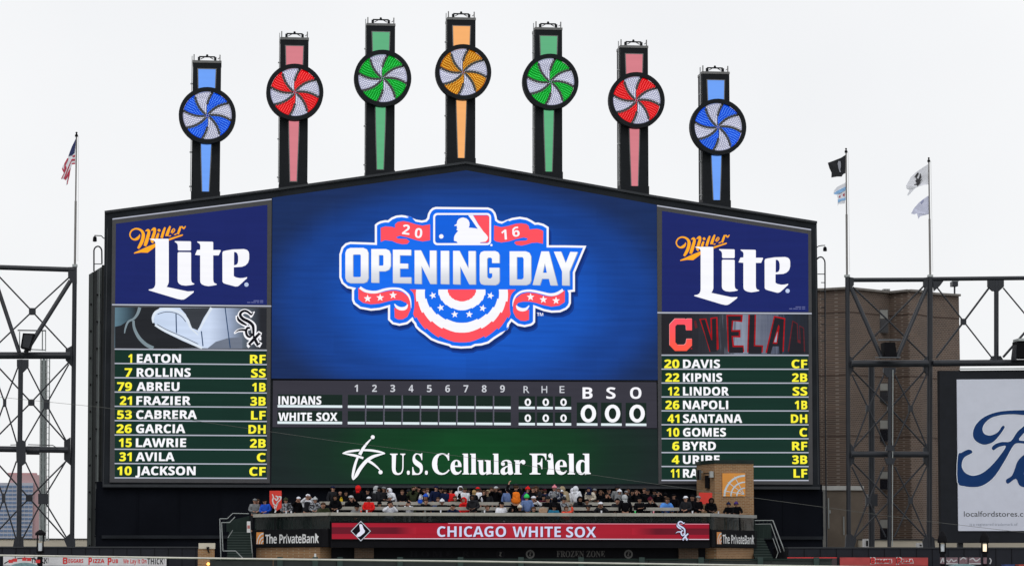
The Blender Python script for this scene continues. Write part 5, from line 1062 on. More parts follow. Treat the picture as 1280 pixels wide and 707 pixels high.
N_ = Z(305, 600, 14.14)
for q in ('500,240,14 520,300,22 505,350,22 530,420,22 570,440,18', '560,270,18 600,300,26 575,350,22 540,310,16', '600,290,20 650,290,26 640,340,18 600,380,20 575,430,22', '530,450,16 560,520,26 545,570,20', '600,400,14 570,460,18 560,520,14'):
    decal('lettering', M_white, rb, -6.207, N_.rib(q))
one('pole', M_blk, rb, 'box', at(344, 630, -6.1).x-.03, at(344, 630, -6.1).x+.03, -6.14, -6.08, F1, at(344, 614, -6.1).z)

# ---------------- stairs at both ends
def tube_path(nm, mat, parent, pts, Y, d_=.07):
    P = [at(u, v, Y) for u, v in pts]
    for a, b in zip(P, P[1:]): one(nm, mat, parent, 'bar', a, b, d_, n=8)
SY = -5.6
st = thing('steel_staircase', 'dark green steel stairs with pale handrails at the left end of the deck', 'staircase', tuple(at(295, 700, SY)))
for i in range(11):
    v = 664+i*3.3; z = at(300, v, SY).z; x0, x1 = at(284+max(0, 3-i), v, SY).x, at(314+i*.15, v, SY).x
    one('stair_tread', M_tread, st, 'box', x0, x1, SY+2-i*.28, SY+2.3-i*.28, z-.05, z); one('stair_riser', M_green, st, 'box', x0, x1, SY+2.27-i*.28, SY+2.3-i*.28, z+.001, z+.10)
one('side_panel', M_green, st, 'prism', [PX(u, v, SY+2.6) for u, v in ((283, 651), (312, 644), (312, 664), (283, 664))], SY+2.55, SY+2.6)
tube_path('handrail', M_bright, st, [(274.8, 647.7), (284, 647.7), (291, 641), (311, 641.4)], SY, .04); tube_path('handrail', M_bright, st, [(276.8, 652.5), (287, 652.5), (293.8, 645.4)], SY+.1, .045)
tube_path('stair_post', M_bright, st, [(274.8, 647.7), (276.2, 700)], SY+.1, .055); tube_path('stair_post', M_bright, st, [(276.9, 652), (278.7, 688)], SY+.25, .06)
tube_path('handrail', M_bright, st, [(278.7, 688), (294.5, 688), (304, 697.5)], SY-1.2, .05); tube_path('handrail', M_bright, st, [(291, 662), (285, 671.5)], SY+.5, .04)
tube_path('stair_post', M_bright, st, [(312.3, 652.5), (315.8, 697)], SY, .05)
for uu in (280, 288, 296, 304): tube_path('baluster', M_green, st, [(uu, 648), (uu, 664)], SY+.3, .03)
nt_ = thing('notice_plate', 'small white notice with a red patch fixed to the left stairs', 'sign', tuple(at(310.7, 665, SY-.1)))
one('plate', M_white, nt_, 'prism', [PX(u, v, SY-.1) for u, v in ((308.6, 651), (313, 651), (313, 665), (308.6, 665))], SY-.1, SY-.07)
one('red_patch', paint('faded_red', (.5, .16, .14), .6), nt_, 'prism', [PX(u, v, SY-.11) for u, v in ((309.2, 656), (312.4, 656), (312.4, 660), (309.2, 660))], SY-.11, SY-.101)
st = thing('steel_staircase', 'dark green steel stairs with pale handrails at the right end past the brick tower', 'staircase', tuple(at(958, 700, SY)))
for i in range(9):
    v = 672+i*3.3; z = at(955, v, SY).z; x0, x1 = at(943.8, v, SY).x, at(964+i*.3, v, SY).x
    one('stair_tread', M_tread, st, 'box', x0, x1, SY+2-i*.28, SY+2.3-i*.28, z-.05, z); one('stair_riser', M_green, st, 'box', x0, x1, SY+2.27-i*.28, SY+2.3-i*.28, z+.001, z+.10)
for pts, d_ in (([(943.5, 650), (966, 649.8)], .04), ([(966, 649.8), (980.8, 689), (984.5, 689)], .06), ([(963.5, 654), (975.8, 689.5)], .045), ([(966, 672), (972.6, 690), (970, 697)], .04), ([(944, 654.5), (963.5, 654.2)], .03)):
    tube_path('handrail', M_bright, st, pts, SY, d_)
for uu in (944, 949, 954, 959, 963.5): tube_path('baluster', M_green, st, [(uu, 650), (uu, 673)], SY+.1, .035)
one('side_panel', M_green, st, 'prism', [PX(u, v, SY+2.6) for u, v in ((943.6, 655), (964, 655), (964, 672), (943.6, 672))], SY+2.55, SY+2.6)
# brick gate pier with lamp
gp = thing('brick_pier', 'short brick pier with cream cap left of the stairs', 'pillar', tuple(at(257.5, 707, -9)))
x0, x1 = at(247.4, 690, -9).x, at(268.2, 690, -9).x
one('shaft', M_brick, gp, 'box', x0, x1, -9, -8.1, zu, at(257, 685.4, -9).z); one('cap', M_cream, gp, 'box', x0+.03, x1+.03, -9.05, -8.05, at(257, 685.2, -9).z, at(257, 678.2, -9).z)
cmr = thing('security_camera', 'small dark camera bracketed on the brick pier cap', 'camera', tuple(at(259.6, 690, -9.2)))
p = at(259.8, 684.5, -9.15); one('body', M_blk, cmr, 'box', p.x-.07, p.x+.07, -9.3, -9.06, p.z-.07, p.z+.07); one('arm', M_blk, cmr, 'bar', (p.x, -9.1, p.z-.07), (p.x+.07, -9.06, p.z-.25), .05)
lmp = thing('wall_lamp', 'small glowing amber lamp low on the brick pier', 'lamp', tuple(at(260, 706, -9.1)))
p = at(260.3, 704.2, -9.1); mb = MB(); mb.ball((p.x, -9.12, p.z), .085, 10, 6); mb.build('bulb', lamp_mat('amber_glow', (1, .5, .12), 2.2), lmp); one('mount', M_blk, lmp, 'box', p.x-.05, p.x+.05, -9.03, -9.001, p.z-.12, p.z+.05)

# ================================================================== low structures along the bottom
M_slab = paint('slate_cladding', (.012, .014, .021), .7, var=.12, spec=.25)
def slab(u0, u1, vt, vb_, Y, dep, name, label, cat, mat, seam=True):
    t = thing(name, label, cat, tuple(at((u0+u1)/2, vb_, Y)))
    x0, x1 = at(u0, vt, Y).x, at(u1, vt, Y).x; z1, z0 = at((u0+u1)/2, vt, Y).z, at((u0+u1)/2, vb_, Y).z
    one('cladding', mat, t, 'box', x0, x1, Y, Y+dep, z0, z1)
    one('coping', M_trim, t, 'box', x0-.02, x1+.02, Y-.06, Y+dep+.05, z1+.001, z1+.07)
    return t, x0, x1, z0, z1
t, x0, x1, z0, z1 = slab(-190, 262, 684, 709, -6.6, 4, 'concession_building', 'long low dark concession building under the left steel truss', 'building', M_slab)
for i in range(26):
    x = x0+(x1-x0)*i/26; one('panel_joint', M_blk, t, 'box', x-.015, x+.015, -6.62, -6.601, z0, z1-.02)
t, x0, x1, z0, z1 = slab(985, 1500, 685, 709, -6.6, 4, 'concession_building', 'long low dark concession building under the right steel truss', 'building', M_slab)
for i in range(26):
    x = x0+(x1-x0)*i/26; one('panel_joint', M_blk, t, 'box', x-.015, x+.015, -6.62, -6.601, z0, z1-.02)
t, x0, x1, z0, z1 = slab(-260, 111, 673.4, 700, 30, 8, 'perimeter_wall', 'cream perimeter wall seen through the left truss base', 'wall', M_cream); 
t, x0, x1, z0, z1 = slab(1078, 1500, 675, 700, 11, 1.2, 'perimeter_wall', 'cream perimeter wall at the foot of the brown brick building', 'wall', M_cream)
# outfield barrier with green top rail and posts
bz = at(620, 697.4, -14).z
bf = thing('outfield_barrier', 'dark green barrier with low posts in front of the deck', 'barrier', tuple(at(620, 707, -14)))
xa, xb = at(262, 700, -14).x, at(1040, 700, -14).x
for i in range(10):
    q0, q1 = xa+(xb-xa)*i/10, xa+(xb-xa)*(i+1)/10
    one('barrier_panel', paint('barrier_mesh', (.020, .025, .025), .8, var=.2, scale=3), bf, 'box', q0+.012, q1-.012, -14, -13.9, 11.4, bz-.09)
one('top_rail', M_green, bf, 'box', xa, xb, -14.05, -13.86, bz-.085, bz)
for uu in (350, 394, 425, 500, 575.5, 651, 726, 802, 876, 950, 1020):
    p = at(uu, 697, -14); one('post', paint('post_green', (.02, .045, .04), .6), bf, 'box', p.x-.14, p.x+.14, -14.12, -14.051, 11.4, bz+.07)
one('bird_spike', M_white, bf, 'box', at(394, 690, -14).x-.05, at(394, 690, -14).x+.05, -14.1, -14.06, bz+.071, bz+.24)
# pizza signs
ps = thing('pizza_banner', 'long white banner with red and black pizza lettering below the left truss', 'banner', tuple(at(106, 706, -7)))
Yb = -6.80
one('panel', paint('banner_white', (.62, .62, .64), .6), ps, 'prism', [PX(u, v, Yb) for u, v in ((4, 694.4), (208, 696.2), (208, 706.8), (4, 706.2))], Yb, Yb+.12)
M_rt = paint('sign_red', (.62, .03, .03), .5); M_bt = paint('sign_black', (.02, .02, .025), .5)
Yb -= .006
for s, f, a, b, vb_, cp, mm in (('B', 'B', 78.5, 84.5, 704, 8, M_rt), ('EGGARS', 'B', 85.5, 104, 702.6, 4.6, M_rt), ('P', 'B', 110.5, 115, 705, 9, M_rt), ('IZZA', 'B', 116.2, 130.5, 702.8, 4.8, M_rt), ('P', 'B', 134.5, 139.5, 705.2, 9, M_rt), ('UB', 'B', 140.5, 147.5, 703, 4.8, M_rt),
        ('We Lay It On', 'N', 154, 183, 703.4, 5.4, M_rt), ('THICK!', 'N', 184, 205.5, 704.6, 7.6, M_bt), ('THICK!', 'N', 38.5, 60.5, 703.2, 6.6, M_bt)):
    text(s, f, a, b, vb_, cp, Yb, mm, ps)
ps = thing('pizza_banner', 'red banner with white-edged pizza lettering below the right truss', 'banner', tuple(at(1105, 706, -7)))
Yb = -6.80
one('panel', paint('banner_red', (.40, .045, .045), .6), ps, 'prism', [PX(u, v, Yb) for u, v in ((1050, 696), (1160, 696.2), (1160, 706.4), (1050, 706.2))], Yb, Yb+.12)
for k, (s, f, a, b, vb_, cp) in enumerate((('B', 'B', 1088.8, 1094, 703.6, 7.4), ('EGGARS', 'B', 1095, 1114.5, 702.6, 4.2), ('P', 'B', 1121.2, 1126.6, 704, 7.8), ('IZZA', 'B', 1127.8, 1141.4, 702.6, 4.4))):
    for dx, dv in ((-.7, -.5), (.7, -.5), (-.7, .7), (.7, .7), (0, .9)): text(s, f, a+dx, b+dx, vb_+dv, cp, Yb-.005-.001*k, M_white, ps, 'lettering_edge')
    text(s, f, a, b, vb_, cp, Yb-.016, M_rt, ps)
ps = thing('pizza_banner', 'dim red banner half hidden behind the right stairs', 'banner', tuple(at(1014, 706, -7)))
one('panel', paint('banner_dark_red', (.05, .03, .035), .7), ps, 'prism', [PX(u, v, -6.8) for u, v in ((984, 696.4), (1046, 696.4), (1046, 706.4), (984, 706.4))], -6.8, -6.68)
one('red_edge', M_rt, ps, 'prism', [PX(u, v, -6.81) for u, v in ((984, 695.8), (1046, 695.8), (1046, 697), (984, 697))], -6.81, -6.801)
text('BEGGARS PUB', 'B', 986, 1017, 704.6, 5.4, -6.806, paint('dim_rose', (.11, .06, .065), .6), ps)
# arched kiosk signs
M_teal = paint('teal_patina', (.16, .27, .29), .5, var=.3, scale=8)
def kiosk(cu, vt, lab, left):
    k = thing('kiosk_arch', lab, 'kiosk', tuple(at(cu, 707, -12)))
    Y = -12; c = at(cu, 712, Y); R = (at(cu, 712, Y)-at(cu, vt, Y)).length; Rx = (at(cu+20, 707, Y)-at(cu, 707, Y)).length
    mb = MB(); mb.prism([(c.x+Rx*1.05*math.cos(math.pi*i/12), c.z+R*math.sin(math.pi*i/12)) for i in range(13)], Y, Y+.5); mb.build('arch_roof', M_teal, k)
    if left:
        pts = [(c.x+Rx*1.5*math.cos(math.pi*(.18+.64*i/10)), Y+.3, c.z+R*1.6*math.sin(math.pi*(.18+.64*i/10))) for i in range(11)]
        for a, b in zip(pts, pts[1:]): one('arch_bar', M_blk, k, 'bar', a, b, .06, n=6)
        for i in (3, 5, 7): one('rod', M_blk, k, 'bar', pts[i], (pts[i][0], pts[i][1], pts[i][2]+.34), .04, n=6)
        for i in (2, 4, 5, 7, 8):
            p = pts[i]; one('red_tag', M_rt, k, 'box', p[0]-.12, p[0]+.10, p[1]-.06, p[1]-.03, p[2]-.14, p[2]+.03)
    return k
kiosk(30, 702.5, 'teal arched kiosk top with red tags at the bottom left corner', True)
kiosk(1204, 704, 'teal arched kiosk top below the car billboard', False)
gs_ = thing('grid_sign', 'worn pink and white panel sign above the right teal kiosk', 'sign', tuple(at(1207, 706, -11)))
mpk = paint('dusty_pink', (.20, .12, .14), .6, var=.3, scale=9)
for a, b in ((1175.5, 1180.5), (1183, 1197.5), (1199.3, 1209.5), (1211, 1225.8), (1229.5, 1233.5)):
    one('panel', mpk, gs_, 'prism', [PX(u, v, -11) for u, v in ((a, 696), (b, 696), (b, 704), (a, 704))], -11, -10.93)
X_ = Z(1160, 685, 10.67)
for q in ('170,190,14 200,130,16 210,180,14', '250,150,12 280,180,14 310,140,12 340,170,16 385,150,12', '430,150,14 470,120,14 510,140,16', '555,150,12 600,130,16 640,165,16 695,130,12', '820,125,12 842,160,16 825,205,14'):
    decal('lettering', paint('chalk_white', (.5, .5, .52), .6), gs_, -11.006, X_.rib(q))
for a, b in ((1182.8, 1197.5), (1211, 1226)): one('white_bar', paint('chalk_white', (.5, .5, .52), .6), gs_, 'prism', [PX(u, v, -11.0) for u, v in ((a, 703.2), (b, 703.2), (b, 704.6), (a, 704.6))], -11.01, -11.0001)
for u0, u1, cl, nm, lb in ((1256, 1268, (.03, .06, .22), 'blue_barrel', 'dark blue box top at the bottom right'), (1273.5, 1290, (.5, .08, .05), 'red_barrel', 'red box top at the bottom right corner')):
    t = thing('storage_box', lb, 'box', tuple(at((u0+u1)/2, 707, -12)))
    x0, x1 = at(u0, 705, -12).x, at(u1, 705, -12).x; one('body', paint(nm, cl, .5), t, 'box', x0, x1, -12, -11.4, 11.4, at(u0, 705.4, -12).z); one('lid', paint(nm, cl, .5), t, 'box', x0-.02, x1+.02, -12.03, -11.38, at(u0, 705.4, -12).z+.002, at(u0, 704.8, -12).z)
# lamp posts
def lamp_post(cu, vh, vg0, vg1, vcap, lab, warm, w_=.24, twin=False):
    Y = -10.5; c = at(cu, vg0, Y)
    t = thing('lamp_post', lab, 'street lamp', (c.x, Y, 11.4), 'lamp posts along the concourse edge')
    zt2, zc1, zg0_, zg1_ = [at(cu, v, Y).z for v in (vh, vcap, vg0, vg1)]
    mb = MB(); mb.lathe((c.x, Y, 0), [(w_*1.1, zc1), (w_*1.15, zc1+.12), (w_*.9, zc1+(zt2-zc1)*.6), (w_*.3, zt2)], 10); mb.build('cap', M_blk, t)
    mb = MB(); mb.lathe((c.x, Y, 0), [(w_*.42, zg1_), (w_*.5, zg0_)], 8); mb.build('lamp_glass', lamp_mat('lamp_warm', (1, .82, .58), .85) if warm else paint('lamp_frost', (.62, .66, .70), .3), t)
    for dx in (-w_*.62, w_*.62): one('bracket', M_blk, t, 'box', c.x+dx-.035, c.x+dx+.035, Y-.04, Y+.04, zg1_-.1, zc1)
    mb = MB(); mb.lathe((c.x, Y, 0), [(w_*.7, 11.4), (w_*.6, 11.9), (w_*.55, zg1_-.1), (w_*.8, zg1_)], 10); mb.build('post', M_blk, t)
lamp_post(1178, 663.6, 679.4, 688.6, 678, 'lamp post with unlit pale glass below the billboard corner', False)
lamp_post(1230.8, 663.6, 679.4, 688.6, 678, 'lamp post with warm lit glass below the billboard', True)
lamp_post(50.3, 661.6, 678, 688, 668.5, 'lamp post with unlit pale glass in front of the left truss', False)

# ================================================================== STEEL TRUSSES
def truss(name, lab, base):
    t = thing(name, lab, 'steel truss', base)
    def mem(nm, u0, v0, u1, v1, dpx, Y0=0., Y1=None, mat=M_steel, sq=False):
        Y1 = Y0 if Y1 is None else Y1
        return one(nm, mat, t, 'bar', at(u0, v0, Y0), at(u1, v1, Y1), dpx*.0455, n=0 if sq else 12)
    def plate(pts, Y=-.12, th=.2, nm='gusset_plate'):
        return one(nm, M_steel, t, 'prism', [PX(u, v, Y) for u, v in pts], Y, Y+th)
    return t, mem, plate
BY = -1.2
t, mem, plate = truss('steel_truss', 'black tubular steel truss tower at the left edge of the picture', tuple(at(50, 683, 0)))
for dx in (0, -103):   # the bay in view and the next one outside the frame
    mem('top_chord', 93+dx, 337, -12+dx, 333.6, 6.2); mem('post', 93.4+dx, 334, 90+dx, 683, 5.6)
    mem('mid_chord', 88+dx, 444, -12+dx, 444, 8.6, -.5); mem('low_chord', 85+dx, 562, -12+dx, 560.6, 7.4, -.5)
    mem('chord_sleeve', 33+dx, 562.4, 49.5+dx, 562.6, 10.5, -.5)
    for (a, b, c, d) in ((88, 345, 40.3, 389), (40.3, 389, -10, 437), (-10, 336, 40.3, 389), (40.3, 389, 84, 436)): mem('brace', a+dx, b, c+dx, d, 1.9, .02)
    mem('thick_brace', 88+dx, 351, 32+dx, 440, 5.6, 0, BY); mem('thick_brace', -11+dx, 335, 24+dx, 440, 5.0, 0, BY)
    for (a, b, c, d) in ((-10, 450, 39, 502.6), (39, 502.6, 82, 551), (85.5, 453, 39, 502.6), (39, 502.6, -10, 552), (-10, 571, 36.5, 622), (36.5, 622, 82, 673), (83.5, 575, 36.5, 622), (36.5, 622, -11, 672)): mem('brace', a+dx, b, c+dx, d, 1.9, .02)
    for (a, b, c, d) in ((34, 458, 58, 505), (58, 505, 83, 551), (86, 455, 58, 505), (58, 505, 31, 552), (22.6, 458, 5.7, 502.6), (5.7, 502.6, -11, 549), (-11, 455, 5.7, 502.6), (5.7, 502.6, 20.5, 552),
                         (31.8, 577, 54, 623), (54, 623, 83, 671), (83, 575, 54, 623), (54, 623, 28.5, 672), (20.5, 576, 4.5, 622), (4.5, 622, -11, 668), (-11, 578, 4.5, 622), (4.5, 622, 19.8, 672)): mem('brace', a+dx, b, c+dx, d, 1.8, BY)
    mem('middle_post', 26+dx, 449, 23.5+dx, 683, 6, BY)
    for (u, v, r) in ((40.3, 388.9, 4.2), (39, 502.6, 4), (36.5, 622, 4.2)): plate([(u-r+dx, v-r), (u+r+dx, v-r), (u+r+dx, v+r), (u-r+dx, v+r)], -.10, nm='joint_plate')
    for (u, v, a, b) in ((58, 505, 3.6, 6), (5.7, 503, 2, 5), (54, 623, 6.3, 6.5), (4.4, 622, 2.2, 6)): plate([(u-a+dx, v-b), (u+a+dx, v-b), (u+a+dx, v+b), (u-a+dx, v+b)], BY-.1, nm='joint_plate')
    plate([(85+dx, 333.6), (96+dx, 333.4), (96+dx, 354), (90.5+dx, 354), (85+dx, 346)]); plate([(82+dx, 436), (90+dx, 431.6), (90+dx, 458.4), (82+dx, 450)]); plate([(80+dx, 551), (88+dx, 546), (88+dx, 581), (80+dx, 574)])
    plate([(79.5+dx, 673), (87.5+dx, 666), (94+dx, 673), (94+dx, 683.6), (84+dx, 683.6)]); plate([(21+dx, 449), (35.6+dx, 449), (35.6+dx, 458), (29+dx, 465), (21+dx, 458)], BY-.1)
    plate([(20+dx, 552), (27+dx, 549), (32+dx, 551.5), (32+dx, 578), (27+dx, 582), (20.5+dx, 577)], BY-.15); plate([(18+dx, 672), (29+dx, 670), (29.5+dx, 683.4), (16+dx, 683.4)], BY-.1)
t2 = thing('loudspeaker', 'black wedge loudspeaker inside the left truss above its middle chord', 'speaker', tuple(at(34, 438, -.9)))
one('cabinet', M_blk, t2, 'prism', [PX(u, v, -1.6) for u, v in ((28.5, 416), (43, 416.6), (37, 437.5), (25.5, 434))], -1.6, -.7); one('grille', M_steel, t2, 'prism', [PX(u, v, -1.62) for u, v in ((30, 418), (41, 418.4), (36, 435), (28, 433))], -1.62, -1.601)
cg = thing('service_cage', 'thin galvanised service rail frame beside the left truss loudspeaker', 'railing', tuple(at(45, 438, -.3)))
for a, b, c, d, dd, mm in ((22, 412.6, 57.5, 413, 1.6, M_steel), (24.5, 414, 24.5, 436, 1.4, M_bright), (53, 413, 53, 438, 1.5, M_bright), (57, 413, 57, 438.5, 1.2, M_bright), (37, 436.4, 57, 437.2, 1.3, M_bright)):
    one('tube', mm, cg, 'bar', at(a, b, -.3), at(c, d, -.3), dd*.045, n=8)
for (a, b, c, d) in ((13, 555.6, 22, 555.4), (35, 555.2, 66, 556), (66, 556, 72, 560)): one('cable_tray', M_steel, cg, 'bar', at(a, b, -.8), at(c, d, -.8), .05, n=6)
# pale ladder mast behind
lm = thing('ladder_mast', 'pale grey caged ladder mast standing behind the left truss', 'mast', tuple(at(55, 683, 9)))
M_pale = paint('pale_galvanised', (.40, .43, .43), .5, var=.12, scale=1.5)
for uu, ww in ((51.2, .09), (55.0, .16), (58.5, .09), (62.0, .07)):
    a = at(uu, 446, 9); b = at(uu-1.6, 676, 9); one('mast_rail', M_pale if ww < .1 else paint('mast_grey', (.26, .30, .30), .5), lm, 'bar', a, b, ww)
one('mast_panel', paint('mast_grey2', (.34, .37, .37), .5), lm, 'prism', [PX(u, v, 9.1) for u, v in ((52, 450), (59, 450), (57.4, 676), (50, 676))], 9.1, 9.16)
for i in range(30):
    v = 450+7.6*i; one('rung', M_pale, lm, 'bar', at(51-i*.05, v, 8.95), at(62.4-i*.05, v, 8.95), .035, n=6)

t, mem, plate = truss('steel_truss', 'black tubular steel truss carrying the billboard at the right edge', tuple(at(1160, 683, 0)))
mem('post', 1059.2, 346, 1061, 683, 5.8); mem('post', 1162.6, 346, 1161.6, 683, 7.2)
mem('top_chord', 1062, 349.8, 1160, 349.4, 5.6); mem('top_chord', 1165, 348.6, 1420, 346, 5.4); mem('mid_chord', 1064, 454.4, 1160, 454, 8.8, -.5); mem('mid_chord', 1166, 453.8, 1420, 452, 8.2, -.3); mem('low_chord', 1064, 567.4, 1160, 567.4, 7.6, -.5)
for (a, b, c, d) in ((1066, 358.6, 1111.4, 401.4), (1111.4, 401.4, 1157.5, 447), (1156, 356, 1111.4, 401.4), (1111.4, 401.4, 1064, 449.5)): mem('brace', a, b, c, d, 2.2, .02)
mem('thick_brace', 1064, 360, 1102, 447, 5.4, 0, BY); mem('thick_brace', 1158.4, 359, 1121, 447, 5.4, 0, BY)
M_lite = paint('truss_grey', (.10, .11, .125), .4)
for v0, vc, v1 in ((461, 510, 559.6), (576, 625, 672.6)):
    for (a, b, c, d) in ((1064.5, v0, 1112.8, vc), (1112.8, vc, 1158.4, v1), (1157.6, v0, 1112.8, vc), (1112.8, vc, 1067, v1)): mem('brace', a, b, c, d, 2.2, .02)
    for (a, b, c, d) in ((1065, v0+7, 1085.5, vc), (1085.5, vc, 1107, v1-2), (1105, v0+7, 1085.5, vc), (1085.5, vc, 1067, v1), (1158, v0+7, 1138.6, vc), (1138.6, vc, 1118, v1-2), (1118.6, v0+7, 1138.6, vc), (1138.6, vc, 1159, v1)): mem('brace', a, b, c, d, 2.0, BY)
    for u in (1085.5, 1138.6): plate([(u-2.6, vc-4), (u+2.6, vc-4), (u+2.6, vc+4), (u-2.6, vc+4)], BY-.1, nm='joint_plate')
    plate([(1109.8, vc-2.5), (1116, vc-2.5), (1116, vc+2.5), (1109.8, vc+2.5)], -.1, nm='joint_plate')
mem('middle_post', 1112.4, 459, 1111.6, 683, 5.0, BY); mem('conduit_or_highlight', 1116.2, 462, 1115.4, 682, 1.2, BY-.1, mat=M_bright)  # the pale tube here is the post's daylight edge, put in as a part
mem('rear_post', 1089.4, 456, 1089.6, 683, 8, 2.6)
one('junction_box', M_steel, t, 'prism', [PX(u, v, 2.2) for u, v in ((1084.6, 617), (1096, 617), (1096, 632), (1084.6, 632))], 2.0, 2.8)
plate([(1062, 346), (1067.4, 347), (1067.4, 356), (1062, 363)]); plate([(1154.6, 347), (1160, 346), (1160, 364), (1154.6, 357)]); plate([(1062, 444), (1067, 449), (1067, 462), (1062, 470)]); plate([(1154.8, 449), (1160, 444), (1160, 470), (1154.8, 462)])
plate([(1063, 553), (1068, 560), (1068, 576), (1063, 583)]); plate([(1154.6, 560), (1159.6, 553), (1159.6, 583), (1154.6, 576)]); plate([(1056.8, 683.4), (1058, 668), (1063, 666), (1071, 673), (1068, 683.4)]); plate([(1155, 683.4), (1153.6, 675), (1160, 666), (1168, 672), (1169, 683.4)])
plate([(1104.6, 459), (1119.6, 459), (1119.6, 465), (1114, 471), (1109, 471), (1104.6, 465)], BY-.1); plate([(1106, 572), (1120, 572), (1117, 580), (1109, 580)], BY-.15); plate([(1107, 563), (1119, 563), (1117, 556), (1109, 556)], BY-.15)
plate([(1166, 351), (1179.5, 351), (1175, 357), (1168, 363.5)], -.1); plate([(1235, 350), (1255, 350), (1255, 358), (1249, 363.6), (1241, 363.6), (1235, 358)], -.1); plate([(1238, 449), (1254, 449), (1251, 444.5), (1241, 444.5)], -.1)
mem('post', 1245.4, 351, 1245.4, 450, 6.2)
for (a, b, c, d, w2) in ((1168, 355, 1204.7, 401.7, 2), (1204.7, 401.7, 1240, 447, 2), (1237, 358.6, 1204.7, 401.7, 2.6), (1204.7, 401.7, 1170, 447, 2.6), (1254, 359.7, 1291, 404, 2), (1291, 404, 1328, 447, 2), (1254, 446, 1291, 404, 3), (1291, 404, 1326, 358, 3)): mem('brace', a, b, c, d, w2, .02)
plate([(1201.6, 398), (1208, 398), (1208, 405.6), (1201.6, 405.6)], -.1, nm='joint_plate'); mem('post', 1331, 351, 1331, 450, 6.2)
t2 = thing('loudspeaker', 'black wedge loudspeaker hung in the first bay of the right truss', 'speaker', tuple(at(1112, 447, -.9)))
one('cabinet', M_blk, t2, 'prism', [PX(u, v, -1.7) for u, v in ((1106, 427.5), (1119, 427.5), (1121.5, 446), (1107, 446))], -1.7, -.7)
one('yoke', M_lite, t2, 'prism', [PX(u, v, -1.75) for u, v in ((1098, 423.6), (1126, 423.6), (1126, 425.4), (1098, 425.4))], -1.75, -1.702); one('foot_bar', M_lite, t2, 'prism', [PX(u, v, -1.75) for u, v in ((1094, 445.8), (1126, 445.8), (1126, 447), (1094, 447))], -1.75, -1.702)
t2 = thing('floodlight', 'black floodlight box on the truss chord at the right picture edge', 'floodlight', tuple(at(1277, 449, -.8)))
one('housing', M_blk, t2, 'prism', [PX(u, v, -1.4) for u, v in ((1271.6, 426), (1290, 426), (1290, 447), (1271.6, 447))], -1.4, -.4); one('hood', M_pale, t2, 'prism', [PX(u, v, -1.45) for u, v in ((1273, 422.6), (1291, 422.6), (1291, 425.8), (1273, 425.8))], -1.5, -.35)
one('bracket', M_steel, t2, 'prism', [PX(u, v, -1.4) for u, v in ((1269.4, 446), (1271.4, 430), (1271.4, 449.6), (1269.4, 449.6))], -1.3, -.5)
# ---------------- car billboard
bb = thing('billboard', 'large pale billboard with dark blue script lettering in a black frame at right', 'billboard', tuple(at(1320, 680, -.6)))
YB = -.7
M_bf = paint('billboard_frame', (.013, .015, .020), .7, spec=.2)
one('backing', M_bf, bb, 'prism', [PX(u, v, YB) for u, v in ((1174.2, 463), (1452, 460.5), (1454, 677.5), (1176.4, 678))], YB, YB+.5)
one('face', paint('billboard_white', (.66, .69, .80), .6, var=.03), bb, 'prism', [PX(u, v, YB-.08) for u, v in ((1196, 474), (1430, 472), (1432, 662.6), (1198, 663))], YB-.08, YB-.001)
one('maintenance_rail', M_pale, bb, 'bar', at(1199, 460.8, YB-.1), at(1440, 459.4, YB-.1), .07)
M_fb = paint('script_blue', (.010, .045, .165), .7, var=.06, spec=.1); M_ring = paint('script_edge', (.78, .83, .92), .6); Yf = YB-.086
R_o = Z(1190, 500, 5.89)
ford = [[R_o('900,100 760,78 640,70 530,72 430,74 330,86 240,120 182,170 156,225 157,270 180,302 230,325 275,318 310,300 345,262 372,225 387,200 385,188 375,186 364,196 345,225 318,246 280,258 245,250 228,230 225,205 240,170 285,130 360,108 450,102 530,108 640,112 760,122 900,140', True, 3)],
        [R_o('640,120 580,140 530,188 480,232 432,300 370,305 320,320 294,345 296,360 308,366 330,350 360,338 397,338 350,410 290,480 230,530 180,550 140,552 95,530 73,490 75,450 95,415 145,388 148,374 138,364 112,363 70,385 44,408 42,600 90,630 150,637 205,632 260,606 320,550 390,440 440,350 472,316 530,318 620,322 620,295 495,294 530,240 580,190 650,150', True, 3)],
        [R_o('398,584 440,555 462,505 482,450 520,408 570,382 640,384 690,420 712,480 705,550 670,610 610,640 540,640 495,622 470,575 412,612', True, 3), R_o('560,470 600,440 640,450 660,500 640,560 590,590 545,580 530,540 538,500')],
        [R_o('730,400 790,380 800,440 850,390 900,385 895,440 840,450 805,490 800,636 735,640')], [R_o('960,400 1020,380 1080,400 1080,300 1150,290 1150,640 1085,640 1080,615 1020,642 960,625 925,570 925,450'), R_o('1000,460 1050,440 1080,460 1080,560 1040,585 1000,565 990,510')]]
for L in ford: 
    decal('script_edge', M_ring, bb, Yf, [inset(L[0], -.9)]) if len(L) == 1 else None
for L in ford: decal('script_lettering', M_fb, bb, Yf-.006, L)
M_tx = paint('sign_charcoal', (.06, .065, .075), .6)
text('localfordstores.com', 'g', 1204.9, 1293.5, 645, 6.6, Yf, M_tx, bb); text('Quick Lane is a registered trademark of', 'g', 1206, 1278, 656.6, 3.4, Yf, paint('faint_grey', (.36, .38, .44), .6), bb) if False else None
text('is a registered trademark of', 'g', 1212, 1272, 656.4, 3.4, Yf, paint('faint_grey', (.34, .37, .44), .6), bb)
for uu in (1200, 1300, 1400): one('support', M_steel, bb, 'bar', at(uu, 560, YB+.6), at(uu, 684, YB+.6), .3)

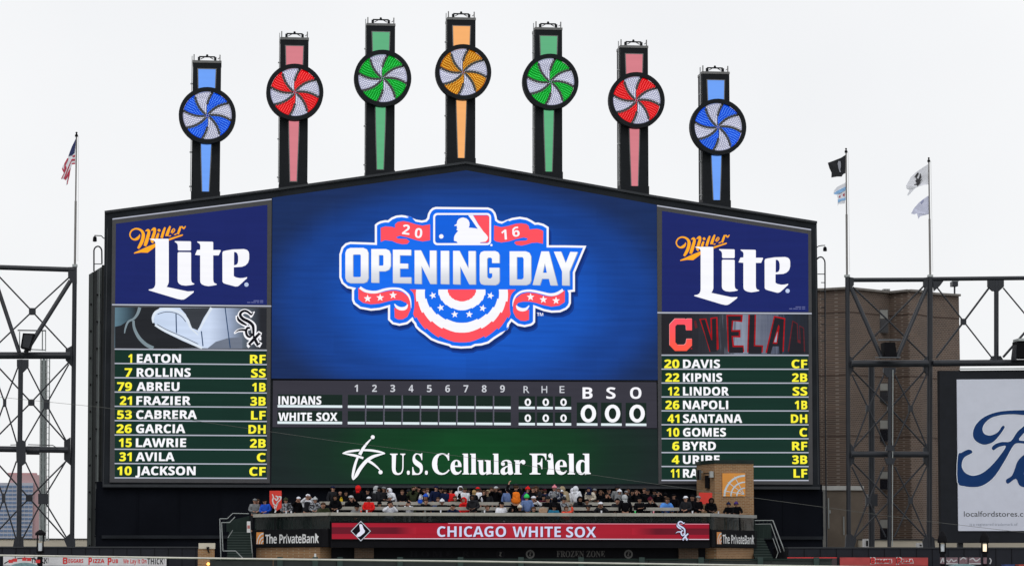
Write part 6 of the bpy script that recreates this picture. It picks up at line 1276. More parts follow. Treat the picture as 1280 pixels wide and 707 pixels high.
# ================================================================== BUILDINGS behind
M_bb = brick_mat('brown_patterned_brick', (.120, .077, .056), (.078, .052, .041), (.20, .162, .135), .30, .12, .022)
br = thing('brick_building', 'brown patterned brick building behind the right truss', 'building', tuple(at(1112, 684, 20)))
ZT = at(1060, 361, 14).z
def yv(u, v): 
    lo, hi = 5, 40
    for _ in range(40):
        m_ = (lo+hi)/2
        if at(u, v, m_).z < ZT: lo = m_
        else: hi = m_
    return m_
rf = [(985, 364), (1032, 362.6), (1060, 361), (1112, 366.4), (1136, 364), (1150, 365), (1166, 368), (1198.6, 370)]
plan = []
for u, v in rf:
    Y = yv(u, v); plan.append((at(u, v, Y).x, Y))
plan2 = plan+[(plan[-1][0]+1.0, 60), (plan[0][0], 60)]
one('brick_wall', M_bb, br, 'vprism', plan2, 11.3, ZT-.001)
for (a, b) in zip(plan, plan[1:]): one('coping', M_tan if False else paint('coping_grey', (.18, .165, .15), .8), br, 'bar', (a[0], a[1]-.03, ZT+.05), (b[0], b[1]-.03, ZT+.05), .4, .14)
for (a, b) in zip(plan, plan[1:]):
    for v in (392, 470, 545): 
        z = at(1110, v, 15).z; one('string_course', paint('dark_brick', (.075, .052, .042), .9), br, 'bar', (a[0], a[1]-.005, z), (b[0], b[1]-.005, z), .03, .07)
def yplan(x):
    for (a, b) in zip(plan, plan[1:]):
        if a[0] <= x <= b[0]: return a[1]+(b[1]-a[1])*(x-a[0])/(b[0]-a[0])
    return plan[-1][1]
for k, (v0, v1) in enumerate(((386, 416), (478, 502), (524, 552), (588, 612), (648, 676))):
    p = at(1105, v0, 15); Y = yplan(p.x)-.08; x0, x1 = at(1099, v0, Y).x, at(1110.4, v0, Y).x; za_, zb_ = at(1105, v0, Y).z, at(1105, v1, Y).z
    wn = one('window', paint('window_frame_brown', (.06, .05, .045), .6), br, 'box', x0, x1, Y, Y+.35, zb_, za_)
    one('upper_pane', paint('pane_grey', (.28, .28, .26), .6), wn, 'box', x0+.05, x1-.05, Y-.02, Y-.001, zb_+(za_-zb_)*.58, za_-.05) if False else None
    up = MB(); up.box(x0+.05, x1-.05, Y-.02, Y-.001, zb_+(za_-zb_)*.6, za_-.06); up.build('upper_pane', paint('pane_grey', (.22, .22, .205), .5), wn)  # upper pane plain grey, lower pane near black
    up = MB(); up.box(x0+.05, x1-.05, Y-.02, Y-.001, zb_+.05, zb_+(za_-zb_)*.56); up.build('lower_pane', paint('dark_pane', (.012, .012, .016), .15, var=.02), wn)
Y = 12.2
lp = thing('loading_bay', 'tan rendered bay with a white lintel beside the scoreboard ladder', 'wall', tuple(at(1054, 684, Y)))
one('render_panel', paint('tan_render', (.155, .125, .098), .85, var=.2, scale=.8), lp, 'box', at(1026, 640, Y).x, at(1079, 640, Y).x, Y, Y+1.5, 11.3, at(1050, 612.4, Y).z)
one('lintel', paint('lintel_white', (.52, .52, .50), .7), lp, 'box', at(1026, 610, Y).x, at(1079.4, 610, Y).x, Y-.12, Y+1.4, at(1050, 612.2, Y).z, at(1050, 606.8, Y).z)
one('side_strip', paint('strip_grey', (.22, .22, .21), .7), lp, 'box', at(1028, 640, Y-.2).x, at(1034, 640, Y-.2).x, Y-.16, Y-.001, 11.3, at(1050, 612.6, Y).z)
for a, b, c, d in ((1034.5, 622, 1036, 660), (1053.8, 645, 1055, 668), (1036, 637, 1038, 641)): one('conduit_or_highlight', M_bright, lp, 'box', at(a, b, Y).x, at(c, b, Y).x, Y-.08, Y-.001, at(a, d, Y).z, at(a, b, Y).z)
vt_ = thing('roof_vent', 'small grey roof unit on the brown brick building', 'vent', tuple(at(1109, 365.5, 18)))
p = at(1108.5, 365, 18); one('housing', paint('fixture_grey', (.36, .37, .36), .5), vt_, 'box', p.x-.2, p.x+.22, 18, 18.5, ZT-.0, p.z+.22)
for i in range(4): one('louvre', M_trim, vt_, 'box', p.x-.18+.1*i, p.x-.14+.1*i, 17.98, 17.999, p.z-.1, p.z+.18)
cm = thing('roof_camera', 'camera on a short mast at the right end of the brick building roof', 'camera', tuple(at(1193, 369.5, 20)))
p = at(1193.2, 369.5, 20); q = at(1193.2, 357, 20); one('mast', M_steel, cm, 'bar', (p.x, 20, ZT), (q.x, 20, q.z), .12, n=8); one('body', M_steel, cm, 'box', q.x-.22, q.x+.16, 19.7, 20.3, q.z-.05, q.z+.26); one('shroud', M_bright, cm, 'box', q.x-.12, q.x+.22, 19.75, 20.25, q.z+.262, q.z+.33)
for uu, hh in ((1083, 11), (1150, 6), (1158, 6)):
    p = at(uu, 684, 9.5); ac = thing('roof_unit', {1083: 'tall white plant unit beside the rear truss post', 1150: 'small white unit on the low wall, left of a twin', 1158: 'small white unit on the low wall, right of a twin'}[uu], 'air conditioner', (p.x, 9.5, p.z))
    one('casing', M_white, ac, 'box', p.x-.15, p.x+.17, 9.5, 9.9, p.z, at(uu, 684-hh, 9.5).z); one('fan_slot', M_blk, ac, 'box', p.x-.02, p.x+.1, 9.47, 9.499, p.z+.1, at(uu, 684-hh, 9.5).z-.1)
# far tower block, its haze put into the pale colours
YFAR = 1400
ft = thing('apartment_tower', 'distant pink and blue apartment tower seen through the left truss', 'building', tuple(at(27, 690, YFAR)))
x0, xm, x1 = at(2.5, 640, YFAR).x, at(41, 640, YFAR).x, at(54, 640, YFAR).x; zt3, zs3 = at(27, 593, YFAR).z, at(27, 603, YFAR).z
one('wall', paint('hazy_pink', (.50, .33, .34), .9, var=.05, scale=.02), ft, 'box', x0+4, x1, YFAR+.5, YFAR+30, 0, zt3); one('front_bay', paint('hazy_stone', (.44, .46, .52), .9, var=.04, scale=.02), ft, 'box', x0-8, xm, YFAR-2, YFAR+.49, 0, zs3)
one('roof_plant', paint('hazy_pink_dark', (.48, .28, .29), .9), ft, 'box', at(8, 640, YFAR).x, at(44, 640, YFAR).x, YFAR+2, YFAR+12, zt3+.01, zt3+1.2)
for r in range(14):
    vv = 606.5+r*5.0; za_ = at(20, vv, YFAR).z; zb_ = at(20, vv+2.6, YFAR).z
    for c_ in range(11):
        a = x0-8+(xm-x0+8)*(c_+.08)/11; b = x0-8+(xm-x0+8)*(c_+.92)/11
        one('window', paint('hazy_glass', (.13, .20, .33), .4, var=.25, scale=.15), ft, 'box', a, b, YFAR-2.3, YFAR-2.01, zb_, za_)

# ---------------- service shafts and ladders at the scoreboard ends
sh = thing('ladder_shaft', 'tall dark service shaft with sloping top at the left scoreboard edge', 'shaft', tuple(at(117, 683, 1)))
M_sh1 = paint('shaft_grey_green', (.048, .058, .058), .55); M_sh2 = paint('shaft_dark', (.018, .022, .024), .6)
for (a, b, c, d, e, f_, mm, Y) in ((111, 343, 116.4, 339.6, 108.6, 113.8, M_sh1, 1.2), (116.4, 340, 121.4, 336.8, 113.8, 118.6, M_sh2, 1.35), (121.4, 336.8, 127.6, 333, 118.6, 122.6, paint('shaft_mid', (.075, .085, .09), .5), 1.2)):
    one('shaft_panel', mm, sh, 'prism', [PX(u, v, Y) for u, v in ((a, b), (c, d), (f_, 683), (e, 683))], Y, Y+1.2)
one('shaft_panel', M_sh2, sh, 'prism', [PX(u, v, 1.3) for u, v in ((127.2, 331), (132, 331), (129.5, 610), (121.6, 683), (122.2, 683))], 1.3, 2.4)
one('edge_tube', paint('tube_grey', (.14, .16, .16), .5), sh, 'bar', at(124.4, 336, 1.0), at(121.2, 683, 1.0), .08)
for i in range(10):
    v = 368+i*33.5; k_ = (v-335)/350; one('band', M_blk, sh, 'box', at(120.8-2.8*k_, v, 1.05).x, at(126-3.6*k_, v, 1.05).x, 1.05, 1.18, at(120, v, 1.05).z-.03, at(120, v, 1.05).z+.03)
    one('fixing', M_blk, sh, 'box', at(114-2.5*k_, v+12, 1.1).x-.04, at(114-2.5*k_, v+12, 1.1).x+.04, 1.14, 1.198, at(120, v+12, 1.1).z-.05, at(120, v+12, 1.1).z+.05)
def hoop(lab, pts, cross, Y, ladder=None):
    t = thing('ladder_hoop', lab, 'ladder', tuple(at(pts[-1][0], pts[-1][1], Y)), 'access ladder hoops at the scoreboard ends')
    for a, b in zip(pts, pts[1:]): one('hoop_tube', M_steel, t, 'bar', at(*a, Y), at(*b, Y), .085, n=8)
    for a, b, v in cross: one('rung', M_steel, t, 'bar', at(a, v, Y), at(b, v, Y), .055, n=6)
    return t
hoop('rounded ladder hoop above the shaft at the left scoreboard edge', [(117.4, 339), (117.4, 312.6), (118.6, 309.6), (121, 307.8), (123.6, 307.8), (126, 309.8), (127.2, 313), (127.4, 330)], [(117.4, 127, 329.8)], 1.0)
hoop('rounded ladder hoop running down the right scoreboard edge', [(1021, 324), (1023.4, 321.6), (1026, 321), (1028.4, 321.8), (1030.6, 325), (1031.2, 328), (1031.6, 500), (1033.4, 700)], [(1022, 1031.2, 342.4)]+[(1026.4, 1031.6, 353+10.4*k) for k in range(8)], 1.0)
for lab, P_, hd in (('small arm lamp sticking out of the left scoreboard edge', [(131.5, 298), (129.4, 297.6), (126.6, 294.6), (118, 294.2)], (118.6, 295, 302)), ('small arm lamp sticking out of the right scoreboard edge', [(1020.6, 309.6), (1023, 307.6), (1027, 306.8), (1031.4, 306.6)], (1031.2, 308, 314))):
    t = thing('arm_lamp', lab, 'lamp', tuple(at(P_[0][0], P_[0][1], 1.0)), 'arm lamps on the scoreboard edges')
    for a, b in zip(P_, P_[1:]): one('arm', M_steel, t, 'bar', at(*a, .8), at(*b, .8), .06, n=6)
    c = at(hd[0], hd[1], .8); e = at(hd[0], hd[2], .8); mb = MB(); mb.lathe((c.x, .8, 0), [(.07, e.z), (.12, e.z+.03), (.10, c.z-.06), (.03, c.z)], 10); mb.build('lamp_head', M_blk, t)

# ================================================================== FLAGS
M_pole = paint('flagpole_grey', (.22, .21, .205), .6)
def pole(u0, v0, u1, v1, lab, Y=.2, d_=.085):
    t = thing('flagpole', lab, 'flagpole', tuple(at(u1, v1, Y)))
    a = at(u0, v0, Y); b = at(u1, v1, Y); mb = MB(); mb.bar(b, b+(a-b)*.5, d_*1.5, n=10); mb.build('lower_pole', M_pole, t); mb = MB(); mb.bar(b+(a-b)*.5, a, d_, n=10); mb.build('upper_pole', M_pole, t)
    mb = MB(); mb.ball((a.x, Y, a.z+.18), .06, 8, 6); mb.build('finial', M_blk, t); mb = MB(); mb.lathe((a.x, Y, 0), [(.09, a.z-.04), (.09, a.z+.05), (.02, a.z+.14)], 8); mb.build('truck', M_blk, t)
    one('foot', M_pale, t, 'box', b.x-.14, b.x+.14, Y-.14, Y+.14, b.z-.02, b.z+.12)
    one('halyard', M_pole, t, 'bar', (a.x+.12, Y, a.z), (b.x+.16, Y, b.z+.3), .014, n=5)
    return t
pole(95.6, 170, 93.6, 333, 'grey flagpole on the left truss carrying the striped flag'); pole(1057.6, 190, 1058.8, 346, 'grey flagpole on the left post of the right truss'); pole(1161, 201.6, 1162.8, 346, 'grey flagpole on the second post of the right truss')
M_fw = paint('flag_white', (.84, .85, .92), .8, var=.08, scale=3); M_fr = paint('flag_red', (.50, .03, .07), .8); M_fn = paint('flag_navy', (.02, .03, .12), .8); M_fl = paint('flag_light_blue', (.28, .52, .85), .8)
def flag(lab, base, bm, pieces, u_hoist, Y=.2, slope=.35, wav=.05):
    """cloth pieces hang from the hoist and swing back; each lies a little proud of the cloth"""
    x0 = at(u_hoist, base[0][1], Y).x
    t = thing('flag', lab, 'flag', tuple(at(u_hoist, base[0][1], Y)))
    def put(nm, mat, P, k):
        mb = MB()
        xy = [PX(u, v, Y) for u, v in P]
        Pn = len(xy); mb.prism(xy, 0, .012)
        mb.v = [(x, Y+(x0-x)*slope+wav*math.sin(5*(x0-x)+z)-.02*k+yy, z) for x, yy, z in mb.v]
        return mb.build(nm, mat, t)
    put('cloth', bm, base, 0)
    for k, (nm, mat, P) in enumerate(pieces): put(nm, mat, P, 1)
s_ = 8.84
f1 = lambda txt: [(60+float(a.split(',')[0])/s_, 155+float(a.split(',')[1])/s_) for a in txt.split()]
flag('red and white striped flag with starry navy corner drooping at left', f1('312,150 300,330 300,440 265,440 235,560 215,665 195,675 205,615 170,605 145,600 175,530 150,475 215,370 240,300'), M_fw,
     [('canton', M_fn, f1('312,155 292,320 262,345 224,352 262,250')), ('stripe', M_fr, f1('270,350 300,340 300,362 270,365')), ('stripe', M_fr, f1('262,385 300,385 300,405 258,405 205,540 180,600 168,600 230,450')), ('stripe', M_fr, f1('262,430 300,428 300,444 262,446')),
      ('stripe', M_fr, f1('212,372 225,380 190,450 205,480 150,600 140,598 175,530 178,430')), ('stripe', M_fr, f1('160,475 182,520 172,535 150,490')), ('stripe', M_fr, f1('248,480 240,560 215,660 206,658 225,560 190,620 180,600')), ], 95.4, wav=.02)
s_ = 8.84
f2 = lambda txt: [(1020+float(a.split(',')[0])/8.84, 180+float(a.split(',')[1])/8.84) for a in txt.split()]
flag('black flag with a small pale emblem on the right truss', f2('325,120 280,150 200,180 142,200 160,260 182,310 180,365 235,358 285,360 300,335 325,322'), paint('flag_black', (.012, .013, .018), .85), [('emblem', paint('flag_grey', (.32, .33, .38), .8), f2('250,185 272,190 276,240 268,285 278,310 262,310 250,260 244,220'))], 1057.4, slope=.25)
flag('light blue and white banded flag below the black flag', f2('328,425 290,445 240,470 205,510 200,545 235,560 245,600 242,680 255,660 320,655 328,600'), M_fw, [('band', M_fl, f2('328,470 328,512 270,540 212,556 202,540 240,515 290,490')), ('band', M_fl, f2('328,590 328,618 285,625 246,645 244,612 285,602')), ('star', M_fr, f2('300,555 318,540 316,575 304,572')), ('star', M_fr, f2('258,572 272,565 270,592 258,588'))], 1057.6, slope=.25)
f3 = lambda txt: [(1125+float(a.split(',')[0])/7.86, 190+float(a.split(',')[1])/7.86) for a in txt.split()]
flag('lavender white flag with black club monogram on the taller right pole', f3('280,115 230,150 170,190 120,240 78,320 80,350 110,365 88,415 100,420 160,350 190,335 240,322 290,318'), M_fw,
     [('monogram', M_bt, f3('150,240 180,198 192,202 172,250 188,262 205,205 214,240 200,275 225,262 200,290 205,300 180,335 172,318 152,325 150,312 175,305 160,275 172,262 158,235'))], 1161.6, slope=.3)
flag('plain pale lavender flag with faint ring below the monogram flag', f3('285,425 240,455 190,495 145,550 122,598 150,608 175,600 188,655 195,640 205,628 245,618 290,608'), paint('flag_lavender', (.66, .68, .86), .8, var=.08, scale=3), [('ring', paint('flag_ring', (.34, .36, .55), .8), f3('205,490 232,462 236,480 215,508'))], 1161.8, slope=.3)

# ================================================================== WIRES
M_wire = paint('wire_grey', (.12, .12, .115), .6); M_cab = paint('white_pipe', (.66, .64, .58), .45)
o = MB(); P = [at(u, v, -70) for u, v in ((-40, 491), (0, 496), (130, 509), (420, 551), (590, 571.6), (740, 593), (900, 616), (1030, 633.4), (1160, 651), (1280, 665), (1330, 671))]
o.path([tuple(p) for p in P], .012, 6); tag(o.build('stray_wire', M_wire, None, origin=tuple(P[0])), 'thin grey wire sloping across the whole picture in front of the scoreboard', 'wire')
o = MB(); P = [at(u, v, -62) for u, v in ((-60, 692.6), (300, 697.7), (600, 701.2), (1000, 706.8), (1330, 711))]
o.path([tuple(p) for p in P], .062, 10); tag(o.build('pipe_rail', M_cab, None, origin=tuple(P[0])), 'cream pipe rail sloping along the bottom edge of the picture', 'railing')
# ================================================================== PEOPLE
def skin_mesh(name, verts, edges, radii, root, sub=1):
    me = bpy.data.meshes.new(name); me.from_pydata(verts, edges, []); me.update()
    o = bpy.data.objects.new(name, me); COL.objects.link(o)
    md = o.modifiers.new('s', 'SKIN'); md.use_smooth_shade = True
    for i, r in enumerate(radii):
        sv = me.skin_vertices[0].data[i]; sv.radius = r if isinstance(r, tuple) else (r, r); sv.use_root = (i == root)
    sd = o.modifiers.new('d', 'SUBSURF'); sd.levels = sub; sd.render_levels = sub
    bpy.context.view_layer.update()
    ev = o.evaluated_get(bpy.context.evaluated_depsgraph_get())
    out = bpy.data.meshes.new_from_object(ev); out.name = name
    bpy.data.objects.remove(o); bpy.data.meshes.remove(me)
    for p in out.polygons: p.use_smooth = True
    out.materials.clear(); out.materials.append(None)
    return out
def pose_joints(sit, arm, lean, turn=0., tilt=0.):
    ph = .50 if sit else .93
    def up(x, y, h):  # upper body point at height h above the pelvis, leaning forward
        return (x, y-lean*h, ph+h*(1-.5*lean*lean))
    J = {'pelvis': (0, 0, ph), 'spine': up(0, 0, .20), 'chest': up(0, .0, .42), 'neck': up(0, -.01, .56), 'head': up(turn*.02, -.03-tilt*.05, .695-tilt*.02)}
    for s, k in ((-1, 'l'), (1, 'r')):
        J['sh'+k] = up(.18*s, 0, .49)
        a = arm if isinstance(arm, str) else arm[0 if s < 0 else 1]
        E, Wd = {'down': (up(.25*s, .03, .20), up(.25*s, -.06, -.04)), 'front': (up(.26*s, -.04, .22), up(.09*s, -.26, .16)), 'fold': (up(.25*s, -.06, .24), up(-.02*s, -.24, .27)),
                 'face': (up(.27*s, -.16, .38), up(.07*s, -.24, .62)), 'photo': (up(.27*s, -.20, .44), up(.10*s, -.36, .66)), 'rail': (up(.27*s, -.12, .25), up(.17*s, -.36, .16)),
                 'raise': (up(.34*s, -.04, .58), up(.26*s, -.08, .83)), 'hip': (up(.36*s, .05, .25), up(.20*s, -.06, .08)), 'lap': (up(.24*s, -.08, .20), up(.07*s, -.30, .06)), 'ear': (up(.36*s, -.05, .44), up(.14*s, -.06, .66))}[a]
        J['el'+k] = E; J['wr'+k] = Wd
        if sit: J['hip'+k] = (.10*s, -.04, ph-.01); J['kn'+k] = (.13*s, -.44, ph+.0); J['an'+k] = (.13*s, -.40, .09); J['to'+k] = (.14*s, -.58, .045)
        else: J['hip'+k] = (.09*s, 0, ph-.07); J['kn'+k] = (.105*s, -.02, .49); J['an'+k] = (.11*s, .02, .09); J['to'+k] = (.13*s, -.15, .045)
    return J
POSES = {'stand': (False, 'down', .03), 'pockets': (False, 'hip', .05), 'front': (False, 'front', .10), 'fold': (False, 'fold', .05), 'photo': (False, 'photo', .0), 'face': (False, 'face', .02), 'rail': (False, 'rail', .22),
         'raise': (False, ('photo', 'raise'), .0), 'bend': (False, 'front', .42), 'phone': (False, ('front', 'ear'), .05),
         'sit': (True, 'lap', .14), 'sit_fold': (True, 'fold', .05), 'sit_lean': (True, 'rail', .38), 'sit_face': (True, 'face', .10), 'sit_up': (True, ('lap', 'raise'), .02)}
PM = {}
def pose_meshes(p):
    if p in PM: return PM[p]
    sit, arm, lean = POSES[p]; J = pose_joints(sit, arm, lean)
    V, E, R, ix = [], [], [], {}
    def add(n, co, r, par=None):
        ix[n] = len(V); V.append(co); R.append(r)
        if par: E.append((ix[par], ix[n]))
    hc = Vector(J['head'])
    add('pelvis', J['pelvis'], (.13, .10)); add('spine', J['spine'], (.12, .095), 'pelvis'); add('chest', J['chest'], (.15, .10), 'spine'); add('neck', J['neck'], .055, 'chest')
    add('jaw', tuple(hc+Vector((0, -.012, -.075))), .062, 'neck'); add('head', tuple(hc+Vector((0, .005, .01))), (.084, .098), 'jaw'); add('crown', tuple(hc+Vector((0, .012, .075))), (.070, .082), 'head')
    add('nose', tuple(hc+Vector((0, -.108, -.015))), .014, 'head')
    for s, k in ((-1, 'l'), (1, 'r')):
        add('ear'+k, tuple(hc+Vector((.092*s, .01, -.01))), .018, 'head')
        add('sh'+k, J['sh'+k], .062, 'chest'); add('el'+k, J['el'+k], .045, 'sh'+k); add('wr'+k, J['wr'+k], .027, 'el'+k)
        w_ = Vector(J['wr'+k]); d = (w_-Vector(J['el'+k])).normalized(); sd = d.cross(Vector((0, 0, 1)))
        if sd.length < .3: sd = Vector((1, 0, 0))
        sd = sd.normalized()*s; nn = d.cross(sd).normalized()
        add('pa'+k, tuple(w_+d*.055), (.036, .022), 'wr'+k)
        for fi, (off, ln) in enumerate(((-.027, .062), (-.009, .074), (.009, .070), (.026, .056))):
            b0_ = w_+d*.095+sd*off
            add('f%d%s' % (fi, k), tuple(b0_), .0105, 'pa'+k); add('g%d%s' % (fi, k), tuple(b0_+d*ln*.55+nn*.018), .009, 'f%d%s' % (fi, k)); add('h%d%s' % (fi, k), tuple(b0_+d*ln*.75+nn*.045), .008, 'g%d%s' % (fi, k))
        add('t0'+k, tuple(w_+d*.045-sd*.042), .012, 'pa'+k); add('t1'+k, tuple(w_+d*.085-sd*.058+nn*.015), .010, 't0'+k)
        add('hip'+k, J['hip'+k], .085, 'pelvis'); add('kn'+k, J['kn'+k], .058, 'hip'+k); add('an'+k, J['an'+k], .042, 'kn'+k); add('to'+k, J['to'+k], (.042, .035), 'an'+k)
    body = skin_mesh('body', V, E, R, 0)
    # jacket
    def sub_mesh(nm, chain, root):
        ix2, V2, R2, E2 = {}, [], [], []
        for n, co, r, par in chain:
            ix2[n] = len(V2); V2.append(tuple(co)); R2.append(r)
            if par: E2.append((ix2[par], ix2[n]))
        return skin_mesh(nm, V2, E2, R2, root)
    ch = [('pelvis', Vector(J['pelvis'])+Vector((0, 0, -.04)), (.19, .155), None), ('spine', J['spine'], (.185, .15), 'pelvis'), ('chest', J['chest'], (.205, .155), 'spine'), ('collar', Vector(J['neck'])+Vector((0, 0, -.01)), (.085, .085), 'chest')]
    for k in 'lr':
        ch += [('sh'+k, J['sh'+k], .095, 'chest'), ('el'+k, J['el'+k], .078, 'sh'+k), ('wr'+k, Vector(J['wr'+k])*.93+Vector(J['el'+k])*.07, .055, 'el'+k)]
    jacket = sub_mesh('jacket', ch, 0)
    ch = [('pelvis', Vector(J['pelvis'])+Vector((0, 0, .02)), (.17, .135), None)]
    for k in 'lr': ch += [('hip'+k, J['hip'+k], .105, 'pelvis'), ('kn'+k, J['kn'+k], .080, 'hip'+k), ('an'+k, Vector(J['an'+k])+Vector((0, 0, .03)), .065, 'kn'+k)]
    trousers = sub_mesh('trousers', ch, 0)
    ch = [('pelvis', Vector(J['pelvis'])+Vector((0, 0, -.06)), (.205, .168), None), ('spine', J['spine'], (.20, .165), 'pelvis'), ('chest', J['chest'], (.215, .172), 'spine'), ('top', Vector(J['neck'])+Vector((0, 0, -.035)), (.15, .11), 'chest')]
    vest = sub_mesh('vest', ch, 0)
    PM[p] = dict(body=body, jacket=jacket, trousers=trousers, vest=vest, head=hc, H=hc.z+.165)
    return PM[p]
def shell(nm, keep, rx, ry, rz, extra=None, dz=0., n=14, m=10):
    """cap-like shell round a head at the origin; keep(x,y,z) on the unit sphere says which faces stay"""
    bm = bmesh.new(); bmesh.ops.create_uvsphere(bm, u_segments=n, v_segments=m, radius=1)
    bmesh.ops.delete(bm, geom=[f for f in bm.faces if not keep(*f.calc_center_median())], context='FACES')
    r = bmesh.ops.solidify(bm, geom=bm.faces[:], thickness=-.10)
    for v in bm.verts: v.co = Vector((v.co.x*rx, v.co.y*ry+.012, v.co.z*rz+dz))
    if extra: extra(bm)
    me = bpy.data.meshes.new(nm); bm.to_mesh(me); bm.free()
    for p in me.polygons: p.use_smooth = True
    me.materials.append(None); return me
def brim(bm):
    r = bmesh.ops.create_cone(bm, cap_ends=True, segments=12, radius1=.085, radius2=.08, depth=.012)
    for v in r['verts']: v.co = Vector((v.co.x, v.co.y*.9-.105, v.co.z+.045))
def bobble(bm):
    r = bmesh.ops.create_icosphere(bm, subdivisions=1, radius=.035)
    for v in r['verts']: v.co.z += .17
def long_fall(bm):
    r = bmesh.ops.create_cone(bm, cap_ends=True, segments=10, radius1=.11, radius2=.09, depth=.24)
    for v in r['verts']: v.co = Vector((v.co.x, v.co.y*.55+.05, v.co.z-.12))
def drape(bm):
    r = bmesh.ops.create_cone(bm, cap_ends=True, segments=10, radius1=.165, radius2=.10, depth=.15)
    for v in r['verts']: v.co = Vector((v.co.x, v.co.y*.8+.035, v.co.z-.165))
HATS = {'cap': shell('cap', lambda x, y, z: z > .18, .108, .125, .12, brim, .02), 'beanie': shell('beanie', lambda x, y, z: z > .0 or (y > .2 and z > -.3), .112, .128, .138, bobble, .015),
        'hood': shell('hood', lambda x, y, z: not (y < -.45 and -.75 < z < .62), .120, .140, .148, drape, -.012), 'hair': shell('hair', lambda x, y, z: z > .25 or (y > -.05 and z > -.45), .100, .118, .118, None, .022),
        'long': shell('hair', lambda x, y, z: z > .3 or (y > -.25 and z > -.8), .108, .122, .125, long_fall, .02), 'bald': None}
mbf = MB()
for sx in (-1, 1): mbf.box(sx*.034-.012, sx*.034+.012, -.106, -.092, .006, .018); mbf.box(sx*.034-.018, sx*.034+.018, -.104, -.092, .028, .034)
mbf.box(-.026, .026, -.094, -.080, -.062, -.054)
FACE = bpy.data.meshes.new('facial_features'); FACE.from_pydata(mbf.v, [], mbf.f); FACE.update(); FACE.materials.append(None)
PC = {'black': (.0045, .0045, .006), 'char': (.020, .021, .025), 'grey': (.20, .21, .22), 'lgrey': (.42, .44, .46), 'white': (.72, .74, .80), 'cream': (.60, .55, .46), 'navy': (.010, .016, .050), 'blue': (.02, .09, .55), 'sky': (.10, .30, .80), 'denim': (.12, .18, .36),
      'teal': (.02, .16, .28), 'red': (.72, .02, .02), 'coral': (.78, .09, .05), 'maroon': (.07, .010, .02), 'orange': (.82, .19, .02), 'olive': (.040, .048, .025), 'khaki': (.34, .27, .17), 'brown': (.07, .04, .025), 'tan': (.42, .28, .19), 'purple': (.06, .03, .16), 'green': (.05, .62, .14),
      'dgreen': (.02, .05, .035), 'yellow': (.80, .55, .03), 'blond': (.42, .28, .13), 'pink': (.7, .25, .3)}
SK = {'l': (.42, .22, .15), 'm': (.27, .14, .09), 'd': (.11, .055, .035)}
def cloth(n): return paint('cloth_'+n, PC[n], .85, var=.22, scale=9, spec=.05)
def camo():
    if 'cloth_camo' in MATS: return MATS['cloth_camo']
    m = paint('cloth_camo', (.2, .2, .22), .85, scale=11); r = [n for n in m.node_tree.nodes if n.type == 'VALTORGB'][0]
    r.color_ramp.interpolation = 'CONSTANT'; r.color_ramp.elements[0].color = (.02, .02, .025, 1); r.color_ramp.elements[1].color = (.30, .32, .36, 1); r.color_ramp.elements[1].position = .5; r.color_ramp.elements[0].position = .3
    return m
def mat_of(n): return camo() if n == 'camo' else cloth(n)
MF = paint('face_dark', (.03, .015, .012), .6)
PEOPLE = []
def person(u, v, row, pose, jacket, trous, hat, hcol, label, rot=0, skin='l', vest=None, yoff=0., floor=None):
    wing = row in ('L', 'R')
    if wing:
        Y = -7.6 if row == 'L' else -7.2
        if row == 'L': Y = max(-9.3, -4.0-(u-319)/(413-319)*5.0)+.15+yoff
        else: Y = -9.1+(u-887)/(942-887)*4.0+yoff
        fz = F1
    else: Y = ROWY[row]+yoff; fz = ROWZ[row]
    if floor is not None: fz += floor
    p = pose_meshes(pose); top = at(u, v, Y); H = p['H']+(.01 if hat == 'bald' else .0)
    s = (top.z-fz)/H
    if not .6 <= s <= 1.16: print('PERSON scale', label, round(s, 2))
    s = min(max(s, .55), 1.2)
    r = thing('person', label, 'person', (top.x-p['head'].x*s, Y, fz), 'spectators on the deck', math.radians(rot+random.uniform(-24, 24)))
    r.rotation_euler = (random.uniform(-.03, .05), random.uniform(-.07, .07), r.rotation_euler[2])
    r.scale = (s*1.1, s*1.08, s)
    def part(nm, me, mat, loc=(0, 0, 0), rz=0):
        o = bpy.data.objects.new(nm, me); COL.objects.link(o); o.parent = r; o.location = loc; o.rotation_euler = (0, 0, rz)
        o.material_slots[0].link = 'OBJECT'; o.material_slots[0].material = mat; return o
    part('body', p['body'], paint('skin_'+skin, SK[skin], .6, var=.08, scale=6))
    part('facial_features', FACE, MF, p['head']); part('jacket', p['jacket'], mat_of(jacket)); part('trousers', p['trousers'], mat_of(trous))
    if vest: part('vest', p['vest'], mat_of(vest))
    if hat != 'bald':
        me = HATS[hat]; part({'long': 'hair'}.get(hat, hat), me, mat_of(hcol), p['head'])
        if hat == 'hood': part('hair', HATS['hair'], cloth('brown'), p['head'])
        elif hat in ('cap', 'beanie'): part('hair', HATS['hair'], cloth('brown' if skin != 'd' else 'black'), p['head']).scale = (.97, .97, .9)
    PEOPLE.append(r); return r
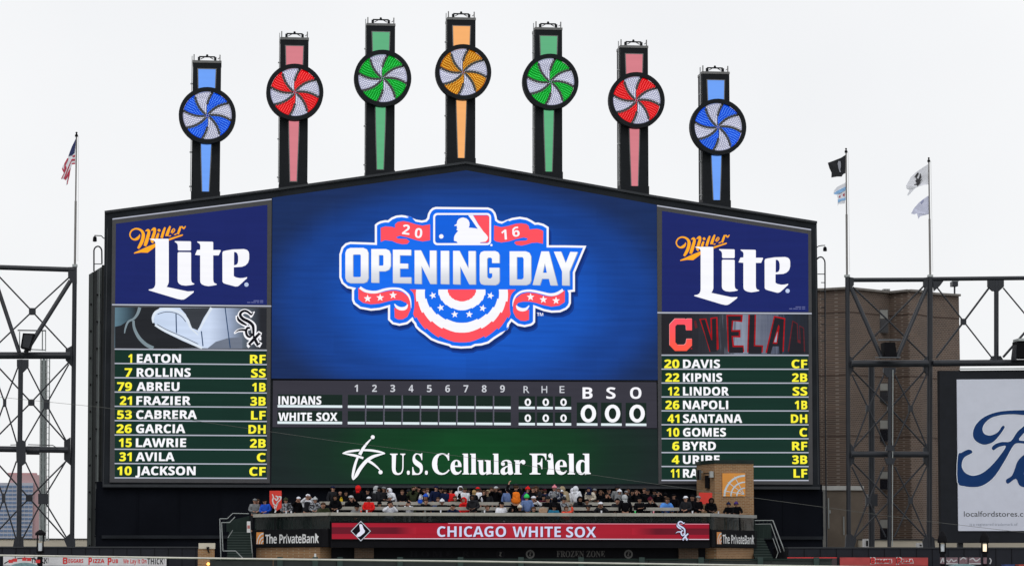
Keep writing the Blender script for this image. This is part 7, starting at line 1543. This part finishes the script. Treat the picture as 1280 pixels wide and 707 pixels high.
T_ = '''317.5,622.3,L,front,grey,char,cap,grey,person in grey jacket and grey cap at the far left rail end,20
323.5,622.6,L,stand,maroon,black,hair,brown,brown-haired person in maroon behind the grey-jacketed person at far left,-10,l,grey,.5
334.3,622.6,L,front,blue,navy,cap,black,person in bright blue jacket with navy shoulders beside the red banner,0,l
349.2,619.8,L,stand,black,black,cap,white,person in black with white cap partly over the red banner,-15
359.5,621.2,L,front,camo,black,beanie,olive,person in grey camouflage jacket and olive bobble hat at left rail,0
370.6,619.8,L,face,black,char,cap,white,person in black raising both hands to the face right of the camouflage jacket,10
382.0,616.4,L,photo,white,char,cap,white,tall person in dark vest over white sleeves taking a photo at left rail,0,l,char
395.4,620.6,L,front,camo,khaki,beanie,lgrey,person in pale patterned hoodie and light grey hat left of the stooping pair,15
405.6,627.0,L,sit_lean,olive,khaki,hair,brown,stooping person in olive and tan beside the pale patterned hoodie,10
415.4,606.6,3,stand,char,black,cap,navy,large person in long black coat with red and navy cap standing at left,20
419.5,617.6,0,front,black,black,hood,black,person in black puffy coat with hood up standing in front of the long black coat,-20,m
426.7,611.8,3,front,black,black,bald,black,bald person in black coat above the yellow bag,10
433.5,612.8,3,stand,black,char,hair,black,dark-haired person in black just right of the bald person,-15,m
438.6,617.6,1,sit_face,black,char,cap,lgrey,seated person in black jacket and pale cap with hands up left of the red hood,15
444.6,629.6,0,sit_lean,grey,char,cap,black,seated person in grey with head bowed left of the red jacket,0,m
449.4,605.4,3,stand,black,black,hood,red,person in black coat with bright red hood standing at back left,160
457.0,610.2,3,stand,black,black,cap,black,person in black with dark cap between red hood and grey hood,0
460.3,619.7,0,front,red,black,cap,white,person in bright red jacket and white cap at the front rail,0,d,
467.4,606.0,3,stand,char,black,hood,lgrey,person with light grey hood and dark coat at back left,150
472.7,607.8,3,stand,char,black,hair,black,person in dark coat right of the light grey hood,-10,d
477.7,607.4,3,front,char,olive,cap,grey,person in dark olive coat left of the bent white hoodie,10,m
474.2,626.0,1,sit,black,black,beanie,black,small child in black between red jacket and dark-haired child,0
487.6,617.8,2,sit,char,black,beanie,lgrey,seated person in pale knit hat beside the bent white hoodie,-20
486.2,624.4,0,sit_face,white,denim,long,black,dark-haired child in white jacket with legs under the front rail,0,l
494.2,608.6,3,bend,white,lgrey,hood,white,person bending over in white hooded jacket at back,-70
501.8,611.2,3,front,black,black,hair,brown,person in black holding food right of the bent white hoodie,10
512.7,625.8,1,sit_face,white,lgrey,hair,black,seated person in white jacket behind the first drink rail,0
515.6,606.4,3,pockets,olive,olive,hood,olive,person in long olive green hooded parka at back,15
523.7,606.8,3,photo,black,black,cap,black,person in black with raised arms right of the olive parka,0
529.7,610.4,3,phone,white,black,long,brown,long-haired person in white sleeves and dark vest above the blue scarf,10,l,brown
530.2,616.6,2,sit,navy,black,beanie,blue,seated person in vivid blue knit hat behind the black-jacketed sitter,0
530.0,622.6,1,sit_lean,black,lgrey,hair,brown,seated person in black jacket leaning on the rail right of the blue bag,0
541.4,606.0,3,stand,navy,navy,cap,navy,person in navy jacket with red trim at back left of the centre,40,l,
548.5,620.4,2,sit,denim,black,hair,brown,seated person in mid blue jacket left of the white knit hat,10
552.7,623.0,1,sit,black,black,beanie,white,seated person in black with white knit hat under the navy jersey,0,m
556.0,609.2,3,stand,navy,black,cap,black,person seen from behind in navy jersey with white lettering,180
562.3,609.2,3,stand,red,black,cap,black,person in red jacket with black cap next to the navy jersey,-30,l,
567.6,618.8,2,sit,dgreen,black,hair,brown,small seated person in dark green below the white hoods,0
573.0,606.4,3,front,white,black,hood,white,person in white hood and black vest with white sleeves at back,0,d,black
579.4,608.2,3,stand,white,black,cap,olive,person in white jacket with olive cap beside the white-hooded person,-15
568.3,629.2,0,sit_face,navy,navy,cap,black,seated person in navy jacket eating at the front rail,-10
582.8,620.2,1,sit,red,char,hood,red,seated person with red hood and grey body left of the charcoal hoodie,-40
596.3,607.8,3,stand,white,black,cap,red,person in white jersey and bright red cap,160
591.2,611.4,3,stand,black,black,long,blond,blond long-haired person with black-coated back turned,180
593.8,617.0,0,front,char,black,hood,char,person in charcoal hoodie with white chest letters at the front rail,0,d
604.8,611.6,3,stand,black,black,hair,brown,person in black right of the white jersey and red cap,20
610.9,611.2,3,stand,char,black,hood,khaki,person in dark jacket with beige hood behind the rail,-20
617.8,606.8,3,face,black,black,cap,lgrey,person in black with pale grey cap holding a phone up,0,m
616.6,608.0,3,stand,maroon,black,hair,brown,person in maroon mostly hidden behind the pale grey cap,0,l,,.4
611.0,630.2,0,sit,char,black,hair,brown,low seated person in charcoal left of the purple and white jersey,0
626.4,610.2,3,stand,black,black,hair,black,black-haired person in black left of the orange vest,10
627.0,618.8,0,sit_fold,white,lgrey,cap,black,person in purple and white jersey with black cap left of the orange vest,5,l,
634.4,608.8,2,stand,denim,navy,beanie,grey,person in blue jacket and grey beanie just left of the orange vest,-10
631.6,632.6,0,sit_lean,black,white,hood,black,crouching person in black with white sleeves at the front rail,30
651.5,630.2,0,sit,black,navy,beanie,cream,seated person in black with cream and green knit hat at the front rail,0,m
657.5,607.6,3,stand,purple,purple,beanie,red,person in purple jacket and red knit hat right of the orange vest,15
660.2,616.8,0,stand,denim,denim,beanie,green,person in denim blue jacket with vivid green hat and white collar,190,l
664.0,607.8,3,phone,black,black,hair,brown,person in black holding a camera right of the red knit hat,-10
666.7,632.0,0,sit,dgreen,dgreen,hair,brown,brown-haired seated person in dark green at the front rail,0
668.8,617.4,1,sit_face,white,black,cap,white,seated person in black vest and white sleeves with a green glove,0,l,black
671.7,606.6,3,fold,char,black,hood,brown,person with big brown fur hood and grey scarf,0
677.8,617.6,2,sit,maroon,black,hair,black,seated person in maroon and black below the fur hood,10,m
683.4,609.8,3,stand,navy,black,cap,maroon,person in navy jacket with dark red cap behind the rail,150
686.0,617.8,1,sit,black,black,beanie,char,seated person in black with dark knit hat left of the tall black hood,0
692.6,606.0,3,front,camo,grey,beanie,pink,person in grey camouflage coat with pale pink hat,0,l,grey
697.6,608.2,3,stand,navy,black,hood,grey,person in navy with grey hood behind the pink hat,-20
692.2,620.0,0,stand,black,black,hood,black,slim person in long black hooded coat standing close to the front,180
690.4,629.3,0,sit,teal,black,beanie,black,seated person in teal blue jacket at the front rail,0,m
702.8,611.2,3,stand,lgrey,black,cap,white,person in light grey with white cap left of the tan hooded coat,0
701.8,620.2,1,sit,camo,grey,beanie,char,seated person in grey camouflage left of the tan hooded coat,10
709.0,606.4,3,bend,khaki,khaki,hood,khaki,large person in tan hooded coat turned away,200
715.6,608.8,3,stand,white,white,hood,white,person in white hood hidden between the tan coat and the big white hood,180,l,,.35
721.6,606.3,3,stand,white,lgrey,hood,white,large person in thick white hooded coat with back turned,170
722.4,616.8,1,sit,char,black,hood,black,seated person with black hood framed by the big white coat,0,m
707.6,631.4,0,sit_up,coral,white,hair,brown,seated person in coral red with one arm raised at the front rail,0,l
735.4,622.6,1,sit_fold,black,black,hair,black,seated person in black rubbing hands behind the first drink rail,0,m
733.2,629.8,0,sit,black,black,cap,char,low seated person in black with charcoal cap near the front rail,0,m
739.0,608.0,3,bend,cream,black,hood,navy,person bending in cream jacket with navy hood,-60
743.8,609.8,3,front,char,black,cap,grey,person in dark jacket with grey scarf beside the cream jacket,0,m
750.3,611.6,3,photo,black,black,hair,brown,person in black with white stripes raising hands,10,m
752.6,620.8,0,sit_face,char,black,cap,white,person in charcoal jacket and white cap leaning on the front rail,0,m
757.7,614.8,2,sit_face,black,black,hood,black,seated person in black hood holding a yellow cup,-10
771.1,605.7,3,stand,grey,char,beanie,char,tall person in grey-brown coat with charcoal hat at the back,10,m
772.6,611.0,2,front,grey,char,beanie,white,person with white fur hat and grey coat below the tall charcoal hat,15,m
770.8,622.0,1,sit_lean,char,grey,hair,black,stooped person in charcoal below the white fur hat,0
781.3,612.4,2,face,char,black,cap,grey,person in dark coat with grey cap shading the face,20,m
782.4,617.0,0,stand,black,black,hood,lgrey,person in long black coat with light grey hat turned away at the front,200
790.2,611.8,3,stand,black,black,hair,black,person in black between the light grey hat and the white mask,0,m
797.0,611.4,2,photo,black,black,hair,brown,person in black with white stripe across the chest,0
800.4,620.6,0,fold,black,black,hair,black,person in plain black with folded arms at the front rail right,0,m
809.0,610.4,3,stand,black,black,cap,char,person in black with a white patch near the right end of the crowd,-10,m
811.4,620.6,1,sit_face,black,black,beanie,maroon,small person in black with red mittens near the right end,0
822.0,613.4,2,photo,black,black,cap,char,person in black filming with raised arms left of the bright blue jacket,0
831.2,620.6,1,sit_lean,sky,navy,hair,brown,seated person in bright blue jacket at the right end of the drink rail,0,m
857.6,618.8,0,front,char,black,cap,white,person in dark jacket with white and navy cap at the right rail,-30
870.8,618.6,0,front,black,black,cap,grey,person in black and white with grey cap left of the red board,15
886.4,621.0,R,front,black,black,hood,black,person in long black coat in front of the red board,0,d
912.4,627.0,R,rail,black,black,beanie,navy,left one of two dark figures under the orange web sign,-20,m
922.0,626.4,R,rail,black,black,beanie,purple,right one of two dark figures with a white scarf under the web sign,15,m
441.0,611.8,3,stand,black,black,cap,char,person in black with charcoal cap in the gap left of the red hood,20,m,,.75
484.0,611.4,3,stand,char,black,hair,black,dim person in dark clothes left of the bent white hoodie,-20,m,,.7
508.4,610.6,3,stand,black,black,beanie,char,dim person in dark knit hat left of the olive parka,10,m,,.75
535.6,608.8,3,stand,char,black,hair,brown,dim person between the long-haired head and the navy jacket,-10,l,,.75
548.6,608.2,3,face,black,black,cap,black,dim person in black left of the navy jersey,15,m,,.7
586.6,609.6,3,stand,black,black,hair,black,dim person in black left of the blond long hair,-15,d,,.75
600.6,609.2,3,photo,black,black,cap,char,dim person with raised arms right of the bright red cap,0,m,,.8
622.6,608.6,3,stand,char,black,hair,brown,dim person in charcoal right of the pale grey cap,10,l,,.7
651.8,609.2,3,stand,black,black,hair,brown,dim person peering out just right of the orange vest,0,l,,.8
678.2,608.4,3,stand,black,maroon,cap,black,dim person in black cap right of the brown fur hood,-10,m,,.75
729.8,609.8,3,phone,black,black,hair,black,dim person in black right of the big white hood,15,m,,.75
763.6,609.0,3,stand,char,black,cap,char,dim person in charcoal cap left of the tall grey-brown coat,0,l,,.7
787.2,608.6,3,stand,black,black,hood,char,dim person with charcoal hood above the light grey hat,-20,m,,.75
803.2,608.8,3,stand,black,black,hair,brown,dim person in black right of the white mask,10,l,,.75
815.8,610.6,3,stand,char,black,beanie,black,dim person in black knit hat near the right end of the back row,0,m,,.7
829.6,614.6,2,stand,black,black,hair,black,dark figure behind the bright blue jacket at the right end,160,m,,.3
843.8,616.4,1,stand,black,black,cap,black,dark figure alone right of the bright blue jacket,-30,m
864.6,617.2,0,stand,black,black,hair,black,dark figure between the two capped people at the right rail,10,m,,.7
'''
for line in T_.strip().split('\n'):
    q = line.split(','); row = q[2] if q[2] in 'LR' else int(q[2])
    person(float(q[0]), float(q[1]), row, q[3], q[4], q[5], q[6], q[7], q[8], float(q[9]) if len(q) > 9 and q[9] else 0, q[10] if len(q) > 10 and q[10] else 'l', q[11] if len(q) > 11 and q[11] else None, float(q[12]) if len(q) > 12 and q[12] else 0.)
# the tall figure in the orange vest stands on the front bench
ov = person(645, 603.6, 0, 'raise', 'black', 'black', 'cap', 'char', 'tall person in bright orange vest and black trousers standing above the crowd', 180, 'l', 'orange', .15, floor=.32)
ov.rotation_euler = (0, 0, math.radians(178)); ov.scale = (1.42, 1.3, 1.27)
# things held or left on the rails
def small(lab, cat, name, u0, v0, u1, v1, Y, mat, dep=.15, part2=None):
    a = at(u0, v0, Y); b = at(u1, v1, Y); t = thing(name, lab, cat, ((a.x+b.x)/2, Y, b.z))
    mb = MB(); w2 = b.x-a.x; h2 = a.z-b.z
    mb.prism([(a.x+w2*.1, b.z), (b.x-w2*.1, b.z), (b.x, b.z+h2*.4), (b.x-w2*.12, a.z), (a.x+w2*.12, a.z), (a.x, b.z+h2*.4)], Y, Y+dep); mb.build('body', mat, t)
    mb = MB(); c = (a.x+b.x)/2; mb.path([(c-w2*.2, Y+dep/2, a.z-.01), (c-w2*.15, Y+dep/2, a.z+h2*.25), (c+w2*.15, Y+dep/2, a.z+h2*.25), (c+w2*.2, Y+dep/2, a.z-.01)], .02, 5); mb.build('handle', mat, t)
small('bright yellow bag held by the bald person in black', 'bag', 'bag', 424.6, 622.6, 428.6, 629, -6.5, cloth('yellow'))
small('vivid blue bag lying on the drink rail left of the centre', 'bag', 'bag', 522.4, 623.6, 528, 628.4, -7.78, cloth('blue'))
small('tan blanket bundle at the front rail left of the teal jacket', 'blanket', 'blanket', 673.5, 634.5, 684.5, 640.2, -9.5, cloth('tan'))
def cup(u, v, Y, col, lab, h=.13):
    a = at(u, v, Y); t = thing('cup', lab, 'cup', tuple(a))
    mb = MB(); mb.lathe((a.x, Y, 0), [(.032, a.z), (.045, a.z+h)], 10); mb.build('body', cloth(col), t); mb = MB(); mb.lathe((a.x, Y, 0), [(.048, a.z+h+.001), (.046, a.z+h+.015)], 10); mb.build('lid', cloth('white'), t)
for u, col, where in ((357.8, 'white', 'in front of the camouflage jacket'), (364, 'white', 'right of the camouflage jacket'), (422, 'white', 'below the black puffy coat'), (451.4, 'coral', 'just left of the red jacket'), (458.6, 'white', 'below the red jacket'), (550.9, 'white', 'below the white knit hat left of centre'),
                      (605.6, 'white', 'right of the charcoal hoodie'), (751.8, 'white', 'under the charcoal jacket with white cap'), (794, 'green', 'left of the folded arms at right'), (817, 'pink', 'left of the bright blue jacket'), (865.6, 'white', 'between two capped people at right'), (898, 'white', 'right of the coat by the red board')):
    v = 639.4+(u-413)/474*2.4
    if u < 413: cup(u, 0, YF, col, '') if False else None
    Yc = YF if 413 <= u <= 887 else (-10+5.6*(413-u)/93.5 if u < 413 else -10+5.1*(u-887)/55)
    a = at(u, v, Yc); t = thing('cup', col.replace('coral', 'orange')+' cup on the front rail '+where, 'cup', (a.x, Yc, ZR-.004))
    mb = MB(); mb.lathe((a.x, Yc, 0), [(.034, ZR-.003), (.046, ZR+.11)], 10); mb.build('body', cloth(col), t); mb = MB(); mb.lathe((a.x, Yc, 0), [(.05, ZR+.111), (.047, ZR+.125)], 10); mb.build('lid', cloth('white'), t)
